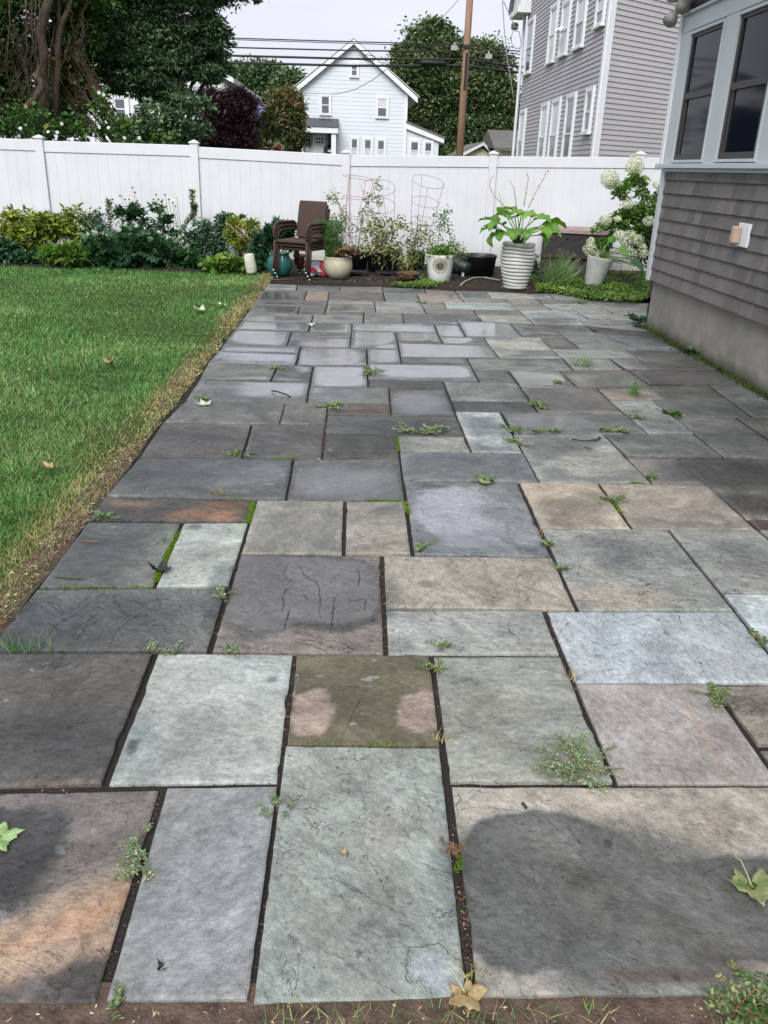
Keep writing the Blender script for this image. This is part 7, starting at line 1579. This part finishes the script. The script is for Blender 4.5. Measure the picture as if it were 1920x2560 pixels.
spurge('small weed far across the patio near the white flagstone', (1255, 655), .22, 10, 33, 'f_weed', .030)
spurge('tiny weed in the far joint near the orange strip flagstone', (910, 655), .14, 8, 34, 'f_weed', .030)
spurge('light green leafy weed at the far corner of the concrete foundation', (1378, 700), .22, 14, 35, 'f_bluegreen', .075, up=2.2, grp='weeds at the foot of the foundation', name='leafy_weed')
spurge('dark leafy weed halfway along the foot of the concrete foundation', (1505, 768), .16, 12, 36, 'f_dkbroad', .055, up=1.2, grp='weeds at the foot of the foundation', name='leafy_weed')
spurge('small weed near the foundation at the right edge of the photograph', (1620, 822), .12, 9, 37, 'f_mid', .030, grp='weeds at the foot of the foundation', name='leafy_weed')
spurge('tangled green weeds in the soil at the bottom right corner', (1600, 2195), .11, 20, 38, 'f_weed', .015, up=1.5, name='leafy_weed', grp='weeds in the front soil')
spurge('second bushy green weed at the far bottom right, partly cut off', (1655, 2185), .11, 18, 39, 'f_mid', .014, up=1.5, name='leafy_weed', grp='weeds in the front soil')
spurge('tall thin weed rising in front of the bottom right of the damp flagstone', (1592, 2110), .05, 5, 40, 'f_weed', .012, up=4, name='leafy_weed', grp='weeds in the front soil')
spurge('tiny green seedling in the soil at the lower end of the left joint', (250, 2185), .03, 4, 41, 'f_weed', .014, up=1, grp='weeds in the front soil')
spurge('reddish withered weed in the joint left of the big damp flagstone', (987, 1835), .03, 8, 42, 'f_heuchera', .010)
tuft('wide green grass tuft near the left end of the joint above the brown grey flagstone', (75, 1408), .075, 46, r=.05)
tuft('small grass tuft right at the left end of the same joint', (22, 1405), .055, 18)
tuft('dry spidery grass at the corner of the long blue grey flagstone', (1238, 1470), .07, 12, 'drygrass')
tuft('dry brown tuft at the corner below the olive flagstone', (955, 1602), .045, 26, 'drygrass')
tuft('thin grass tuft at the joint corner in the far middle, left of a pair', (1245, 795), .14, 20)
tuft('thin grass tuft at the joint corner in the far middle, right of a pair', (1262, 795), .15, 20)
tuft('tall grass tuft in the mottled flagstone joint at the right middle', (1368, 855), .17, 34)
tuft('straw tuft on the orange brown flagstone at the left', (475, 1072), .08, 22, 'drygrass')
tuft('grass sprigs in the mossy joint at the left', (360, 1175), .06, 10)
tuft('dry tuft at the lower right joint end beside the curled brown leaf', (1025, 2110), .04, 30, 'drygrass')
tuft('leaning grass blades in the joint below the tan flagstone corner', (1160, 1160), .10, 9, 'drygrass')

# ================================================================== FALLEN LEAVES AND TWIGS
def maple_outline(lobes=5, teeth=True, rs=None):
    pts = [(0, -.02)]; A = [-150, -112, -62, -30, 0, 30, 62, 112, 150]
    raw = [(-158, .30), (-138, .62), (-120, .58), (-112, .50), (-100, .60), (-84, .70), (-66, .98), (-56, .80), (-48, .74), (-36, .62), (-32, .60), (-24, .70), (-20, .84), (-9, .86), (0, 1.12), (9, .86), (20, .84), (24, .70), (32, .60), (36, .62), (48, .74), (56, .80), (66, .98), (84, .70), (100, .60), (112, .50), (120, .58), (138, .62), (158, .30)]
    for a, r in raw: r *= (1 if not rs else rs.uniform(.93, 1.07)); pts.append((r*math.sin(math.radians(a)), r*math.cos(math.radians(a))))
    return pts
def lerp_leaf(name, label, c, size, rz, mat, curl=.1, fold=0, stem=True, seed=1, tilt=(0, 0), sx=1, bulge=0, lift=0.006):
    rs = random.Random(seed); t = thing(name, label, 'leaf', tuple(c), rz); out = maple_outline(rs=rs)
    vs = []; rings = 6; n = len(out)
    for k in range(rings+1):
        s = k/rings
        for (x, y) in out:
            X, Y_ = x*s*sx, y*s; d = math.hypot(X, Y_)
            z = curl*d*d*.5 + fold*abs(X)*.8 + .05*math.sin(X*9+seed)*s + .04*math.sin(Y_*11+seed*2)*s
            if bulge: z += bulge*math.exp(-d*d*3)
            z += .035*math.cos(math.atan2(X, Y_+1e-6)*5)*s
            vs.append((X*size, Y_*size, z*size))
    mz = min(v[2] for v in vs); vs = [(a, b, c_-mz*.6) for a, b, c_ in vs]
    fs = [(k*n+i, k*n+(i+1) % n, (k+1)*n+(i+1) % n, (k+1)*n+i) for k in range(1, rings) for i in range(n)] + [(0, n+i, n+(i+1) % n) for i in range(n)]
    mb = MB(); mb.add(vs, fs); o = mb.build('blade', M[mat], t, smooth=True)
    md_ = o.modifiers.new('thick', 'SOLIDIFY'); md_.thickness = .0006
    if stem: MB().tube([(0, 0, .004), (0, -size*.35, .006), (size*.08, -size*.8, .02), (size*.22, -size*1.05, .014)], [.0016, .0013, .0012, .0018], 6).build('stalk', M['leafstalk'], t, smooth=True)
    t.rotation_euler = (tilt[0], tilt[1], rz); t.location.z += lift; return t
M['leafstalk'] = plain('pale_leaf_stalk', (.38, .42, .16), .5)
def leafmat(name, c0, c1, c2, trans=.2):
    g = NG(name); v = g.co('Object', scale=(1, 1, 1)); n = g.noise(22, 6, .65, .3, v); n2 = g.noise(60, 4, .6, .2, v)
    col = g.mix(g.mr(n, .35, .65, 0, 1), c0, c1); col = g.mix(g.mr(n2, .55, .68, 0, .8), col, c2)
    tx = g.n('ShaderNodeSeparateXYZ'); g.l(g.co('Object'), tx.inputs[0]); a = g.math('ARCTAN2', tx.outputs[0], tx.outputs[1]); w = g.math('ABSOLUTE', g.math('SINE', g.math('MULTIPLY', a, 2.5)))
    col = g.mix(g.mr(w, 0, .07, .55, 0), col, tuple(min(1, x*1.5+.05) for x in c1))
    g.fin(col, .55, g.bump(g.math('ADD', n, g.math('MULTIPLY', w, .3)), .4, .002), .35); tr = g.n('ShaderNodeBsdfTranslucent'); g.l(col, tr.inputs[0]); ms = g.n('ShaderNodeMixShader'); ms.inputs[0].default_value = trans
    g.l(g.b.outputs[0], ms.inputs[1]); g.l(tr.outputs[0], ms.inputs[2]); g.l(ms.outputs[0], g.out.inputs[0]); return g.m
M['l_green'] = leafmat('fresh_green_maple_leaf', (.20, .34, .12), (.34, .48, .22), (.16, .24, .08)); M['l_turn'] = leafmat('turning_green_leaf', (.10, .16, .05), (.32, .34, .16), (.26, .16, .08)); M['l_brown'] = leafmat('dry_tan_leaf', (.30, .21, .09), (.46, .36, .19), (.20, .11, .06)); M['l_dark'] = leafmat('wet_black_leaf', (.012, .010, .009), (.035, .028, .024), (.06, .05, .04), .02); M['l_pale'] = leafmat('pale_leaf_underside', (.42, .46, .34), (.6, .62, .5), (.25, .3, .15))
lerp_leaf('fallen_leaf', 'fresh green maple leaf cut by the left picture edge, on the wet brown flagstone', gr(*V(-8, 1815)), .060, -1.2, 'l_green', .05, 0, False, 3, lift=.004)
lerp_leaf('fallen_leaf', 'half curled green and brown maple leaf on the damp flagstone at the right', gr(*V(1622, 1915)), .074, 3.05, 'l_turn', .5, .42, True, 5, (0, .1), 1.0, 0, .002)
lerp_leaf('fallen_leaf', 'dry tan maple leaf with a curved stalk lying in the soil at the bottom middle', gr(*V(1003, 2148)), .060, 3.5, 'l_brown', .25, .15, True, 7, (.15, 0), .85, 0, .004)
lerp_leaf('fallen_leaf', 'shrivelled black leaf across the mossy joint at the left', gr(*V(350, 1240)), .065, 1.2, 'l_dark', 1.2, .8, False, 9, (0, .2), .8, .3, .0)
lerp_leaf('fallen_leaf', 'small pale orange leaf scrap on the long pale flagstone in the front', gr(*V(742, 1846)), .011, .8, 'l_brown', .8, .6, False, 11, (0, 0), 1.3, 0, .001)
lerp_leaf('fallen_leaf', 'small dark red curled leaf on the grey flagstone at the front left', gr(*V(352, 2094)), .012, 2.2, 'l_dark', 1.0, .8, False, 12, (0, 0), 1.4, 0, .001)
lerp_leaf('fallen_leaf', 'pale green leaf on the dark flagstone near the lawn edge', gr(*V(440, 876)), .07, .4, 'l_pale', .4, .2, False, 13, (0, 0), 1, 0, .003)
lerp_leaf('fallen_leaf', 'pale curled leaf lying in the lawn near the patio', gr(*V(434, 680)), .09, 1.0, 'l_pale', .6, .4, False, 14, (0, 0), 1, 0, .045)
lerp_leaf('fallen_leaf', 'second pale green leaf in the lawn, right of the curled one', gr(*V(482, 668)), .08, 2.0, 'l_pale', .3, .2, False, 15, (.2, 0), 1, 0, .045)
lerp_leaf('fallen_leaf', 'brownish dry leaf in the middle of the lawn', gr(*V(240, 798)), .07, 2.4, 'l_brown', .8, .5, False, 16, (0, 0), 1, 0, .04)
lerp_leaf('fallen_leaf', 'white curled leaf on the far wet flagstone beside the lawn', gr(*V(672, 815-110)), .05, .2, 'l_pale', .9, .5, False, 17, (0, 0), 1, 0, .003)
lerp_leaf('fallen_leaf', 'fallen leaf with dark holes at the far edge of the shiny grey flagstone', gr(*V(1050, 1047)), .05, .9, 'l_turn', .5, .3, False, 18, (0, 0), 1, 0, .002)
lerp_leaf('fallen_leaf', 'tan leaf scrap lying in the lawn at the left', gr(*V(110, 1190-160)), .06, .9, 'l_brown', .7, .6, False, 19, (0, 0), .6, 0, .05)
def stick(label, pts, r, m='twig', name='twig'):
    return tag(MB().tube([gr(*V(x, y), .008+dz) for x, y, dz in pts], r, 6).build(name, M[m], smooth=True), label, 'twig', 'twigs lying on the patio')
stick('curved dark twig on the rippled flagstone at the right middle', [(1236, 949, 0), (1262, 952, .012), (1290, 950, .004), (1296, 945, .016)], [.004, .004, .006, .011])
stick('thin short twig on the rippled flagstone below the longer one', [(1262, 965, 0), (1278, 970, 0)], .002)
stick('forked dark twig on the far wet flagstone near the lawn', [(587, 860-16, 0), (600, 862-16, .01), (618, 866-14, .02), (628, 870-12, 0)], .006)
stick('short dark red twig on the dark green flagstone at the left', [(175, 1168, 0), (215, 1170, .004)], .003, 'redstem')
stick('dark stalk lying on the front edge of the dark green flagstone', [(122, 1247, 0), (180, 1251, .004)], .003)
stick('thin pale pine needle on the dark green flagstone', [(330, 1176, 0), (352, 1160, .006)], .0012, 'drystem')
stick('dark twig crumb on the damp flagstone', [(1129, 1735, 0), (1137, 1745, .004)], .004)
# far beyond: street side hedge line closes the view under the trees
